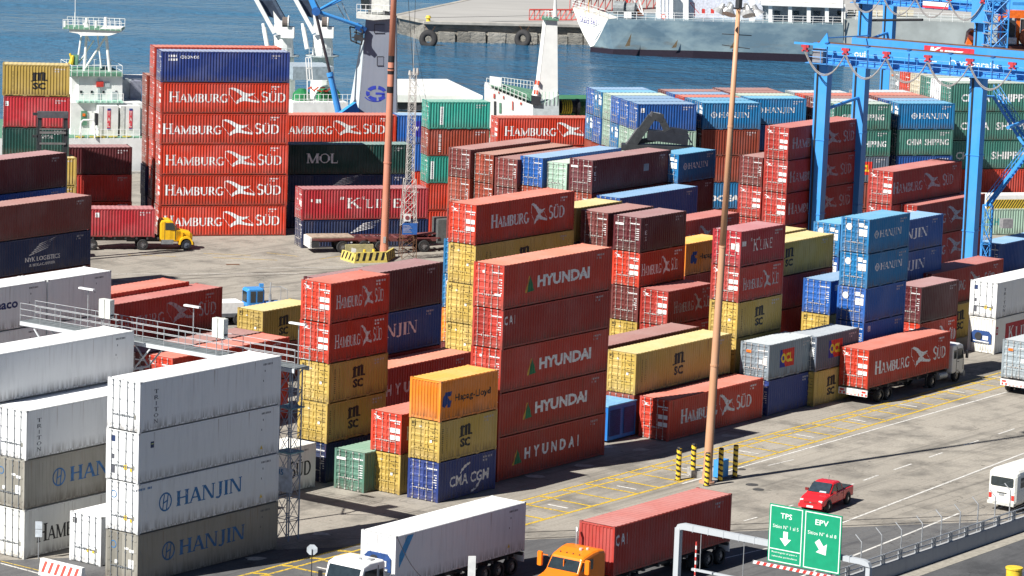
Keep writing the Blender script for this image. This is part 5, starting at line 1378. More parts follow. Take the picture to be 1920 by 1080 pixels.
def cabover(root, x0, M_C, hw=1.2, top=2.95, ln=1.9, nose=.12):
    """flat fronted cab from x0 forward"""
    mb = MB()
    loft(mb, [rrect(hw * .97, .85, top - .10, .12, x0), rrect(hw, .72, top, .14, x0 + .12), rrect(hw, .62, top + .02, .14, x0 + ln * .6), rrect(hw, .55, top - .12, .14, x0 + ln * .82), rrect(hw * .97, .50, 1.75, .14, x0 + ln), rrect(hw * .95, .50, 1.62, .12, x0 + ln + nose * .5)])
    cb = obj('cab', mb, M_C, root, smooth=False)
    mb = MB(); mb.add([(x0 + ln * .835 + .02, -hw * .88, top - .26), (x0 + ln * .835 + .02, hw * .88, top - .26), (x0 + ln * .99 + .03, hw * .88, 1.78), (x0 + ln * .99 + .03, -hw * .88, 1.78)], [(0, 1, 2, 3)])
    obj('windscreen', mb, M_GLASS, cb)
    for sy in (-1, 1):
        mb = MB(); y = sy * (hw + .012)
        mb.prism([(x0 + .75, 1.75), (x0 + ln * .90, 1.75), (x0 + ln * .78, top - .38), (x0 + .75, top - .38)], (0, y - .01, 0), (1, 0, 0), (0, 0, 1), (0, 1, 0), .02); dr = obj('side_window', mb, M_GLASS, cb)
        mb = MB(); mb.box(x0 + .18, x0 + .55, y - .01, y + .01, 1.85, top - .45); obj('rear_side_window', mb, M_GLASS, cb)
        mb = MB(); mb.box(x0 + ln * .98, x0 + ln * 1.04, sy * (hw + .18) - .10, sy * (hw + .18) + .10, 1.75, 2.35); mb.bar((x0 + ln * .9, sy * hw, 2.3), (x0 + ln, sy * (hw + .2), 2.3), .03); obj('mirror', mb, M_BLACK, cb)
        mb = MB(); mb.box(x0 + ln + .0, x0 + ln + .08, sy * .95 - .16, sy * .95 + .16, .72, .95); obj('headlight', mb, plain('headlight_glass', (.75, .75, .72), .1), cb)
        mb = MB(); mb.box(x0 + .62, x0 + .66, y - .008, y + .008, .9, top - .2); mb.box(x0 + ln * .88, x0 + ln * .88 + .03, y - .008, y + .008, .9, 1.7); mb.box(x0 + .8, x0 + 1.0, y - .02, y + .02, 1.55, 1.60); obj('door_seam', mb, M_DARK, cb)
    mb = MB(); mb.box(x0 + ln + .04, x0 + ln + .10, -hw * .8, hw * .8, 1.0, 1.6); obj('grille', mb, M_DARK, cb)
    mb = MB(); mb.box(x0 + ln - .1, x0 + ln + .18, -hw, hw, .35, .72); obj('bumper', mb, plain('bumper_grey', (.25, .26, .27), .5), cb)
    return cb
M_TRK = plain('truck_chassis', (.05, .05, .055), .6)
def chassis(root, x0, x1):
    mb = MB()
    for y in (-.45, .37): mb.box(x0, x1, y, y + .08, .70, .96)
    for k in range(4): mb.box(x0 + k * (x1 - x0 - .2) / 3, x0 + k * (x1 - x0 - .2) / 3 + .14, -.4, .4, .75, .9)
    obj('chassis', mb, M_TRK, root)
# --- red container lorry in the shade, right
pN = yard(219.3, 126.05)
container(pN + Vector((0, 0, 1.22)), T1, L40, H9, 'hsT', 'long red container with white bird emblem riding on the lorry at right', None)
root = empty('container_lorry', pN + V1 * (W / 2), T1, 'lorry with small white cab pulling a red container past the stacks', 'lorry')
lorry_trailer(root, L40 - .1, .05, (2.0, 3.2), M_TRK)
cabover(root, 12.75, plain('cab_white', (.70, .71, .72), .35, noise_amt=.08), top=2.95)
chassis(root, 8.9, 14.2)
for x in (9.9, ): 
    for sy in (-1, 1): wheel(root, x, sy * 1.0, .5, .42, side=sy)
for sy in (-1, 1): wheel(root, 13.6, sy * 1.05, .5, .3, side=sy)
mb = MB(); mb.tube((10.8, -1.0, .75), (12.0, -1.0, .75), .28, 12); obj('fuel_tank', mb, M_GALV, root)
# --- white refrigerated lorry, bottom
TL = T1
pN = yard(148.15, 114.3)
container(pN + Vector((0, 0, 1.25)), T1, L40, H9, 'wtruck', 'white refrigerated container with slanting blue sticker on the lorry at the bottom', None)
root = empty('container_lorry', pN + V1 * (W / 2) + U1 * L40, T1 + PI, 'lorry with large white cab carrying a white refrigerated container', 'lorry')
lorry_trailer(root, L40 - .1, .05, (1.1, 2.4, 3.7), M_TRK)
cb = cabover(root, 13.1, plain('cab_bright_white', (.80, .80, .80), .3, noise_amt=.05), hw=1.25, top=3.02, ln=2.3)
chassis(root, 9.2, 15.2)
for x in (9.9, 11.2):
    for sy in (-1, 1): wheel(root, x, sy * 1.0, .5, .42, side=sy)
for sy in (-1, 1): wheel(root, 14.7, sy * 1.07, .5, .3, side=sy)
mb = MB(); mb.box(13.6, 14.0, .62, .92, 3.03, 3.11); mb.disc((14.1, .3, 3.07), (0, 0, 1), .09, .12, 8); obj('roof_hatch', mb, M_GALV, cb)
# --- orange lorry with the CAI container
pN = yard(158.75, 107.0)
container(pN + Vector((0, 0, 1.22)), T1, L40, H9, 'caiF', 'long dark red container lettered CAI on the orange lorry', None)
root = empty('container_lorry', pN + V1 * (W / 2) + U1 * L40, T1 + PI, 'orange bonneted lorry with wide mirrors carrying a dark red container', 'lorry')
lorry_trailer(root, L40 - .1, .05, (.9, 2.2, 3.5), M_TRK)
chassis(root, 9.0, 17.6)
for x in (9.7, 11.0):
    for sy in (-1, 1): wheel(root, x, sy * 1.0, .5, .42, side=sy)
for sy in (-1, 1): wheel(root, 16.4, sy * 1.05, .5, .3, side=sy)
M_OC = plain('lorry_orange', (.80, .20, .012), .3, noise_amt=.06)
mb = MB()
loft(mb, [rrect(1.15, .75, 2.82, .14, 12.95), rrect(1.18, .7, 2.98, .18, 13.1), rrect(1.18, .7, 3.06, .22, 13.6), rrect(1.15, .7, 3.02, .25, 14.1), rrect(1.10, .7, 2.80, .2, 14.85), rrect(1.06, .7, 2.70, .15, 15.02), rrect(1.10, .7, 1.98, .12, 15.45), rrect(1.0, .7, 1.90, .2, 15.9), rrect(.88, .7, 1.72, .25, 17.1), rrect(.75, .72, 1.5, .25, 17.35)])
cb = obj('cab', mb, M_OC, root)
mb = MB(); mb.add([(15.10, -.93, 2.60), (15.10, .93, 2.60), (15.44, 1.0, 2.02), (15.44, -1.0, 2.02)], [(0, 1, 2, 3)]); mb.v = [(x + .03, y, z) for x, y, z in mb.v]; obj('windscreen', mb, M_GLASS, cb)
mb = MB(); mb.box(15.27, 15.36, -.02, .02, 2.05, 2.58); obj('windscreen_divider', mb, M_OC, cb)
for sy in (-1, 1):
    y = sy * 1.165
    mb = MB(); mb.prism([(14.15, 2.05), (15.2, 2.05), (14.95, 2.58), (14.15, 2.62)], (0, y - .02, 0), (1, 0, 0), (0, 0, 1), (0, 1, 0), .04); obj('side_window', mb, M_GLASS, cb)
    mb = MB(); loft(mb, [rrect(.14, 2.02, 2.78, .06, 15.25), rrect(.17, 1.98, 2.82, .07, 15.33), rrect(.14, 2.0, 2.8, .06, 15.42)]); mb.v = [(x, yy + sy * 1.62, z) for x, yy, z in mb.v]; mb.bar((15.3, sy * 1.1, 2.65), (15.3, sy * 1.5, 2.65), .04); obj('mirror', mb, M_OC, cb)
    mb = MB(); loft(mb, [rrect(.22, .75, 1.25, .08, 15.75), rrect(.26, .9, 1.42, .1, 16.3), rrect(.24, .8, 1.3, .1, 16.95), rrect(.2, .7, 1.1, .08, 17.2)]); mb.v = [(x, yy + sy * 1.02, z) for x, yy, z in mb.v]; obj('wheel_arch', mb, M_OC, cb)
    mb = MB(); mb.box(17.15, 17.28, sy * .98 - .14, sy * .98 + .14, .95, 1.15); obj('headlight', mb, plain('headlight_glass', (.75, .75, .72), .1), cb)
mb = MB(); mb.disc((14.2, .35, 3.05), (0, 0, 1), .10, .12, 10); mb.disc((13.95, .62, 3.07), (0, 0, 1), .08, .10, 10); obj('roof_beacon', mb, plain('beacon_pale', (.75, .55, .5), .4), cb)
mb = MB()
for i in range(4): mb.disc((14.75 , -.65 + i * .43, 2.86), (.6, 0, 1), .04, .05, 8)
obj('marker_lamp', mb, M_DARK, cb)
mb = MB(); mb.tube((12.62, -1.05, 1.0), (12.62, -1.05, 3.55), .07, 8); mb.tube((12.62, -1.05, 3.55), (12.5, -1.15, 3.75), .07, 8); obj('exhaust_pipe', mb, M_GALV, root)
mb = MB(); mb.box(17.3, 17.55, -1.15, 1.15, .4, .72); obj('bumper', mb, plain('chrome_bumper', (.6, .6, .6), .2, .9), cb)
mb = MB(); mb.box(12.28, 12.34, -1.15, .05, 1.35, 2.3) ; obj('wind_deflector', mb, M_WHITE, root)
# --- grey container lorry at the right edge
pL = at(1880, 642, 3.85); pN = pL - V1 * W; pN.z = 0
container(pN + Vector((0, 0, 1.22)), T1, L20, H9, 'greyp', 'weathered grey container on a trailer at the right edge', None)
root = empty('container_lorry', pN + V1 * (W / 2), T1, 'trailer with red and white bumper under the grey container at right edge', 'lorry')
lorry_trailer(root, 9.0, .05, (1.2, 2.4), M_TRK)
cabover(root, 8.2, M_WHITE); wheel(root, 9.2, 1.05, .5, .3); wheel(root, 9.2, -1.05, .5, .3, side=-1)
# --- yellow lorry in the back yard
YA = R(13)
ya = Vector((math.cos(YA), math.sin(YA), 0)); yb = Vector((-math.sin(YA), math.cos(YA), 0))
pF = at(291, 392, 3.8); pN = pF - ya * L20; pN.z = 0
container(pN + Vector((0, 0, 1.2)), YA, L20, H8, 'crims', 'short crimson container carried by the yellow lorry', None)
root = empty('container_lorry', pN + yb * (W / 2) - ya * 2.0, YA, 'yellow bonneted lorry carrying a short crimson container', 'lorry')
lorry_trailer(root, 8.2, .4, (1.2, 2.4), M_TRK)
chassis(root, 5.6, 11.6)
M_YC = plain('lorry_yellow', (.80, .46, .015), .35, noise_amt=.1)
mb = MB(); loft(mb, [rrect(.98, .80, 2.45, .12, 8.55), rrect(1.02, .75, 2.72, .16, 8.7), rrect(1.02, .75, 2.74, .18, 9.45), rrect(.98, .75, 2.6, .15, 9.75), rrect(.98, .75, 1.85, .12, 10.1), rrect(.80, .8, 1.78, .2, 10.5), rrect(.70, .8, 1.62, .25, 11.35), rrect(.6, .82, 1.4, .25, 11.6)])
cb = obj('cab', mb, M_YC, root)
mb = MB(); mb.add([(9.80, -.85, 2.5), (9.80, .85, 2.5), (10.12, .88, 1.9), (10.12, -.88, 1.9)], [(0, 1, 2, 3)]); obj('windscreen', mb, M_GLASS, cb)
for sy in (-1, 1):
    mb = MB(); mb.prism([(9.05, 1.85), (9.98, 1.85), (9.75, 2.5), (9.05, 2.5)], (0, sy * 1.025 - .015, 0), (1, 0, 0), (0, 0, 1), (0, 1, 0), .03); obj('side_window', mb, M_GLASS, cb)
    mb = MB(); mb.box(8.98, 9.01, sy * 1.02 - .012, sy * 1.02 + .012, .95, 2.6); mb.box(9.95, 9.98, sy * 1.0 - .03, sy * 1.0 + .02, .95, 1.8); obj('door_seam', mb, M_DARK, cb)
    mb = MB(); n = 9
    pr_a = [(10.95 + .66 * math.cos(PI * i / n), .52 + .66 * math.sin(PI * i / n) * 1.15) for i in range(n + 1)] + [(10.95 - .52 * math.cos(PI * i / n), .52 + .52 * math.sin(PI * i / n) * 1.1) for i in range(n + 1)]
    mb.prism(pr_a, (0, sy * .98 - .2, 0), (1, 0, 0), (0, 0, 1), (0, 1, 0), .4); obj('wheel_arch', mb, M_YC, cb)
    mb = MB(); mb.box(10.0, 10.06, sy * 1.22 - .08, sy * 1.22 + .08, 1.9, 2.35); obj('mirror', mb, M_DARK, cb)
    wheel(root, 10.95, sy * .98, .50, .28, rim=plain('rim_dark_blue', (.12, .14, .18), .5), side=sy); wheel(root, 7.0, sy * .95, .5, .42, side=sy)
    mb = MB(); mb.box(8.7, 9.8, sy * .95 - .12, sy * .95 + .12, .55, .95); obj('step_box', mb, plain('step_grey', (.22, .23, .24), .6), root)
mb = MB(); mb.box(11.55, 11.72, -1.0, 1.0, .45, .68); obj('bumper', mb, M_DARK, cb)
# --- flatbed trailer in front of the K LINE pair
FA = R(17); fo_ = Vector((-18.75, 316.0, 0)); fb_ = Vector((-math.sin(FA), math.cos(FA), 0))
root = empty('flatbed_trailer', fo_ + fb_ * 1.2, FA, 'long empty flatbed trailer with white tail board and big tyres', 'trailer')
M_FB = paint('flatbed_red', (.16, .045, .045), wear=.5, rust=.5, vary=0)
mb = MB(); mb.box(.3, 4.3, -1.2, 1.2, 1.38, 1.48); obj('load_deck', mb, plain('deck_timber', (.34, .27, .21), .9, noise_amt=.4), root)
mb = MB(); 
for y in (-1.2, 1.12): mb.box(.3, 4.6, y, y + .08, 1.18, 1.375)
for y in (-.6, .5): mb.box(.3, 12.6, y, y + .12, .95, 1.30)
for k in range(9): mb.box(4.4 + k * 1.0, 4.52 + k * 1.0, -1.15, 1.15, 1.22, 1.36)
for y in (-1.2, 1.12): mb.box(4.6, 12.4, y, y + .08, 1.25, 1.38)
mb.prism([(9.6, 1.38), (12.9, 1.62), (12.9, 1.72), (9.6, 1.5)], (0, -.5, 0), (1, 0, 0), (0, 0, 1), (0, 1, 0), 1.0)
obj('frame', mb, M_FB, root)
mb = MB(); mb.box(.12, .30, -1.22, 1.22, .45, 1.42); obj('tail_board', mb, plain('tail_white', (.66, .66, .65), .6, noise_amt=.3), root)
mb = MB(); mb.box(.22, 1.0, -1.22, -1.18, .6, 1.1); obj('tail_side', mb, M_DARK, root)
for x in (3.25, 5.3, 6.9):
    for sy in (-1, 1): wheel(root, x, sy * 1.0, .56, .4, side=sy)
for x in (11.0,):
    for sy in (-1, 1): wheel(root, x, sy * 1.0, .56, .4, side=sy)
mb = MB(); mb.box(9.3, 13.4, -.5, .5, .7, .95); obj('tractor_chassis', mb, M_TRK, root)
mb = MB(); mb.box(12.3, 14.5, -1.1, 1.1, .8, 3.0); obj('tractor_cab', mb, plain('dim_grey_cab', (.10, .11, .11), .5), root)
mb = MB(); mb.bar((5.4, -.9, 1.4), (7.2, -.9, 1.15), .12, .1); mb.bar((7.4, -.9, 1.5), (8.6, -.9, 1.2), .1, .1); obj('ramp_arm', mb, M_FB, root)
# --- blue yard tractor
root = empty('yard_tractor', at(436, 606, 0), R(24), 'blue yard tractor with glass cab and upright exhaust behind the yellow container', 'tractor')
mb = MB(); loft(mb, [rrect(.62, 1.15, 2.75, .08, 1.0), rrect(.66, 1.1, 2.85, .1, 1.15), rrect(.66, 1.0, 2.85, .1, 2.3), rrect(.6, 1.0, 2.75, .1, 2.45)]); cb = obj('cab', mb, M_BLUEP, root)
for sy in (-1, 1):
    mb = MB(); mb.box(1.25, 1.68, sy * .67 - .01, sy * .67 + .01, 1.75, 2.65); mb.box(1.82, 2.3, sy * .67 - .01, sy * .67 + .01, 1.75, 2.65); obj('side_window', mb, M_GLASS, cb)
mb = MB(); mb.box(.97, 1.0, -.5, .5, 1.75, 2.6); mb.box(2.47, 2.49, -.5, .5, 1.75, 2.6); obj('end_window', mb, M_GLASS, cb)
mb = MB(); mb.box(-3.0, 4.6, -1.1, 1.1, .7, 1.0); obj('chassis', mb, plain('tractor_frame', (.12, .13, .15), .6), root)
mb = MB(); mb.box(-1.3, .55, -1.05, .95, 1.0, 1.85); obj('tool_locker', mb, M_WHITE, root)
mb = MB(); mb.box(2.6, 4.5, -1.05, -.1, 1.0, 1.75); mb.box(2.5, 4.6, -.1, 1.0, 1.0, 1.5); obj('engine_cover', mb, M_BLUEP, root)
mb = MB(); mb.tube((2.9, -.7, 1.7), (2.9, -.7, 2.4), .12, 8); mb.tube((2.9, -.7, 2.4), (2.95, -.7, 3.35), .05, 8); obj('exhaust_pipe', mb, M_GALV, root)
for z in (1.1, 1.5, 1.9): pass
mb = MB()
for (x, y) in ((2.55, .6), (4.3, .6), (4.3, -.9)): mb.tube((x, y, 1.5), (x, y, 2.75), .025, 5)
mb.tube((2.55, .6, 2.75), (4.3, .6, 2.75), .025, 5); mb.tube((4.3, -.9, 2.75), (4.3, .6, 2.75), .025, 5); obj('handrail', mb, M_GALV, root)
for x in (-2.1, .2, 3.6):
    for sy in (-1, 1): wheel(root, x, sy * .95, .52, .38, side=sy)
mb = MB(); q = at(491, 565, 0); mb.obox(q + Vector((-.2, -.2, 0)), .3, .35, .3, 1.5); tag(obj('blue_bin', mb, M_BLUEP), 'small blue bin standing right of the yard tractor', 'bin')
# --- red pickup
P0 = yard(190.1, 111.25) + Vector((.45, .1, 0))
root = empty('pickup_truck', P0, T1 + PI + R(7), 'red double cab pickup driving on the open concrete lane', 'pickup truck')
M_PR = plain('pickup_red', (.62, .020, .028), .22, noise_amt=.05, spec=.6)
def body_sec(x, hw, z0, z1, r=.10): return rrect(hw, z0, z1, r, x, 3)
mb = MB(); loft(mb, [body_sec(2.35, .86, .42, 1.06), body_sec(2.5, .87, .40, 1.07), body_sec(3.3, .87, .40, 1.08), body_sec(3.75, .87, .42, 1.06, .12), body_sec(4.35, .86, .42, .98, .16), body_sec(4.72, .82, .40, .88, .16), body_sec(4.88, .74, .42, .76, .12)])
loft(mb, [body_sec(.12, .84, .48, 1.08, .06), body_sec(.3, .86, .45, 1.08, .06), body_sec(2.34, .86, .42, 1.07, .06)])
bd = obj('body', mb, M_PR, root, smooth=False)
mb = MB(); loft(mb, [rrect(.76, 1.05, 1.08, .01, 1.62), rrect(.72, 1.05, 1.50, .10, 1.72), rrect(.70, 1.05, 1.66, .16, 1.95), rrect(.70, 1.05, 1.70, .18, 2.5), rrect(.70, 1.05, 1.66, .16, 2.95), rrect(.74, 1.04, 1.45, .12, 3.22), rrect(.80, 1.02, 1.10, .02, 3.72)])
cb = obj('cab', mb, M_PR, root, smooth=False)
mb = MB(); mb.add([(3.03, -.62, 1.645), (3.03, .62, 1.645), (3.70, .74, 1.13), (3.70, -.74, 1.13)], [(0, 1, 2, 3)]); mb.v = [(x + .035, y, z + .02) for x, y, z in mb.v]; ws = obj('windscreen', mb, plain('pickup_glass', (.03, .045, .06), .08, spec=.8), cb)
for sy in (-1, 1):
    mb = MB()
    def sw_(x, z, o=.0): 
        k = (z - 1.06) / .60; return (x, sy * (.80 - .085 * k + o), z)
    mb.add([sw_(2.62, 1.12), sw_(3.48, 1.12), sw_(3.05, 1.54), sw_(2.62, 1.57)], [(0, 1, 2, 3)]); fw_ = obj('front_side_window', mb, M_GLASS, cb)
    mb = MB(); mb.add([sw_(1.80, 1.12), sw_(2.50, 1.12), sw_(2.50, 1.57), sw_(1.92, 1.54)], [(0, 1, 2, 3)]); obj('rear_side_window', mb, plain('tinted_glass', (.06, .08, .10), .1), cb)
    mb = MB(); mb.box(3.25, 3.36, sy * .98 - .11, sy * .98 + .11, 1.08, 1.24); mb.bar((3.3, sy * .8, 1.1), (3.3, sy * .9, 1.12), .04); obj('mirror', mb, plain('mirror_dark_red', (.2, .02, .02), .4), cb)
    for x in (2.55, 1.72, 3.5):
        mb = MB(); mb.box(x - .008, x + .008, sy * .868 - .004, sy * .868 + .004, .5, 1.04); obj('door_seam', mb, M_DARK, bd)
    mb = MB(); mb.box(2.68, 2.84, sy * .875 - .012, sy * .875 + .012, .88, .92); mb.box(1.86, 2.0, sy * .875 - .012, sy * .875 + .012, .88, .92); obj('door_handle', mb, M_DARK, bd)
    mb = MB(); loft(mb, [rrect(.14, .66, .86, .05, 4.60), rrect(.13, .64, .84, .05, 4.80), rrect(.10, .64, .80, .04, 4.86)]); mb.v = [(x, y + sy * .64, z) for x, y, z in mb.v]; obj('headlight', mb, plain('headlight_glass', (.75, .75, .72), .1), bd)
    for x, lb in ((3.95, 0), (.98, 1)):
        mb = MB(); mb.disc((x, sy * .80, .40), (0, 1, 0), .43, .155, 20); obj('wheel_well', mb, M_BLACK, bd)
        wheel(root, x, sy * .80, .37, .24, rim=plain('alloy_rim', (.5, .5, .52), .3, .8), side=sy)
mb = MB(); mb.box(2.9, 3.1, -.886, -.874, .80, .88); mb.box(2.62, 2.86, -.886, -.874, .78, .86); obj('door_lettering', mb, M_INK, bd)
mb = MB(); mb.box(.22, 1.62, -.76, .76, 1.07, 1.12); obj('bed_cover', mb, plain('bed_black', (.03, .04, .045), .6), bd)
mb = MB(); mb.box(4.865, 4.90, -.45, .45, .62, .76); gr_ = obj('grille', mb, plain('grille_red', (.32, .02, .02), .4), bd)
mb = MB(); mb.box(4.80, 4.96, -.80, .80, .34, .56); bm2 = obj('bumper', mb, M_PR, bd)
mb = MB(); mb.box(4.965, 4.975, -.22, .22, .38, .50); obj('number_plate', mb, M_WHITE, bm2)
mb = MB(); mb.box(4.90, 4.92, -.06, .06, .66, .72); obj('badge', mb, M_GALV, gr_)
mb = MB()
for sy in (-.35, .25): mb.bar((3.73, sy - .1, 1.13), (3.50, sy + .30, 1.30), .025, .02)
obj('wiper', mb, M_BLACK, cb)
mb = MB(); mb.add([(3.70, .05, 1.155), (3.70, .55, 1.155), (3.60, .50, 1.235), (3.60, .08, 1.235)], [(0, 1, 2, 3)]); mb.v = [(x + .05, y, z) for x, y, z in mb.v]; obj('windscreen_sticker', mb, plain('pale_sticker', (.35, .42, .46)), cb)
mb = MB(); mb.box(-.02, .12, -.80, .80, .42, .56); obj('rear_bumper', mb, M_GALV, bd)
mb = MB(); mb.bar((2.2, 0, 1.68), (2.1, 0, 1.98), .02); obj('aerial', mb, M_DARK, cb)
# --- white minibus at the right edge
pb_ = at(1853, 955, 0)
root = empty('minibus', pb_ + Vector((.62, -.55, 0)) + U1 * .2, T1, 'white minibus seen from behind beside the wire fence', 'minibus')
mb = MB(); loft(mb, [rrect(.90, .55, 2.40, .20, .0), rrect(1.0, .42, 2.62, .30, .15), rrect(1.03, .38, 2.70, .32, .45), rrect(1.03, .38, 2.70, .32, 5.6), rrect(.98, .4, 2.5, .3, 6.3), rrect(.9, .45, 1.5, .2, 6.9)]); bd = obj('body', mb, plain('bus_white', (.76, .76, .70), .35, noise_amt=.06), root)
mb = MB(); loft(mb, [rrect(.80, 1.62, 2.20, .10, -.03), rrect(.84, 1.58, 2.24, .10, .05)]); obj('rear_window', mb, M_GLASS, bd)
for sy in (-1, 1):
    for k in range(4): 
        mb = MB(); mb.box(.55 + k * 1.25, 1.65 + k * 1.25, sy * 1.03 - .015, sy * 1.03 + .015, 1.55, 2.2); obj('side_window', mb, M_GLASS, bd)
    mb = MB(); mb.box(-.03, .06, sy * .80 - .10, sy * .80 + .10, .80, 1.12); obj('tail_light', mb, plain('lamp_red', (.55, .04, .03), .3), bd)
    for x in (1.5, 5.3): wheel(root, x, sy * .88, .38, .25, side=sy)
mb = MB(); mb.box(-.05, .0, -.35, .35, 1.20, 1.24); obj('door_handle_bar', mb, M_DARK, bd)
mb = MB(); mb.box(-.03, .0, -.2, .2, 1.02, 1.15); obj('number_plate', mb, M_GALV, bd)
mb = MB(); mb.box(-.12, .2, -.95, .95, .42, .62); obj('bumper', mb, plain('bus_bumper', (.5, .5, .46), .6), bd)
# --- white car half out of the frame under the sign
root = empty('car', yard(151.2, 96.4) , T1 + PI, 'pale car with a roof rack at the bottom edge under the green sign', 'car')
M_CW2 = plain('car_silver', (.60, .62, .64), .3, .2, noise_amt=.06)
mb = MB(); loft(mb, [rrect(.80, .4, .95, .12, 0), rrect(.86, .35, 1.02, .12, .4), rrect(.86, .35, 1.0, .12, 3.2), rrect(.82, .38, .85, .15, 4.2), rrect(.7, .42, .7, .1, 4.4)]); bd = obj('body', mb, M_CW2, root)
mb = MB(); loft(mb, [rrect(.76, .95, 1.05, .03, .1), rrect(.70, .95, 1.62, .16, .6), rrect(.70, .95, 1.68, .18, 1.6), rrect(.72, .95, 1.60, .15, 2.3), rrect(.78, .92, 1.02, .03, 3.2)]); cb = obj('cabin', mb, M_CW2, root)
mb = MB(); mb.add([(2.45, -.62, 1.56), (2.45, .62, 1.56), (3.12, .7, 1.08), (3.12, -.7, 1.08)], [(0, 1, 2, 3)]); mb.v = [(x + .05, y, z + .02) for x, y, z in mb.v]; obj('windscreen', mb, M_GLASS, cb)
for sy in (-1, 1):
    mb = MB(); mb.box(.7, 2.4, sy * .755 - .02, sy * .755 + .02, 1.10, 1.48); obj('side_window', mb, M_GLASS, cb)
    mb = MB(); mb.tube((.6, sy * .55, 1.74), (2.2, sy * .55, 1.72), .03, 6); obj('roof_rail', mb, M_DARK, cb)
    for x in (.85, 3.4): wheel(root, x, sy * .78, .33, .2, side=sy)
# --- blue generator housing
p = at(1193, 749, 2.59); q0 = p - U1 * 3.4; q0.z = 0
root = empty('generator_housing', q0, T1, 'bright blue generator housing with dark louvres beside the tall centre stack', 'generator')
mb = MB(); mb.box(0, 3.4, 0, 2.3, .15, 2.5); obj('housing', mb, paint('generator_blue', (.012, .15, .48), vary=0), root)
mb = MB(); mb.box(-.05, 3.45, -.05, 2.35, 2.5, 2.59); obj('roof', mb, plain('faded_sky_blue', (.16, .38, .62), .6), root)
mb = MB(); 
for x in (.15, 1.9):
    for i in range(14): mb.prism([(0, 0), (.10, .0), (.02, .10)], (x, -.03, .45 + i * .13), (0, -.4, -.2), (0, 0, 1), (1, 0, 0), 1.3)
obj('louvre', mb, plain('louvre_navy', (.01, .04, .16), .6), root)
mb = MB()
for y in (.5, 1.1, 1.7): mb.box(-.03, 0, y, y + .05, .2, 2.4)
obj('door_seam', mb, plain('deep_blue', (.02, .12, .36)), root)
# --- empty container handler (mast) at far left, reach stacker in the middle
M_RS = plain('stacker_charcoal', (.035, .038, .042), .5, noise_amt=.3)
p = at(98, 300, 0, ) ; p = at(98, 283, Y=306); p.z = 0
root = empty('container_handler', p, R(12), 'black container handler with tall open mast before the far left stack', 'forklift')
zt = at(98, 209, Y=306).z; zb = 0
for x in (-1.15, 1.15):
    mb = MB(); mb.box(x - .17, x + .17, -.2, .15, .3, zt - .3); mb.box(x - .28, x - .22, -.25, -.15, .3, zt - .5); obj('mast_upright', mb, M_RS, root)
mb = MB(); mb.box(-1.35, 1.35, -.3, .3, zt - .55, zt); obj('mast_head', mb, plain('stacker_grey', (.09, .09, .10), .5), root)
mb = MB(); mb.box(-1.15, 1.15, -.3, -.1, zt - 1.95, zt - 1.75); mb.box(-1.15, 1.15, -.3, -.1, zt - 1.6, zt - 1.5); mb.box(-1.15, 1.15, -.3, -.1, zt - 2.9, zt - 2.75); obj('carriage_beam', mb, plain('stacker_worn', (.16, .15, .15), .6), root)
mb = MB(); mb.box(-1.75, -1.35, -.2, .1, zt - .35, zt - .12); mb.box(-1.75, -1.3, -.2, .1, zt - 2.3, zt - 2.1); obj('side_arm', mb, M_RS, root)
mb = MB(); mb.box(-1.4, 1.4, .6, 5.0, .9, 2.2); mb.box(-1.3, 1.3, 3.2, 5.4, .8, 2.6); obj('chassis', mb, M_RS, root)
mb = MB(); mb.box(-.7, .7, 1.0, 2.6, 2.2, 3.9); obj('cab', mb, M_GLASS, root)
for y in (1.0, 4.2):
    for sx in (-1, 1):
        w_ = wheel(root, sx * 1.5, y, .8, .5); w_.rotation_euler = (0, 0, R(90 * -sx))
# reach stacker boom behind the maroon row
yb0 = 316.0
root = empty('reach_stacker', at(1240, 300, Y=yb0) * Vector((1, 1, 0)), 0, 'dark grey reach stacker with raised bent boom behind the maroon container', 'reach stacker')
P = lambda px, py, dy=0: at(px, py, Y=yb0 + dy)
mb = MB(); mb.bar(P(1150, 320), P(1222, 219), .95, .75); b1_ = obj('boom', mb, M_RS, root, world=True)
mb = MB(); mb.bar(P(1205, 243), P(1227, 212), .72, .62); mb.tube(P(1160, 290), P(1196, 240), .10, 8); obj('inner_boom', mb, plain('stacker_grey', (.09, .09, .10), .5), root, world=True)
mb = MB(); mb.bar(P(1222, 217), P(1243, 222), .8, .7); mb.bar(P(1236, 216), P(1252, 246), .75, .6); obj('boom_head', mb, M_RS, root, world=True)
mb = MB(); mb.bar(P(1240, 226), P(1246, 236), .14, .3); mb.bar(P(1225, 212), P(1238, 214), .18, .2); obj('steel_pin', mb, M_GALV, root, world=True)
mb = MB(); mb.bar(P(1215, 252), P(1290, 262), 1.3, .9); mb.bar(P(1252, 243), P(1262, 262), 1.1, .8); mb.bar(P(1258, 248), P(1288, 253), .9, .9); obj('spreader', mb, plain('spreader_black', (.02, .022, .03), .5), root, world=True)
mb = MB(); mb.bar(P(1180, 268), P(1262, 256, .5), .5, .4); mb.bar(P(1165, 275), P(1300, 280), 1.8, .55); mb.bar(P(1200, 250), P(1212, 246), .3, .2); mb.bar(P(1215, 246), P(1246, 246), .25, .16); obj('spreader_beam', mb, M_RS, root, world=True)
mb = MB(); mb.tube(P(1240, 258), P(1243, 244), .05, 6); mb.tube(P(1285, 248), P(1297, 268), .07, 6); obj('hose', mb, M_GALV, root, world=True)
mb = MB(); q = P(1215, 300); mb.obox(Vector((q.x - 4, q.y, 1.0)), R(10), 8, 3.2, 1.6); obj('chassis', mb, M_RS, root, world=True)
mb = MB(); mb.obox(Vector((q.x - 1, q.y + .8, 2.6)), R(10), 1.8, 1.5, 1.7); obj('cab', mb, M_GLASS, root, world=True)
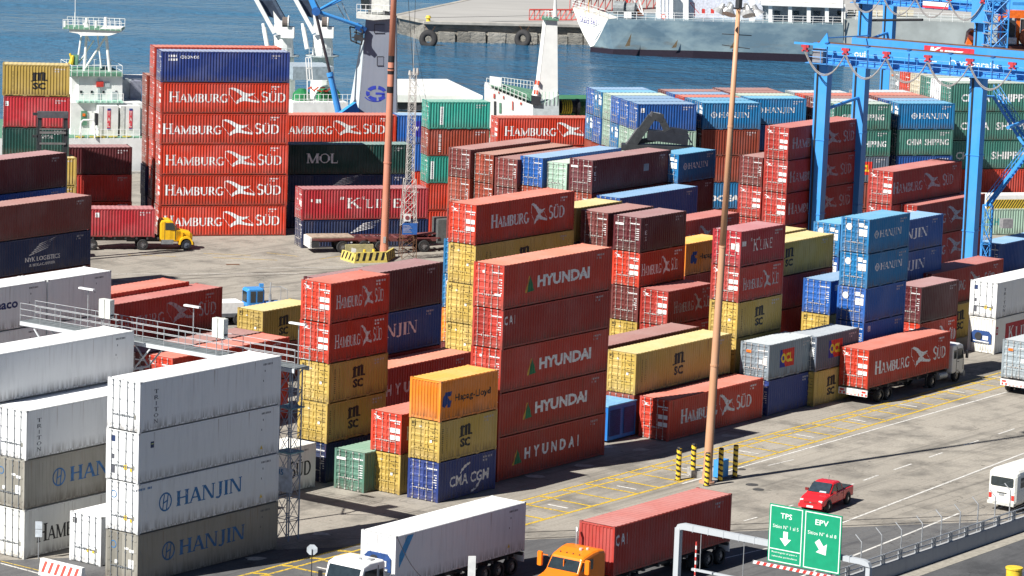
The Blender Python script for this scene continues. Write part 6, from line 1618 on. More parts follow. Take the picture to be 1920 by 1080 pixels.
for x in (-2.8, 2.6):
    for sy in (-.1, 3.2):
        wheel(root, x - 1.3, sy + .6, .85, .6, side=-1)
# ------------------------------------------------------------------ yard gantries
def pix(p):
    d = camo.matrix_world.inverted() @ Vector(p); return 960 + FPX * d.x / -d.z, 540 - FPX * d.y / -d.z
GA = R(-30.5)
def gantry(name, left, zt, span, wb, lw, label, lat=1.0, lft=12, right_ext=6.0, left_ext=.9, sign=True, shift_rear=0.0):
    """x axis along the bridge (towards the right), y along the runway; legs at x=0 and x=span, y=0 and y=wb"""
    root = empty(name, Vector((left.x, left.y, 0)), GA, label, 'gantry crane')
    M = M_BLUEP
    for x in (0, span):
        for y in (0, wb):
            x = x + (shift_rear if (x > 1 and y > 1) else 0)
            mb = MB(); a = lw / 2
            mb.prism([(x - a * .72, 0), (x + a * .72, 0), (x + a, 2.5), (x + a, zt), (x - a, zt), (x - a, 2.5)] if 0 else [(x - a * .8, 1.2), (x + a * .8, 1.2), (x + a, zt), (x - a, zt)], (0, y - a * .8, 0), (1, 0, 0), (0, 0, 1), (0, 1, 0), a * 1.6)
            leg = obj('leg', mb, M, root)
            mb = MB(); mb.tube((x - a * .5, y - a * .85, 1.4), (x - a * .5, y - a * .85, zt), .09, 6); obj('cable_duct', mb, M_DARK, leg)
            for zz_ in (zt * .33, zt * .66, zt - .25):
                mb = MB(); f_ = a * (.8 + .2 * zz_ / zt) + .05; mb.box(x - f_, x + f_, y - a * .8 - .05, y + a * .8 + .05, zz_, zz_ + .10)
                obj('flange_plate', mb, M, leg)
        mb = MB(); mb.box(x - .5, x + .5, -1.5, wb + 1.5, .9, 1.7); obj('sill_beam', mb, M, root)
        mb = MB(); mb.tube((x, .3, zt - 4.2), (x, wb - .3, zt - 3.6), .16, 8); obj('brace', mb, M, root)
        for y in (-.8, wb + .8):
            w_ = wheel(root, x, y, .75, .55); w_.rotation_euler = (0, 0, R(90))
    for y in (-.35, wb - .35):
        mb = MB(); mb.box(-left_ext, span + right_ext, y - .15, y + .95, zt, zt + 1.75); g = obj('girder', mb, M, root)
        mb = MB(); mb.box(-left_ext + .2, span + right_ext, y + .30, y + .42, zt + 1.75, zt + 1.87); obj('crane_rail', mb, M_RUST, g)
    # walkway, handrail and festoon on the near girder
    y0 = -1.35
    mb = MB(); mb.box(-left_ext - .3, span + right_ext, y0, -.5, zt - .02, zt + .06); obj('walkway', mb, plain('walkway_blue', (.05, .22, .52), .6), root)
    x = -left_ext
    while x < span + right_ext:
        mb = MB(); mb.box(x, x + .05, y0, y0 + .05, zt + .06, zt + 1.15); obj('rail_post', mb, M, root); x += 1.15
    for z in (.6, 1.15):
        mb = MB(); mb.tube((-left_ext, y0 + .02, zt + z), (span + right_ext, y0 + .02, zt + z), .028, 6); obj('handrail', mb, M, root)
    mb = MB(); mb.box(-left_ext - 1.3, span + right_ext, y0 - .3, y0 - .12, zt + 1.62, zt + 1.80); obj('festoon_rail', mb, M, root)
    k = 0; x = -left_ext - .2; xs = []
    while x < span + right_ext:
        xs.append(x); x += 3.9
    for x in xs:
        mb = MB(); mb.box(x - .16, x + .16, y0 - .42, y0 - .05, zt + 1.15, zt + 1.62); mb.box(x - .36, x - .16, y0 - .38, y0 - .1, zt + 1.38, zt + 1.60); mb.box(x + .16, x + .36, y0 - .38, y0 - .1, zt + 1.38, zt + 1.60)
        mb.box(x - .30, x - .14, y0 - .38, y0 - .1, zt + 1.02, zt + 1.18); mb.box(x + .14, x + .30, y0 - .38, y0 - .1, zt + 1.02, zt + 1.18)
        obj('festoon_trolley', mb, plain('trolley_red', (.42, .04, .05), .5), root)
        mb = MB(); mb.box(x - .03 + 2.0, x + .05 + 2.0, y0 - .05, y0, zt - .05, zt + 1.9); mb.box(x + 1.9, x + 2.2, y0 - .35, y0 + .1, zt + 1.84, zt + 1.95); obj('bracket', mb, plain('bracket_blue', (.02, .09, .26), .6), root)
    for a, b_ in zip(xs, xs[1:]):
        for o_ in (0, .10):
            pts = []
            for i in range(11):
                t = i / 10; pts.append((a + (b_ - a) * t, y0 - .25 - o_, zt + 1.1 - 1.95 * (1 - (2 * t - 1) ** 2) - o_))
            mb = MB(); mb.path(pts, .05, 5); obj('festoon_cable', mb, plain('cable_grey', (.24, .23, .23), .7), root)
    return root
gl = at(1545, 118, 20.0)
ga_ = Vector((math.cos(GA), math.sin(GA), 0)); gn_ = Vector((-math.sin(GA), math.cos(GA), 0))
def solve(f, target, lo, hi):
    for _ in range(40):
        mid = (lo + hi) / 2
        if f(mid) < target: lo = mid
        else: hi = mid
    return (lo + hi) / 2
span = solve(lambda s: pix(gl + ga_ * s)[0], 1836, 5, 40)
wb = solve(lambda s: pix(gl + gn_ * s)[0], 1617, 1, 30)
rtg = gantry('gantry_crane', gl, 20.0, span, wb, 1.25, 'blue gantry crane with festoon cables standing over the right stacks', right_ext=7.5, shift_rear=2.8)
def grtxt(root, polys, y, m, nm, off=.01):
    mb = MB()
    for p, k in polys: mb.add([(a, y - off - k, b_) for a, b_ in p], [tuple(range(len(p)))])
    return obj(nm, mb, m, root)
grtxt(rtg, sans('valparaiso', span - 1.7, 20.72, 3.9, .62, .01), -.50, M_INK, 'lettering')
grtxt(rtg, [(p, 0) for p in A_(span - 2.3, 20.95, .28, .28, 0, 300, .10, .10, 12)] + rects([(span - 4.6, 20.7, .5, .14), (span - 4.4, 20.95, .6, .12)]), -.50, M_INK, 'round_emblem')
grtxt(rtg, sans('oui', 3.1, 20.85, 1.1, .52, .02), -.50, M_INK, 'lettering')
mb = MB(); mb.box(6.2, 11.0, wb - .53, wb - .5, 20.62, 21.6); sg = obj('red_sign', mb, plain('sign_red', (.55, .03, .05), .5), rtg)
grtxt(rtg, sans('Kunz', 6.7, 20.85, 3.2, .66, .05, .25), wb - .53, M_INK, 'lettering')
# machine cabinet on the left end, ladder and stair on the right
mb = MB(); mb.box(-.6, .4, -1.15, -.5, 20.1, 21.3); obj('control_cabinet', mb, plain('cabinet_grey', (.22, .22, .24), .6), rtg)
mb = MB(); mb.prism([(-.4, 21.75), (.5, 21.75), (.3, 22.7)], (0, -.3, 0), (1, 0, 0), (0, 0, 1), (0, 1, 0), .1); mb.tube((0, -.2, 22.2), (.5, wb, 22.0), .06, 6); obj('end_stop', mb, M_BLUEP, rtg)
for (px0, py0, px1, py1) in [((1855, 170), 0, 0, 0)]: pass
st0 = at(1862, 175, Y=306); 
def stair(root, a, b_, w, nm):
    d = (b_ - a); n_ = 16; side = Vector((-d.y, d.x, 0)).normalized() * w
    mb = MB(); mb.bar(a, b_, .07, .26); mb.bar(a + side, b_ + side, .07, .26); fl_ = obj(nm, mb, M_BLUEP, root, world=True)
    mb = MB()
    for i in range(1, n_): q = a.lerp(b_, i / n_); mb.bar(q, q + side, .22, .04)
    tr = obj('tread', mb, M_BLUEP, root, world=True)
    up = Vector((0, 0, 1.0)); mb = MB()
    for s_ in (Vector((0, 0, 0)), side):
        for hh in (.55, 1.0): mb.tube(a + s_ + Vector((0, 0, hh)), b_ + s_ + Vector((0, 0, hh)), .028, 5)
        for i in range(0, 6): q = a.lerp(b_, i / 5) + s_; mb.tube(q, q + up, .025, 5)
    obj('handrail', mb, M_BLUEP, root, world=True)
stair(rtg, at(1862, 180, Y=303), at(1940, 305, Y=300), .75, 'stair_upper')
stair(rtg, at(1935, 280, Y=300), at(1855, 385, Y=302), .75, 'stair_lower')
mb = MB(); q = at(1862, 180, Y=303); mb.obox(q + Vector((-1.4, -.4, -.1)), 0, 1.6, 1.2, .08); obj('stair_landing', mb, M_BLUEP, rtg, world=True)
q = at(1853, 385, Y=302); mb = MB(); lattice(mb, (0, 0), .8, .8, 0, q.z, 5, .05); mb.v = [(x + q.x, y + q.y, z) for x, y, z in mb.v]; obj('stair_support', mb, M_BLUEP, rtg, world=True)
# the far gantry on the quay
g2 = at(1625, 68, Y=384); 
zt2 = at(1733, 22, Y=380).z
g2l = at(1624, 0, Y=382); g2l.z = zt2
span2 = solve(lambda s: pix(g2l + ga_ * s)[0], 1841, 5, 60)
rtg2 = gantry('gantry_crane', g2l, zt2 + .6, span2, 6.4, 1.25, 'second blue gantry crane further back at the quay, half out of frame', right_ext=2.5, left_ext=1.0)
mb = MB(); mb.box(7.5, 10.5, -1.7, -1.66, zt2 + .7, zt2 + 1.4); obj('white_board', mb, M_INK, rtg2)
mb = MB(); mb.box(7.5, 10.5, -1.72, -1.70, zt2 + .7, zt2 + .95); obj('red_board', mb, plain('sign_red', (.55, .03, .05), .5), rtg2)
mb = MB(); mb.box(span2 - .6, span2 + 1.2, -1.5, .3, zt2 - .5, zt2 + 2.4); obj('drive_house', mb, M_BLUEP, rtg2)
q = at(1636, 35, Y=382); mb = MB(); mb.tube(at(1636, 38, Y=381), at(1730, 37, Y=376), .14, 8); obj('cable_pipe', mb, M_BLACK, rtg2, world=True)
# blue stair tower and the orange machine beside it
q = at(1863, 140, Y=372); root = empty('stair_tower', Vector((q.x, q.y, 0)), R(17), 'blue steel stair tower beside the orange crane at upper right', 'stair tower')
zt3 = at(1863, -5, Y=372).z
mb = MB(); lattice(mb, (0, 0), 1.9, 1.9, 0, zt3, 12, .08, .045); obj('lattice', mb, M_BLUEP, root)
mb = MB()
for i in range(9): mb.box(-.9, .9, -.9, .9, 2 + i * 2.4, 2.06 + i * 2.4)
obj('platform', mb, plain('walkway_blue', (.05, .22, .52), .6), root)
for i in range(4):
    mb = MB(); mb.box(-1.25, -1.05, -1.0, .8, zt3 - 1.5 - i * 1.2, zt3 - 1.42 - i * 1.2); obj('cage_ring', mb, M_GALV, root)
q = at(1900, 100, Y=378); root = empty('orange_spreader_crane', Vector((q.x, q.y, 0)), R(10), 'orange crane portal with black machinery at the upper right edge', 'crane')
zz = lambda py: at(1900, py, Y=378).z
mb = MB(); mb.box(-1.8, 4, -.5, .5, zz(33), zz(19)); obj('cross_beam', mb, M_ORANGE, root)
mb = MB()
for x in (-1.6, .25, 2.0): mb.box(x - .22, x + .22, -.35, .35, 0, zz(30))
obj('upright', mb, M_ORANGE, root)
mb = MB(); mb.box(-1.2, -.2, -.8, .2, zz(70), zz(38)); mb.box(.7, 1.6, -.8, .2, zz(72), zz(36)); obj('machinery', mb, M_DARK, root)
mb = MB(); mb.disc((1.2, -.9, zz(68)), (0, 1, 0), .95, .4, 18); obj('cable_drum', mb, plain('drum_rust', (.35, .09, .04), .7), root)
mb = MB(); mb.box(-2.0, -.3, -1.8, -.9, zz(80), zz(68)); obj('operator_cabin', mb, plain('cabin_silver', (.45, .47, .5), .4), root)
mb = MB(); mb.box(-2.6, 5, -2.2, 1, zz(92), zz(83)); obj('base_deck', mb, plain('deck_maroon', (.10, .025, .02), .7), root)
mb = MB(); mb.box(-.6, 4, -.6, -.5, zz(9), zz(3)); obj('blue_beam', mb, M_BLUEP, root)
# striped white housing over the mint container
q = at(1852, 441, 0)
rt = container(Vector((q.x, q.y, 0)), TK, L40, H8, 'mint', 'pale mint container lettered CHINA SHIPPING on the ground by the ladder foot', None) if False else None
p = at(1842, 441, 0); container(p, R(TK), L40, H8, 'mint', 'pale mint container with teal lettering under the striped box, right edge', None)
root = empty('striped_box', p + Vector((0, 0, H8)) + bK * .3 + aK * .4, R(TK), 'white box with yellow and black striped front on top of the mint container', 'box')
mb = MB(); mb.box(0, 10, 0, 2, 0, 1.35); obj('box_body', mb, M_WHITE, root)
mb = MB()
for i in range(34): mb.add([(i * .29, -.006, .04), (i * .29 + .145, -.006, .04), (i * .29 + .145 + .55, -.006, .90), (i * .29 + .55, -.006, .90)], [(0, 1, 2, 3)], i % 2)
obj('black_stripe', mb, M_BLACK, root)
mb = MB(); mb.box(0, 10, -.004, -.001, .02, .93); obj('yellow_band', mb, M_YEL, root)
mb = MB(); mb.box(1.0, 2.1, -1.9, -1.1, .0, .9); mb.v = [(x, y, z + .9 - H8) for x, y, z in mb.v]; a_ = obj('grey_cabinet', mb, plain('cabinet_grey', (.22, .22, .24), .6), root)
# ------------------------------------------------------------------ mobile harbour crane on the quay
YC = 362.0
C_ = lambda px, py, dy=0.0: at(px, py, Y=YC + dy)
q = C_(700, 260)
crane = empty('harbour_crane', Vector((q.x, q.y, 0)), 0, 'grey harbour crane tower with blue boom and round blue G emblem', 'crane')
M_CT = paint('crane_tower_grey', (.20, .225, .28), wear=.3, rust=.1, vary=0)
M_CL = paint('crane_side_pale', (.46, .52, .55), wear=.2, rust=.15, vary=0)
def slab(pts, Y0, Y1):
    """outline in photo positions at distance Y0, carried back to Y1 with real thickness"""
    mb = MB(); n = len(pts)
    a = [at(px, py, Y=Y0) for px, py in pts]; b_ = [p + Vector((p.x * 0, Y1 - Y0, 0)) for p in a]
    mb.add([tuple(p) for p in a + b_], [tuple(range(n)), tuple(range(n, 2 * n))[::-1]] + [(i, (i + 1) % n, n + (i + 1) % n, n + i) for i in range(n)])
    return mb
gz = 300
obj('tower', slab([(686, 34), (742, 34), (744, 320), (654, 320), (672, 204)], YC, YC + 3.2), M_CT, crane, world=True)
mb = MB(); a0, a1, b0, b1 = C_(675, 80, 1.4), C_(688, 78), C_(650, 300, 1.4), C_(662, 300)
tl = [C_(676, 78, 1.6), C_(687, 74, -.02), C_(672, 204, -.02), C_(655, 198, 1.6)]
mb.add([tuple(p) for p in tl] + [tuple(p + Vector((.0, 1.2, 0))) for p in tl], [(0, 1, 2, 3), (7, 6, 5, 4), (0, 4, 5, 1), (1, 5, 6, 2), (2, 6, 7, 3), (3, 7, 4, 0)])
tl2 = [C_(655, 198, 1.6), C_(672, 204, -.02), C_(668, 330, -.02), C_(648, 330, 1.6)]
mb.add([tuple(p) for p in tl2] + [tuple(p + Vector((0, 1.2, 0))) for p in tl2], [(0, 1, 2, 3), (7, 6, 5, 4), (0, 4, 5, 1), (1, 5, 6, 2), (2, 6, 7, 3), (3, 7, 4, 0)])
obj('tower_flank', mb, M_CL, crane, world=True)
def face(polys, px0, py0, sc, Y, m, nm, par, k0=0.0):
    """flat print on a wall facing us at distance Y: outlines in metres from the photo point"""
    o = at(px0, py0, Y=Y); mb = MB()
    for p, k in polys: mb.add([(o.x + a * sc, Y - .02 - k - k0, o.z + b_ * sc) for a, b_ in p], [tuple(range(len(p)))])
    return obj(nm, mb, m, par, world=True)
M_GB = plain('emblem_royal', (.03, .05, .36), .5)
g_ = []
for a0_, a1_ in ((25, 80), (95, 150), (165, 205), (215, 270), (285, 330)): g_ += [(p, 0) for p in A_(0, 0, .92, .62, a0_, a1_, .38, .38, 5)]
g_ += rects([(-.1, -.12, .95, .22), (.55, -.42, .3, .35)], .002)
face(g_, 706, 175, 1.0, YC, M_GB, 'round_emblem', crane)
face([(p, 0) for p in A_(0, 1.1, 1.3, 1.0, 215, 300, .10, .10, 8)], 703, 192, 1.0, YC, M_GB, 'emblem_swoosh', crane)
for (x0, y0, x1, y1) in [(702, 46, 721, 62), (707, 106, 719, 123)]:
    mb = slab([(x0, y0), (x1, y0), (x1, y1), (x0, y1)], YC - .05, YC); obj('hatch', mb, paint('hatch_grey', (.16, .18, .23), vary=0), crane, world=True)
    mb = MB(); 
    for a, b_ in (((x0, y0), (x1, y0)), ((x0, y0), (x0, y1)), ((x0, y1), (x1, y1))): mb.bar(at(*a, Y=YC - .06), at(*b_, Y=YC - .06), .05, .05)
    obj('hatch_frame', mb, M_DARK, crane, world=True)
M_CAB = plain('crane_cabin', (.62, .63, .60), .5, noise_amt=.15)
obj('cabin', slab([(668, 26), (736, 30), (736, 35), (700, 38), (668, 34)], YC - .9, YC + 2.5), M_CAB, crane, world=True)
obj('cabin_wall', slab([(690, -30), (730, -30), (730, 26), (690, 25)], YC - .3, YC + 2.2), M_CAB, crane, world=True)
obj('cabin_window', slab([(674, -20), (693, -20), (692, 19), (678, 17)], YC - .5, YC + 1.2), M_GLASS, crane, world=True)
obj('cabin_door', slab([(718, 20), (730, 22), (730, 28), (718, 27)], YC - .38, YC - .3), M_DARK, crane, world=True)
mb = MB()
for px in (669, 676, 686, 697, 708, 720, 733): mb.tube(at(px, 27, Y=YC - .85), at(px, 8, Y=YC - .85), .03, 5)
for py in (8, 17): mb.tube(at(669, py, Y=YC - .85), at(735, py + 3, Y=YC - .85), .03, 5)
obj('cabin_rail', mb, M_WHITE, crane, world=True)
mb = MB(); J = C_(593, 21, -2)
mb.bar(C_(572, -30, -2), J, .75, .55); obj('boom', mb, M_BLUEP, crane, world=True)
for t in ((678, 50), (640, 0), (668, -20)):
    mb = MB(); mb.tube(J, C_(t[0], t[1], -.6), .20 if t[1] == 50 else .13, 8); obj('boom_strut', mb, M_BLUEP, crane, world=True)
mb = MB(); mb.disc(J, (0, 1, 0), .45, .9, 12); obj('boom_joint', mb, plain('joint_navy', (.02, .10, .32), .5), crane, world=True)
mb = MB(); mb.bar(C_(668, 48, -.6), C_(684, 58, -.3), .6, .7); obj('boom_foot', mb, plain('joint_navy', (.02, .10, .32), .5), crane, world=True)
mb = MB(); mb.tube(C_(593, 28, -2), C_(619, 138, -1.4), .16, 10); obj('cylinder_rod', mb, plain('rod_steel', (.12, .11, .13), .3, .7), crane, world=True)
mb = MB(); mb.tube(C_(619, 138, -1.4), C_(638, 225, -.8), .30, 12, .36); mb.tube(C_(618, 136, -1.4), C_(620, 143, -1.4), .36, 12); obj('cylinder_barrel', mb, M_BLUEP, crane, world=True)
for x0, x1 in ((630, 652), (641, 658)):
    mb = MB(); mb.tube(C_(x0, 5, -.5), C_(x1, 44, -.5), .05, 5); obj('stay_rope', mb, M_GALV, crane, world=True)
mb = MB()
for a, b_ in (((656, 50), (680, 56)), ((656, 50), (658, 76)), ((658, 76), (678, 84)), ((664, 60), (680, 64)), ((680, 56), (678, 84)), ((660, 70), (678, 70)), ((668, 52), (668, 82))): mb.bar(C_(*a, -.7), C_(*b_, -.7), .14, .14)
mb.obox(C_(664, 76, -.8), 0, .9, .7, .6); mb.bar(C_(675, 76, -.9), C_(680, 70, -.9), .5, .5); obj('machinery', mb, M_DARK, crane, world=True)
mb = MB(); mb.bar(C_(637, 222, -2), C_(668, 200, -.4), .5, 1.1); mb.obox(Vector((C_(640, 260).x, YC - 2, .2)), 0, 7.5, 8, 4.2); obj('undercarriage', mb, M_BLUEP, crane, world=True)
# ------------------------------------------------------------------ the near ship, moored along the quay
YS = 376.0
S = lambda px, py, dy=0.0: at(px, py, Y=YS + dy + (px - 200) * .0)
SA = QA
def wside(px, Y0=370.5):
    """distance of the ship's quay side at a photo column"""
    x = (px - 960) / FPX * 380
    return Q0.y + (x - Q0.x) * math.tan(QA) + 1.6
def sbox(name, px0, px1, pyt, pyb, depth, mat, par, back=0.0):
    """upright box along the ship: left and right photo columns, top and bottom photo rows at its left edge"""
    Y = wside(px0) + back
    p = at(px0, pyb, Y=Y); zt = at(px0, pyt, Y=Y).z
    a = Vector((math.cos(SA), math.sin(SA), 0))
    L_ = solve(lambda s: pix(p + a * s)[0], px1, .05, 200)
    mb = MB(); mb.obox(p, SA, L_, depth, zt - p.z)
    return obj(name, mb, mat, par, world=True)
def srail(px0, px1, pyb, h, n, par, back=0.0, mat=None, depth=0.0):
    Y = wside(px0) + back; p = at(px0, pyb, Y=Y); a = Vector((math.cos(SA), math.sin(SA), 0)); b_ = Vector((-math.sin(SA), math.cos(SA), 0))
    L_ = solve(lambda s: pix(p + a * s)[0], px1, .05, 200); mb = MB()
    for o_ in ((0, depth) if depth else (0,)):
        q = p + b_ * o_
        for i in range(n + 1): mb.tube(q + a * (L_ * i / n), q + a * (L_ * i / n) + Vector((0, 0, h)), .03, 5)
        for k in (.5, 1.0): mb.tube(q + Vector((0, 0, h * k)), q + a * L_ + Vector((0, 0, h * k)), .025, 5)
    if depth:
        for o_ in (p, p + a * L_):
            for k in (.5, 1.0): mb.tube(o_ + Vector((0, 0, h * k)), o_ + b_ * depth + Vector((0, 0, h * k)), .025, 5)
    return obj('ship_rail', mb, mat or M_WHITE, par, world=True)
M_SHW = plain('ship_white', (.74, .75, .74), .5, noise_amt=.12, scale=1.0)
M_SHG = plain('ship_pale_grey', (.40, .45, .47), .55, noise_amt=.15)
M_SHB = plain('hull_navy', (.02, .03, .07), .5)
q = at(200, 327, 0)
ship = empty('cargo_ship', Vector((Q0.x, Q0.y + 3, SEA)), 0, 'white ship moored behind the stacks with bridge house, deck cranes and funnel', 'ship')
a = QD; hullw = 17.0
h0 = Q0 + QN * 1.6 - QD * 42; L_ = 150
mb = MB(); mb.obox(Vector((h0.x, h0.y, SEA - 1)), SA, 103, hullw, 7.3); obj('hull', mb, M_SHW, ship, world=True)
mb = MB(); o_ = h0 - QN * .02; mb.obox(Vector((o_.x, o_.y, SEA - 1.2)), SA, 103, .1, 3.4); obj('boot_topping', mb, M_SHB, ship, world=True)
dk = h0.copy(); dk.z = 3.5 - .0; mb = MB(); mb.obox(dk + QD * .1 + QN * .1 + Vector((0, 0, .01)), SA, 102.8, hullw - .2, .06); obj('main_deck', mb, M_GREEN, ship, world=True)
# bridge house at left
sbox('lower_house', 132, 266, 192, 262, 6.0, M_SHW, ship, 3.0)
sbox('bridge_house', 147, 229, 143, 194, 5.5, M_SHW, ship, 4.0)
sbox('house_wing', 133, 150, 140, 235, 4.0, M_SHW, ship, 4.6)
sbox('aft_house', 229, 246, 149, 194, 4.5, M_SHG, ship, 6.0)
sbox('aft_house_roof', 222, 300, 147, 160, 4.5, M_SHW, ship, 6.6)
sbox('deck_container_stack', 244, 265, 152, 194, 2.5, plain('faded_mauve_steel', (.25, .26, .33), .7), ship, 5.6)
sbox('bridge_deck', 133, 231, 137, 143, 7.0, M_GREEN, ship, 3.6)
srail(134, 229, 143, 1.15, 9, ship, 3.6, depth=6.5)
sbox('lower_deck', 145, 232, 190, 193, 1.5, plain('deck_mint', (.30, .52, .42), .6), ship, 2.6)
srail(146, 231, 192, .95, 8, ship, 2.5)
sbox('ladder', 183, 187, 148, 192, .1, M_SHG, ship, 3.85)
sbox('red_locker', 181, 194, 153, 163, .15, M_REDP, ship, 3.8)
sbox('white_frame', 196, 206, 154, 163, .1, M_SHG, ship, 3.86)
sbox('door', 152, 163, 208, 235, .12, M_GREEN, ship, 2.85)
sbox('red_symbol', 155, 160, 213, 218, .1, M_ORANGE, ship, 2.78)
for x0 in (150, 170, 192, 216): sbox('porthole', x0, x0 + 4, 170, 175, .08, M_GLASS, ship, 3.9)
sbox('door', 210, 220, 172, 190, .08, M_SHG, ship, 3.88)
sbox('window_shade', 192, 226, 196, 204, .08, M_SHG, ship, 2.9)
for x0, nmb in ((184, 'left'), (225, 'right')):
    Y = wside(x0) + 1.6; p = at(x0, 258, Y=Y)
    Lc = solve(lambda s: pix(p + QD * s)[0], x0 + 37, .5, 20)
    rt = empty('deck_container', Vector((p.x, p.y, p.z)), SA, '%s of two white containers lettered TAL upright on the ship deck' % nmb, 'container', 'white containers on the ship deck')
    mb = MB(); mb.box(.0, Lc, 0, 2.2, 0, 3.4); obj('box_body', mb, M_SHW, rt)
    mb = MB(); mb.box(.05, .75, -.03, 0, .15, 3.2) if 0 else mb.box(.0, .45, -.05, 0, 0, 3.4); obj('corner_post', mb, plain('post_light', (.6, .62, .6)), rt)
    mb = MB(); mb.box(.95, 1.30, -.03, -.001, 1.0, 2.9); st_ = obj('red_strip', mb, plain('strip_red', (.6, .06, .08)), rt)
    mb = MB(); mb.box(.95, 1.30, -.035, -.001, 2.9, 3.12); mb.box(.95, 1.30, -.035, -.001, .85, 1.02); obj('navy_strip', mb, plain('strip_navy', (.03, .06, .25)), rt)
    mb = MB()
    for p_, k in vertical(sans, 'TAL', 1.0, 2.8, .25, .42, .2): mb.add([(a_, -.034 - k, b_) for a_, b_ in p_], [tuple(range(len(p_)))])
    obj('lettering', mb, M_WHITE, st_)
    mb = MB(); mb.box(-.35, -.05, -.02, .5, 1.3, 2.6); obj('side_machinery', mb, M_DARK, rt)
srail(140, 262, 262, 1.1, 10, ship, .3)
mb = MB()
for px in (150, 176, 192, 212, 238): q = at(px, 258, Y=wside(px) + .8); mb.disc(q, (0, 0, 1), .5, .3, 10)
obj('mooring_gear', mb, plain('gear_yellow', (.45, .36, .06)), ship, world=True)
mb = MB(); ps = [at(px, py, Y=wside(150) + .6) for px, py in ((150, 258), (152, 230), (156, 225), (174, 225), (177, 230), (178, 258))]; mb.path(ps, .09, 8); obj('hose_frame', mb, M_SHW, ship, world=True)
# radar mast
M_ = lambda px, py, dy=0.0: at(px, py, Y=wside(180) + 7 + dy)
mb = MB()
for (a_, b_, r_) in [((158, 137), (162, 66), .15), ((206, 138), (199, 66), .17), ((145, 120), (153, 62), .11), ((182, 60), (190, 128), .08)]: mb.tube(M_(*a_, -1.2 if a_[0] != 145 else 2), M_(*b_, -1.2 if a_[0] != 145 else 2), r_, 8)
obj('mast_leg', mb, M_SHW, ship, world=True)
mb = MB(); mb.tube(M_(160, 128, -1.2), M_(196, 72, -1.2), .12, 8); mb.tube(M_(148, 118, 1), M_(176, 76, -1), .08, 8); mb.tube(M_(163, 66, -1.2), M_(168, 78, -1.2), .08, 6); obj('mast_brace', mb, M_SHW, ship, world=True)
ps = [(130, 54), (226, 54), (227, 60), (208, 66), (204, 67), (152, 67), (146, 63), (130, 60)]
mb = MB(); n_ = len(ps); A1 = [M_(x, y, -2.4) for x, y in ps]; B1 = [M_(x, y, 1.6) + Vector((0, 0, 0)) for x, y in ps]
mb.add([tuple(p) for p in A1] + [tuple(Vector((p.x, p.y + 3.4, p.z))) for p in A1], [tuple(range(n_)), tuple(range(n_, 2 * n_))[::-1]] + [(i, (i + 1) % n_, n_ + (i + 1) % n_, n_ + i) for i in range(n_)]); obj('radar_platform', mb, M_SHW, ship, world=True)
mb = MB(); mb.add([tuple(M_(118, 53, -2.6)), tuple(M_(227, 53, -2.6)), tuple(M_(227, 53, -2.6) + Vector((0, 3.6, 0))), tuple(M_(118, 53, -2.6) + Vector((0, 3.6, 0)))], [(0, 1, 2, 3)]); mb2 = MB(); q = M_(118, 54, -2.6); L2 = (M_(227, 54, -2.6) - q).x; mb2.box(q.x, q.x + L2, q.y, q.y + 3.6, q.z, q.z + .12); obj('platform_deck', mb2, M_GREEN, ship, world=True)
mb = MB(); 
for i in range(12):
    for dy in (0, 3.5):
        x = q.x + L2 * i / 11; mb.tube((x, q.y + dy, q.z), (x, q.y + dy, q.z + 1.0), .03, 5)
for dy in (0, 3.5):
    for hh in (.5, 1.0): mb.tube((q.x, q.y + dy, q.z + hh), (q.x + L2, q.y + dy, q.z + hh), .025, 5)
obj('platform_rail', mb, M_SHW, ship, world=True)
mb = MB()
for px, h_ in ((122, .8), (140, 1.7), (162, 1.1), (180, .8), (198, 1.2)): z_ = M_(px, 53, -1); mb.tube(z_, z_ + Vector((0, 0, h_)), .16 if h_ != 1.7 else .04, 8)
mb.tube(M_(141, 53, -1), M_(141, -2, -1), .035, 5); mb.tube(M_(160, 42, -1), M_(164, 52, -1), .28, 8); obj('antenna', mb, M_SHW, ship, world=True)
mb = MB(); mb.tube(M_(133, 120), M_(137, 104), .3, 8, .15); mb.tube(M_(137, 118), M_(131, 100), .12, 6); obj('yellow_lamp', mb, M_YEL, ship, world=True)
mb = MB(); q = M_(130, 122); mb.obox(q, 0, .9, .6, 1.1); obj('green_locker', mb, M_GREEN, ship, world=True)
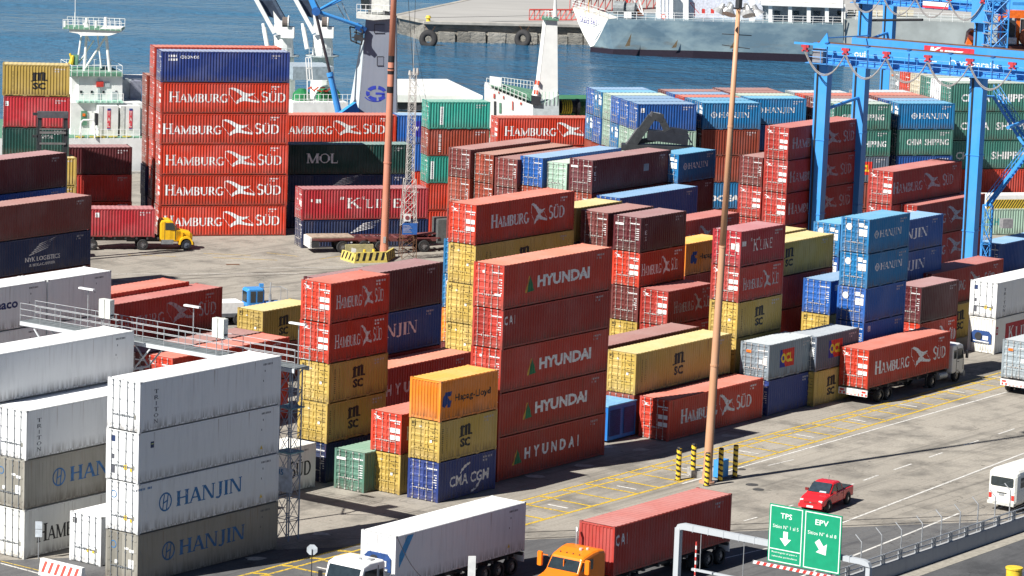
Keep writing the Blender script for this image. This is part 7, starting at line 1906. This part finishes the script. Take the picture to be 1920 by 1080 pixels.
# deck cranes
def deck_crane(dx, label):
    D = lambda px, py, dy=0.0: at(px + dx, py, Y=394 + dy)
    q = D(527, 170); r_ = empty('deck_crane', Vector((q.x, q.y, 3.6)), 0, label, 'deck crane', 'deck cranes on the ship')
    mb = MB(); a0, a1 = D(531, 150), D(531, 66)
    mb.tube(Vector((a0.x, a0.y, 3.6)), a0, 1.5, 16, 1.35); mb.tube(a0, a1, 1.35, 14, 1.1); obj('pedestal', mb, M_SHW, r_, world=True)
    mb = MB(); mb.bar(D(515, 62, -1.2), D(473, -15, -1.2), .65, .45); obj('jib_chord', mb, M_SHW, r_, world=True)
    mb = MB(); mb.bar(D(540, 48, .8), D(505, -15, .8), 1.1, .35); obj('jib_inner', mb, plain('jib_navy', (.06, .09, .14), .6), r_, world=True)
    mb = MB(); mb.add([tuple(D(500, 30, -.6)), tuple(D(486, 0, -.6)), tuple(D(514, 0, .4)), tuple(D(536, 40, .4))], [(0, 1, 2, 3)]); mb.add([tuple(D(500, 30, -.4)), tuple(D(486, 0, -.4)), tuple(D(514, 0, .6)), tuple(D(536, 40, .6))], [(0, 1, 2, 3)]); obj('jib_plate', mb, plain('jib_shade_blue', (.05, .07, .11), .7), r_, world=True)
    mb = MB(); mb.tube(D(493, 44, -1), D(502, 92, -1.6), .18, 8, .24); mb.tube(D(495, 52, -1), D(502, 92, -1.6), .26, 8); obj('luffing_cylinder', mb, M_SHW, r_, world=True)
    mb = MB(); q1 = D(526, 71, -1.6); mb.obox(q1, 0, 1.5, 1.4, 1.25); obj('winch_house', mb, M_SHW, r_, world=True)
    mb = MB(); mb.disc(D(536, 42, -1.2), (1, 0, 0), .62, .75, 16); obj('winch_drum', mb, plain('drum_brown', (.12, .10, .09), .8), r_, world=True)
    mb = MB(); mb.disc(D(541, 42, -1.2), (1, 0, 0), .78, .12, 16); mb.add([tuple(D(512, 20, -1.3)), tuple(D(530, 44, -1.3)), tuple(D(516, 55, -1.3))], [(0, 1, 2)]); mb.disc(D(526, 52, -1.3), (0, 1, 0), .8, .4, 14); obj('winch_flange', mb, M_SHW, r_, world=True)
    mb = MB()
    for px in (506, 514, 522, 530, 538, 546): mb.tube(D(px, 104, -1.8), D(px, 90, -1.8), .035, 5)
    mb.tube(D(505, 90, -1.8), D(547, 91, -1.8), .03, 5); mb.tube(D(505, 97, -1.8), D(547, 98, -1.8), .03, 5); obj('crane_rail', mb, M_SHG, r_, world=True)
    q1 = D(526, 106, -1.9); mb = MB(); mb.disc(D(530, 104), (0, 0, 1), 1.9, .12, 16); obj('walk_ring', mb, M_SHG, r_, world=True)
deck_crane(0, 'white deck crane with drum winch just right of the tall left stack')
deck_crane(74, 'white deck crane with drum winch behind the blue boom')
sbox('crane_base', 549, 625, 125, 150, 5, plain('hull_greyblue', (.30, .36, .42), .6), ship, 10)
sbox('fore_bulwark', 549, 652, 192, 222, 3, M_SHW, ship, 1.6)
mb = MB(); 
for px, r_ in ((565, 1.25), (606, 1.0), (626, .9)): q = at(px, 190, Y=wside(px) + 4); mb.tube(q + Vector((0, 0, -1.5)), q + Vector((0, 0, .9)), r_, 14, r_ * .75); mb.tube(q + Vector((0, 0, .9)), q + Vector((0, 0, 1.4)), r_ * .75, 14, r_ * .3)
obj('vent_dome', mb, plain('dome_green', (.02, .17, .06), .4), ship, world=True)
mb = MB(); q = at(600, 168, Y=wside(600) + 3.4)
for i in range(7): mb.bar(q + Vector((i * .35 - 1.4, 0, .2 * math.sin(i * 2))), q + Vector((i * .35 - .9, .2, .25 * math.cos(i * 3))), .16, .12)
obj('red_gear', mb, plain('gear_red', (.55, .08, .04), .6), ship, world=True)
srail(552, 660, 195, 1.05, 12, ship, 1.6)
mb = MB(); P5 = lambda px, py: at(px, py, Y=wside(575) + 2.5)
for a_, b_ in (((573, 108), (576, 150)), ((583, 108), (586, 150)), ((573, 108), (583, 108)), ((576, 150), (586, 150)), ((575, 128), (585, 128)), ((578, 108), (581, 150)), ((576, 150), (576, 188))): mb.bar(P5(*a_), P5(*b_), .10, .10)
obj('ladder_frame', mb, M_SHW, ship, world=True)
# hatch cover
YH = 386.0
top = [(738, 148), (838, 148), (912, 178), (738, 178)]
tp = [at(738, 178, Y=YH), at(908, 182, Y=YH)]
z_ = tp[0].z; f0, f1 = tp[0], at(905, 180, Y=YH + 2.5); f1.z = z_
bk0, bk1 = at(738, 148, z=z_), at(838, 148, z=z_)
mb = MB(); ptsT = [f0, f1, bk1, bk0]; ptsB = [p + Vector((0, 0, -.8)) for p in ptsT]
mb.add([tuple(p) for p in ptsT + ptsB], [(0, 1, 2, 3), (7, 6, 5, 4), (0, 4, 5, 1), (1, 5, 6, 2), (2, 6, 7, 3), (3, 7, 4, 0)]); obj('hatch_cover', mb, plain('hatch_white', (.78, .79, .76), .5, noise_amt=.08), ship, world=True)
for s_ in (.35, .7):
    mb = MB(); p_, q_ = f0.lerp(f1, s_), bk0.lerp(bk1, s_); mb.bar(p_ + Vector((0, 0, .02)), q_ + Vector((0, 0, .02)), .10, .04); obj('cover_seam', mb, M_SHG, ship, world=True)
mb = MB(); q = at(742, 206, Y=YH + .6); mb.obox(q, R(6), 7.0, 3, .8); obj('coaming', mb, M_DARK, ship, world=True)
mb = MB(); q = at(738, 212, Y=YH - .6); mb.obox(q + Vector((0, 0, -1.5)), R(8), 9.5, 3, 1.5); obj('coaming_base', mb, M_SHG, ship, world=True)
# sloping house, funnel
YF = 384.0
Fp = lambda px, py, dy=0.0: at(px, py, Y=YF + dy)
obj('sloping_house', slab([(908, 162), (914, 163), (1000, 198), (1001, 240), (908, 240)], YF, YF + 5), M_SHW, ship, world=True)
mb = MB()
for i in range(11):
    t = i / 10; p = Fp(912 + 74 * t, 163 + 31 * t); mb.tube(p, p + Vector((0, 0, 1.0)), .035, 5)
    p = Fp(935 + 62 * t, 150 + 12 * t, 5) if 0 else Fp(940 + 60 * t, 160 + 8 * t, 5); mb.tube(p, p + Vector((0, 0, .9)), .035, 5)
for hh in (.5, 1.0):
    mb.tube(Fp(912, 163) + Vector((0, 0, hh)), Fp(986, 194) + Vector((0, 0, hh)), .03, 5)
    mb.tube(Fp(940, 160, 5) + Vector((0, 0, hh * .9)), Fp(1000, 168, 5) + Vector((0, 0, hh * .9)), .03, 5)
obj('ship_rail', mb, M_SHW, ship, world=True)
obj('sloping_deck', slab([(918, 160), (1000, 176), (1000, 190), (990, 188)], YF + .3, YF + 4.8), M_GREEN, ship, world=True)
sb_ = slab([(918, 145), (940, 148), (940, 165), (918, 160)], YF + 1, YF + 2.5); obj('deck_locker', sb_, M_SHW, ship, world=True)
for (x0, y0, w_, h_) in [(925, 176, 3, 8), (943, 180, 2, 5), (960, 190, 2, 16), (975, 192, 3, 4), (934, 172, 2, 3)]:
    obj('red_fitting', slab([(x0, y0), (x0 + w_, y0), (x0 + w_, y0 + h_), (x0, y0 + h_)], YF - .08, YF), plain('fitting_red', (.5, .07, .05), .6), ship, world=True)
obj('door', slab([(926, 190), (930, 190), (930, 216), (926, 216)], YF - .06, YF), M_DARK, ship, world=True)
obj('door', slab([(936, 193), (940, 193), (940, 212), (936, 212)], YF - .06, YF), M_GREEN, ship, world=True)
M_FW = plain('funnel_white', (.78, .78, .75), .5, noise_amt=.1); M_FG = plain('funnel_shade_grey', (.66, .67, .66), .55, noise_amt=.08, scale=1)
# tapered funnel: lit left face painted white, shaded face towards us painted grey
def taper(name, ptsL, mat, Y0, Y1l, par):
    """outline whose left edge lies further back"""
    mb = MB(); A2 = [at(x, y, Y=Y0 + d) for x, y, d in ptsL]; n = len(A2); B2 = [Vector((p.x, p.y + Y1l, p.z)) for p in A2]
    mb.add([tuple(p) for p in A2 + B2], [tuple(range(n)), tuple(range(n, 2 * n))[::-1]] + [(i, (i + 1) % n, n + (i + 1) % n, n + i) for i in range(n)]); return obj(name, mb, mat, par, world=True)
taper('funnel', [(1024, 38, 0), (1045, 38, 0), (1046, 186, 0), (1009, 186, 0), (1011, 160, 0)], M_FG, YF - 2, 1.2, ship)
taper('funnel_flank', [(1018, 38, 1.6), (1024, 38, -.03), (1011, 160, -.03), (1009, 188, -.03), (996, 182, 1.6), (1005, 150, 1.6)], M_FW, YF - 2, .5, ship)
mb = MB(); mb.tube(at(1041, 38, Y=YF - 1.5), at(1041, -12, Y=YF - 1.5), .28, 10, .1); obj('funnel_mast', mb, M_FG, ship, world=True)
obj('funnel_cap', slab([(1016, 33), (1047, 36), (1048, 39), (1016, 37)], YF - 2.4, YF), M_GREEN, ship, world=True)
mb = MB()
for px in (1022, 1028, 1036): p = at(px, 35, Y=YF - 2.2); mb.tube(p, p + Vector((0, 0, .9)), .04, 5)
mb.tube(at(1020, 21, Y=YF - 2.2), at(1037, 22, Y=YF - 2.2), .05, 5); obj('funnel_rail', mb, M_SHW, ship, world=True)
for y0 in (150, 168):
    for k in (0, 1): obj('red_square', slab([(1003.5 - (y0 - 150) * .12 + k * 4.5, y0 + k), (1007 - (y0 - 150) * .12 + k * 4.5, y0 + 1 + k), (1006 - (y0 - 150) * .12 + k * 4.5, y0 + 9 + k), (1002.5 - (y0 - 150) * .12 + k * 4.5, y0 + 8 + k)], YF - 2.35 + .9 * (1 - k) * .6, YF - 2.0), plain('square_red', (.6, .09, .04), .6), ship, world=True)
obj('funnel_base', slab([(999, 195), (1018, 195), (1048, 178), (1048, 225), (999, 225)], YF - 2.6, YF + 2), M_SHG, ship, world=True)
obj('dark_locker', slab([(996, 179), (1014, 182), (1014, 197), (996, 196)], YF - 2.9, YF - 2.4), M_DARK, ship, world=True)
mb = MB()
for px in (1016, 1022, 1029, 1037, 1044): p = at(px, 196, Y=YF - 2.7); mb.tube(p, p + Vector((0, 0, 1.4)), .04, 5)
obj('base_rail', mb, plain('rail_mint', (.45, .65, .52)), ship, world=True)
rt_ = ship
mb = MB(); 
for i in range(5): mb.disc(at(1053 + i * 4, 200, Y=YF + .5), (1, .25, 0), .80, .13, 16, m=0)
obj('yellow_ribs', mb, plain('drum_yellow', (.55, .42, .03), .6), ship, world=True)
mb = MB(); mb.tube(at(1051, 200, Y=YF + .5), at(1082, 200, Y=YF + .9), .72, 14); mb.disc(at(1082, 201, Y=YF + .8), (1, .25, 0), .95, .3, 14); obj('rope_drum', mb, M_BLACK, ship, world=True)
obj('stern_bulwark', slab([(1047, 186), (1112, 186), (1112, 191), (1047, 191)], YF + 2.0, YF + 2.3), plain('bulwark_green', (.10, .33, .17), .6), ship, world=True)
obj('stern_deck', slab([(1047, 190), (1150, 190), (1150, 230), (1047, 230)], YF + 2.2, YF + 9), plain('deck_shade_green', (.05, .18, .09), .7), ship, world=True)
mb = MB()
for px in (1088, 1098, 1106): q = at(px, 205, Y=YF + 1.2); mb.disc(q, (.3, 1, .2), .5, .4, 10)
obj('winch', mb, plain('winch_green', (.10, .20, .08), .7), ship, world=True)
# ------------------------------------------------------------------ the far pier
ZP = .45
c0, c1, c2 = at(742, 60, SEA), at(794, 78, SEA), at(1110, 84.5, SEA)
dC = (c2 - c1); c3 = c1 + dC * 7
e1_ = at(745, 29, ZP); e2_ = at(882, 0, ZP); dE = (e2_ - e1_); e3_ = e1_ + dE * 9
def withz(p, z): return Vector((p.x, p.y, z))
t1_ = at(796, 43, ZP); t1_ = withz(c1 + Vector((0, 1.0, 0)), ZP); t3_ = withz(c3 + Vector((0, 1.0, 0)), ZP)
M_PIER = plain('pier_concrete', (.32, .31, .29), .9, noise_amt=.2, scale=.25)
m, nt, b = newmat('pier_surface'); v = coords(nt, (.02, .06, 1), rand=False)
nt.links.new(mix(nt, ramp(nt, noise(nt, v, 3, 5), (.3, .7, 0, 1)), (.30, .295, .285), (.37, .365, .35)), b.inputs['Base Color']); b.inputs['Roughness'].default_value = .95
sheet('pier', [tuple(e1_), tuple(t1_), tuple(t3_), tuple(t3_ + Vector((0, 700, 0))), tuple(e3_)], m)
m2_, nt, b = newmat('pier_masonry'); tc = N(nt, 'TexCoord'); v = coords(nt, (.5, .5, .9), rand=False)
f = ramp(nt, noise(nt, v, 1.0, 6, .65), (.3, .7, 0, 1)); col = mix(nt, f, (.19, .18, .155), (.40, .38, .335))
sx = N(nt, 'SeparateXYZ'); nt.links.new(tc.outputs['Object'], sx.inputs[0]); wet = ramp(nt, sx.outputs[2], (SEA + .2, SEA + 1.1, .8, 0)); col = mix(nt, wet, col, (.035, .04, .03))
oi = N(nt, 'ObjectInfo'); hs_n = N(nt, 'HueSaturation'); nt.links.new(ramp(nt, oi.outputs['Random'], (0, 1, .65, 1.2)), hs_n.inputs['Value']); nt.links.new(col, hs_n.inputs['Color'])
nt.links.new(hs_n.outputs[0], b.inputs['Base Color']); b.inputs['Roughness'].default_value = .9
bp = N(nt, 'Bump'); bp.inputs['Distance'].default_value = .6; bp.inputs['Strength'].default_value = .9; nt.links.new(noise(nt, v, 1.6, 6, .7), bp.inputs['Height']); nt.links.new(bp.outputs[0], b.inputs['Normal'])
M_MAS = m2_
pw_ = empty('pier_wall', Vector((c1.x, c1.y, SEA)), 0, 'weathered stone wall of the far pier with cracked blocks', 'wall')
mb = MB(); A3 = [withz(c0, SEA - 2), withz(c1, SEA - 2), withz(c3, SEA - 2), withz(c3 + Vector((0, 1, 0)), ZP), withz(t1_, ZP), withz(e1_, ZP)]
mb.add([tuple(p) for p in A3], [(0, 1, 4, 5), (1, 2, 3, 4)]); obj('core', mb, M_MAS, pw_, world=True)
rr = random.Random(9); d_ = dC.normalized(); x = 2.6; bmesh_cache = []
while x < 62:
    w_ = rr.uniform(2.2, 3.4); h_ = rr.uniform(1.75, 2.15); tilt = rr.uniform(-.25, .25)
    p = c1 + d_ * x; mb = MB(); y0 = -.35 + rr.uniform(0, .12)
    z0 = -1.2; pr_ = [(.05, 0), (w_ - .12, 0), (w_ - .12 + tilt, z0 * -1 + h_ - .3), (.05 + tilt, -z0 + h_ - .2)]
    mb.prism(pr_, (0, y0, 0), (1, 0, 0), (0, 0, 1), (0, 1, 0), .8); o = obj('stone_block', mb, M_MAS, pw_); o.location = (p.x - c1.x, p.y - c1.y, z0); o.rotation_euler = (0, 0, math.atan2(d_.y, d_.x))
    x += w_
mb = MB(); p_ = t1_ + Vector((0, -1.05, -.38)); q_ = t3_ + Vector((0, -1.05, -.38)); dd_ = (q_ - p_); mb.obox(p_, math.atan2(dd_.y, dd_.x), dd_.length, 1.4, .40); obj('coping', mb, plain('coping_pale', (.40, .385, .35), .9, noise_amt=.3, scale=.5), pw_, world=True)
mb = MB(); p_ = e1_ + Vector((0, 0, -.38)); dd_ = t1_ - e1_; mb.obox(p_ + Vector((0, -.3, 0)), math.atan2(dd_.y, dd_.x), dd_.length, 1.2, .41); dd_ = e3_ - e1_; mb.obox(p_, math.atan2(dd_.y, dd_.x), dd_.length, 1.0, .43); obj('coping_end', mb, plain('coping_grey', (.33, .315, .28), .9, noise_amt=.4, scale=.5), pw_, world=True)
def torus(mb, c, axis_ang, R_, r_, n=22, k=9, tilt=0.0):
    base = len(mb.v); ca, sa = math.cos(axis_ang), math.sin(axis_ang)
    for i in range(n):
        a = 2 * PI * i / n
        for j in range(k):
            b_ = 2 * PI * j / k; rr_ = R_ + r_ * math.cos(b_); y = r_ * .85 * math.sin(b_)
            X, Z = rr_ * math.cos(a), rr_ * math.sin(a); y += Z * tilt
            mb.v.append((c[0] + X * ca - y * sa, c[1] + X * sa + y * ca, c[2] + Z))
    for i in range(n):
        for j in range(k): mb.f.append([base + i * k + j, base + i * k + (j + 1) % k, base + ((i + 1) % n) * k + (j + 1) % k, base + ((i + 1) % n) * k + j]); mb.m.append(0)
for px, py, ang, lb in [(803, 73, R(-8), 'large black tyre fender floating at the corner of the far pier'), (980, 72, R(-25), 'large black tyre fender hung midway along the far pier')]:
    q = at(px, py + 12, SEA) ; mb = MB(); torus(mb, (0, 0, 1.0), ang, 1.02, .50, tilt=.2); r_ = empty('tyre_fender', Vector((q.x, q.y - .2, SEA)), 0, lb, 'tyre fender'); obj('tyre', mb, M_RUBBER, r_, smooth=True)
    mb = MB(); mb.tube((0, .3, 2.1), (-.6, 1.2, 3.0), .04, 5); mb.tube((.4, .3, 2.0), (1.0, 1.2, 3.0), .04, 5); obj('chain', mb, M_RUST, r_)
q = at(803, 40, ZP); r_ = empty('yellow_bollard', q, 0, 'yellow mushroom mooring bollard on the corner of the far pier', 'bollard')
mb = MB(); mb.tube((0, 0, 0), (0, 0, .55), .38, 12, .28); obj('stem', mb, M_YEL, r_); mb = MB(); mb.tube((0, 0, .55), (0, 0, .95), .5, 12, .3); obj('cap', mb, M_YEL, r_)
for (x0, y0, x1, y1) in [(805, 33, 1075, 28), (805, 41, 1075, 39)]:
    mb = MB(); mb.tube(at(x0, y0, Y=572), at(x1, y1, Y=572), .03, 4); tag(obj('mooring_line', mb, M_DARK), '%s mooring line running from the yellow bollard towards the stern' % ('upper' if y0 == 33 else 'lower'), 'rope')
# red lattice boom lying on the pier
r_ = empty('lattice_boom', at(992, 38, ZP), 0, 'red lattice crane boom lying on the pier beside the stern', 'crane boom')
def hlat(mb, a, b_, h, n, r):
    a, b_ = Vector(a), Vector(b_); up = Vector((0, 0, h)); bk = Vector((0, h * .8, 0))
    for o_ in (Vector(), up, bk, up + bk): mb.tube(a + o_, b_ + o_, r, 5)
    for i in range(n):
        p, q_ = a.lerp(b_, i / n), a.lerp(b_, (i + 1) / n); mb.tube(p, q_ + up, r * .7, 4); mb.tube(p + bk, q_ + bk + up, r * .7, 4); mb.tube(p, p + up, r * .7, 4)
mb = MB(); hlat(mb, at(992, 38, ZP), at(1090, 38, ZP), 1.7, 10, .09); obj('lattice', mb, plain('boom_red', (.48, .07, .06), .6), r_, world=True)
r2_ = empty('lattice_boom', at(1070, 22, ZP), 0, 'second red lattice boom on the pier, rising behind the stern rail', 'crane boom')
mb = MB(); hlat(mb, at(1068, 25, ZP), at(1250, 15, ZP), 2.4, 14, .10); obj('lattice', mb, plain('boom_red', (.48, .07, .06), .6), r2_, world=True)
# ------------------------------------------------------------------ the grey ship beyond
M_HULL, nt, b = newmat('weathered_shaded_hull'); v = coords(nt, (.10, .3, .22), rand=False); v2 = coords(nt, (.12, .3, .55), rand=False)  # blue grey darkened with both dirt and the shade on this hull part
tc = N(nt, 'TexCoord'); sx = N(nt, 'SeparateXYZ'); nt.links.new(tc.outputs['Object'], sx.inputs[0])
col = mix(nt, ramp(nt, noise(nt, v, 1.6, 5, .6), (.40, .66, 0, 1)), (.10, .165, .215), (.22, .30, .33))
ru = N(nt, 'Math', operation='MULTIPLY'); nt.links.new(ramp(nt, noise(nt, v2, 1.5, 5, .65), (.50, .66, 0, 1)), ru.inputs[0]); nt.links.new(ramp(nt, sx.outputs[2], (.8, 3.2, .75, .05)), ru.inputs[1])
col = mix(nt, ru.outputs[0], col, (.16, .11, .05)); nt.links.new(col, b.inputs['Base Color']); b.inputs['Roughness'].default_value = .5
M_HULL2 = plain('hull_light_grey', (.34, .37, .36), .6, noise_amt=.22, scale=.35)
YE = 556.0
E_ = lambda px, py, dy=0.0: at(px, py, Y=YE + dy)
far = empty('freighter', Vector((E_(1140, 88).x, YE, SEA)), 0, 'grey blue freighter with white stern marked EAGLE BAY by the far pier', 'ship')
# stern plate: outline right edge near, left edge further back
st_o = [(1073, 14, 7.5), (1078, 26, 6.9), (1085, 45, 6.0), (1093, 63, 5.0), (1101, 78, 4.2), (1107, 88, 3.4), (1113, 86, 2.8), (1121, 74, 2.0), (1130, 56, 1.0), (1140, 36, .0), (1124, 30, 1.8), (1100, 22, 4.6)]
A4 = [E_(*p) for p in st_o]; B4 = [Vector((p.x + 2.0, p.y + 3.0, p.z)) for p in A4]; n = len(A4)
M_STW, nt, b = newmat('stern_white'); v = coords(nt, (.5, .5, .25), rand=False); tcs = N(nt, 'TexCoord'); sx = N(nt, 'SeparateXYZ'); nt.links.new(tcs.outputs['Object'], sx.inputs[0])
ru = N(nt, 'Math', operation='MULTIPLY'); nt.links.new(ramp(nt, noise(nt, v, 3.5, 5, .7), (.48, .62, 0, 1)), ru.inputs[0]); nt.links.new(ramp(nt, sx.outputs[2], (4.6, 6.6, .0, .9)), ru.inputs[1])
nt.links.new(mix(nt, ru.outputs[0], (.80, .80, .76), (.42, .30, .10)), b.inputs['Base Color']); b.inputs['Roughness'].default_value = .5
mb = MB(); cen = sum(A4, Vector()) / n; mb.add([tuple(p) for p in A4 + B4], [tuple(range(n)), tuple(range(n, 2 * n))[::-1]] + [(i, (i + 1) % n, n + (i + 1) % n, n + i) for i in range(n)])
obj('stern', mb, M_STW, far, world=True)
o1, o2 = E_(1088, 41, 5.4), E_(1121, 47, 1.6); dx_ = (o2 - o1); up_ = Vector((0, 0, 1))
mb = MB()
for p, k in sans('EAGLE BAY', 0, 0, 1, .95, .0): mb.add([tuple(o1 + dx_ * a + up_ * b_ + Vector((-.12, -.22, 0))) for a, b_ in p], [tuple(range(len(p)))])
obj('lettering', mb, plain('name_violet', (.05, .04, .25), .5), far, world=True)
# side of the hull, in strips from the quarter forward
cols = [(1140, 36, 0), (1200, 38, -1.0), (1300, 40, -1.4), (1582, 47, -1.4)]
bot = [(1107, 88, 3.4), (1150, 92, 0.2), (1300, 95, -1.4), (1582, 104, -1.4)]
A5 = [E_(*c) for c in cols]; A6 = [E_(*c) for c in bot]
mb = MB(); mb.add([tuple(p) for p in A5 + A6], [(0, 4, 5, 1), (1, 5, 6, 2), (2, 6, 7, 3)]); 
A7 = [A4[i] for i in (5, 6, 7, 8, 9)]; mb.add([tuple(p) for p in A7] + [tuple(A6[1])], [(5, 0, 1), (5, 1, 2), (5, 2, 3), (5, 3, 4)])
A8 = [Vector((p.x, p.y + 14, p.z)) for p in A5]; mb.add([tuple(p) for p in A5 + A8], [(0, 1, 5, 4), (1, 2, 6, 5), (2, 3, 7, 6)])
obj('hull_side', mb, M_HULL, far, world=True)
bb = [Vector((p.x, p.y - .05, SEA - 1.5)) for p in A6]; bt = [Vector((p.x, p.y - .05, p.z)) for p in A6]
mb = MB(); mb.add([tuple(p) for p in bt + bb], [(0, 1, 5, 4), (1, 2, 6, 5), (2, 3, 7, 6)]); obj('boot_topping', mb, plain('boot_maroon', (.018, .012, .022), .5), far, world=True)
obj('bow_side', slab([(1582, 37), (1700, 38), (1850, 44), (2000, 50), (2000, 140), (1582, 135)], YE - 1.5, YE + 12), M_HULL2, far, world=True)
mb = MB()
for px in (1190, 1265, 1380): 
    pass
for (px, y0, y1) in [(1181, 62, 86), (1268, 74, 89), (1377, 72, 90)]:
    a_, b_, c_2 = E_(px + 3, y0, -1.75), E_(px, y1, -1.75), E_(px - 9, y1 + 1, -1.7); mb.add([tuple(a_), tuple(b_), tuple(c_2)], [(0, 1, 2)])
obj('rust_streak', mb, plain('hull_rust', (.11, .08, .045), .8), far, world=True)
mb = MB(); mb.bar(E_(1582, 0, -1.8), E_(1582, 76, -1.8), .12, .12); mb.bar(E_(1588, 38, -1.8), E_(1583, 60, -1.8), .1, .1); obj('draught_pipe', mb, M_DARK, far, world=True)
def frail(pts, h, step, nm='ship_rail', mat=None, r=.04):
    mb = MB()
    for a_, b_ in zip(pts, pts[1:]):
        L_ = (b_ - a_).length; n = max(1, int(L_ / step))
        for i in range(n + 1): p = a_.lerp(b_, i / n); mb.tube(p, p + Vector((0, 0, h)), r, 4)
        for k in (.33, .66, 1.0): mb.tube(a_ + Vector((0, 0, h * k)), b_ + Vector((0, 0, h * k)), r * .8, 4)
    return obj(nm, mb, mat or M_SHW, far, world=True)
frail([E_(1073, 14, 7.5), E_(1100, 22, 4.6), E_(1124, 30, 1.8), E_(1140, 36, 0), E_(1300, 40, -1.4), E_(1580, 47, -1.4)], 1.25, 1.5)
frail([E_(1586, 37, -1.4), E_(1700, 38, -1.4), E_(1850, 44, -1.4)], 1.3, 1.6)
def fb(nm, x0, x1, y0, y1, dy, th, mat): return obj(nm, slab([(x0, y0), (x1, y0 + (x1 - x0) * .035), (x1, y1 + (x1 - x0) * .035), (x0, y1)], YE + dy, YE + dy + th), mat, far, world=True)
for c, px in ((0, 1152), (1, 1172)):
    mb = MB(); q = E_(px, 14 + c * 3, 3); mb.tube(q, q + Vector((1.5, -.4, 0)), 1.05, 14); mb.disc(q + Vector((1.6, -.4, 0)), (1, -.25, 0), 1.2, .2, 14); obj('mooring_winch', mb, plain('winch_grey', (.20, .22, .23), .6), far, world=True)
fb('deck_house', 1232, 1262, -20, 37, 3, 5, M_SHW)
fb('deck_house', 1262, 1284, -20, 38, 4.5, 4, M_SHW)
fb('rear_wall', 1284, 1430, -20, 37, 6, 3, plain('wall_lilac_white', (.55, .58, .66), .5))
fb('white_post', 1284, 1291, -20, 39, 2, .8, M_SHW)
fb('white_post', 1405, 1415, -20, 40, 1.5, .8, M_SHW)
fb('white_post', 1383, 1389, 4, 40, 1.5, .8, M_SHW)
fb('bridge_deck', 1428, 1582, 5, 10, .2, 6, M_SHW)
fb('bridge_wall', 1430, 1582, 8, 42, 6.5, 3, plain('wall_grey_white', (.48, .52, .56), .5))
fb('upper_house', 1440, 1582, -30, 2, 3, 6, M_SHW)
for px in (1441, 1478, 1513, 1547, 1578): fb('white_post', px, px + 7, 8, 42, .6, .5, M_SHW)
for px in (1452, 1488, 1526, 1570): fb('deck_window', px, px + 10 + (px % 4), 20, 28, 6.3, .2, M_GLASS)
for px in (1238, 1245, 1252): fb('wall_rib', px, px + 1.2, -20, 36, 2.9, .1, plain('wall_lilac_white', (.55, .58, .66), .5))
for px, c in ((1172, M_REDP), (1316, M_REDP), (1333, M_REDP)):
    fb('red_gear', px, px + 6, 17 if px != 1172 else -2, 25 if px != 1172 else 8, 4, .5, c)
fb('orange_gear', 1195, 1207, 18, 30, 3, 1, M_ORANGE)
mb = MB(); mb.bar(E_(1196, -10, 2.5), E_(1206, 27, 2.5), .25, .25); mb.bar(E_(1182, -10, 2.5), E_(1203, 24, 2.5), .2, .2); obj('derrick_boom', mb, M_SHW, far, world=True)
fb('white_chest', 1170, 1184, 23, 34, .8, .8, M_SHW)
mb = MB(); torus(mb, tuple(E_(1244, 31, .3)), 0, .36, .09, 16, 6); obj('lifebuoy', mb, plain('lifebuoy_red', (.6, .15, .12), .6), far, world=True)
mb = MB(); mb.bar(E_(1294, 6, 3), E_(1312, 26, 3), .10, .1); mb.bar(E_(1294, 5, 3), E_(1302, 6, 3), .1, .1); mb.bar(E_(1302, 6, 3), E_(1303, 30, 3), .1, .1); obj('red_stair', mb, M_REDP, far, world=True)
mb = MB(); mb.tube(E_(1104, 24, 4), E_(1104, -10, 4), .07, 6); obj('ensign_staff', mb, plain('staff_yellow', (.6, .35, .08)), far, world=True)
# things on the deck of the light grey part
mb = MB()
for i in range(9): mb.obox(E_(1590 + i * 14, 30, 5), 0, .9, 1, .9)
obj('deck_gear', mb, plain('gear_cream', (.5, .46, .35), .7), far, world=True)
r_ = empty('orange_winch_house', E_(1820, 84, -6) * Vector((1, 1, 0)), 0, 'orange machine with black wheel between the gantry beams at upper right', 'winch')
mb = slab([(1812, 84), (1816, 62), (1822, 56), (1828, 56), (1829, 84)], 386, 388); obj('housing', mb, M_ORANGE, r_, world=True)
mb = MB(); mb.disc(at(1822, 68, Y=385.8), (0, 1, 0), .42, .3, 16); obj('wheel', mb, plain('wheel_maroon', (.18, .04, .03), .6), r_, world=True)
mb = MB(); mb.obox(at(1818, 170, Y=386), 0, .5, .5, at(1818, 82, Y=386).z - at(1818, 170, Y=386).z); obj('pedestal', mb, M_DARK, r_, world=True)
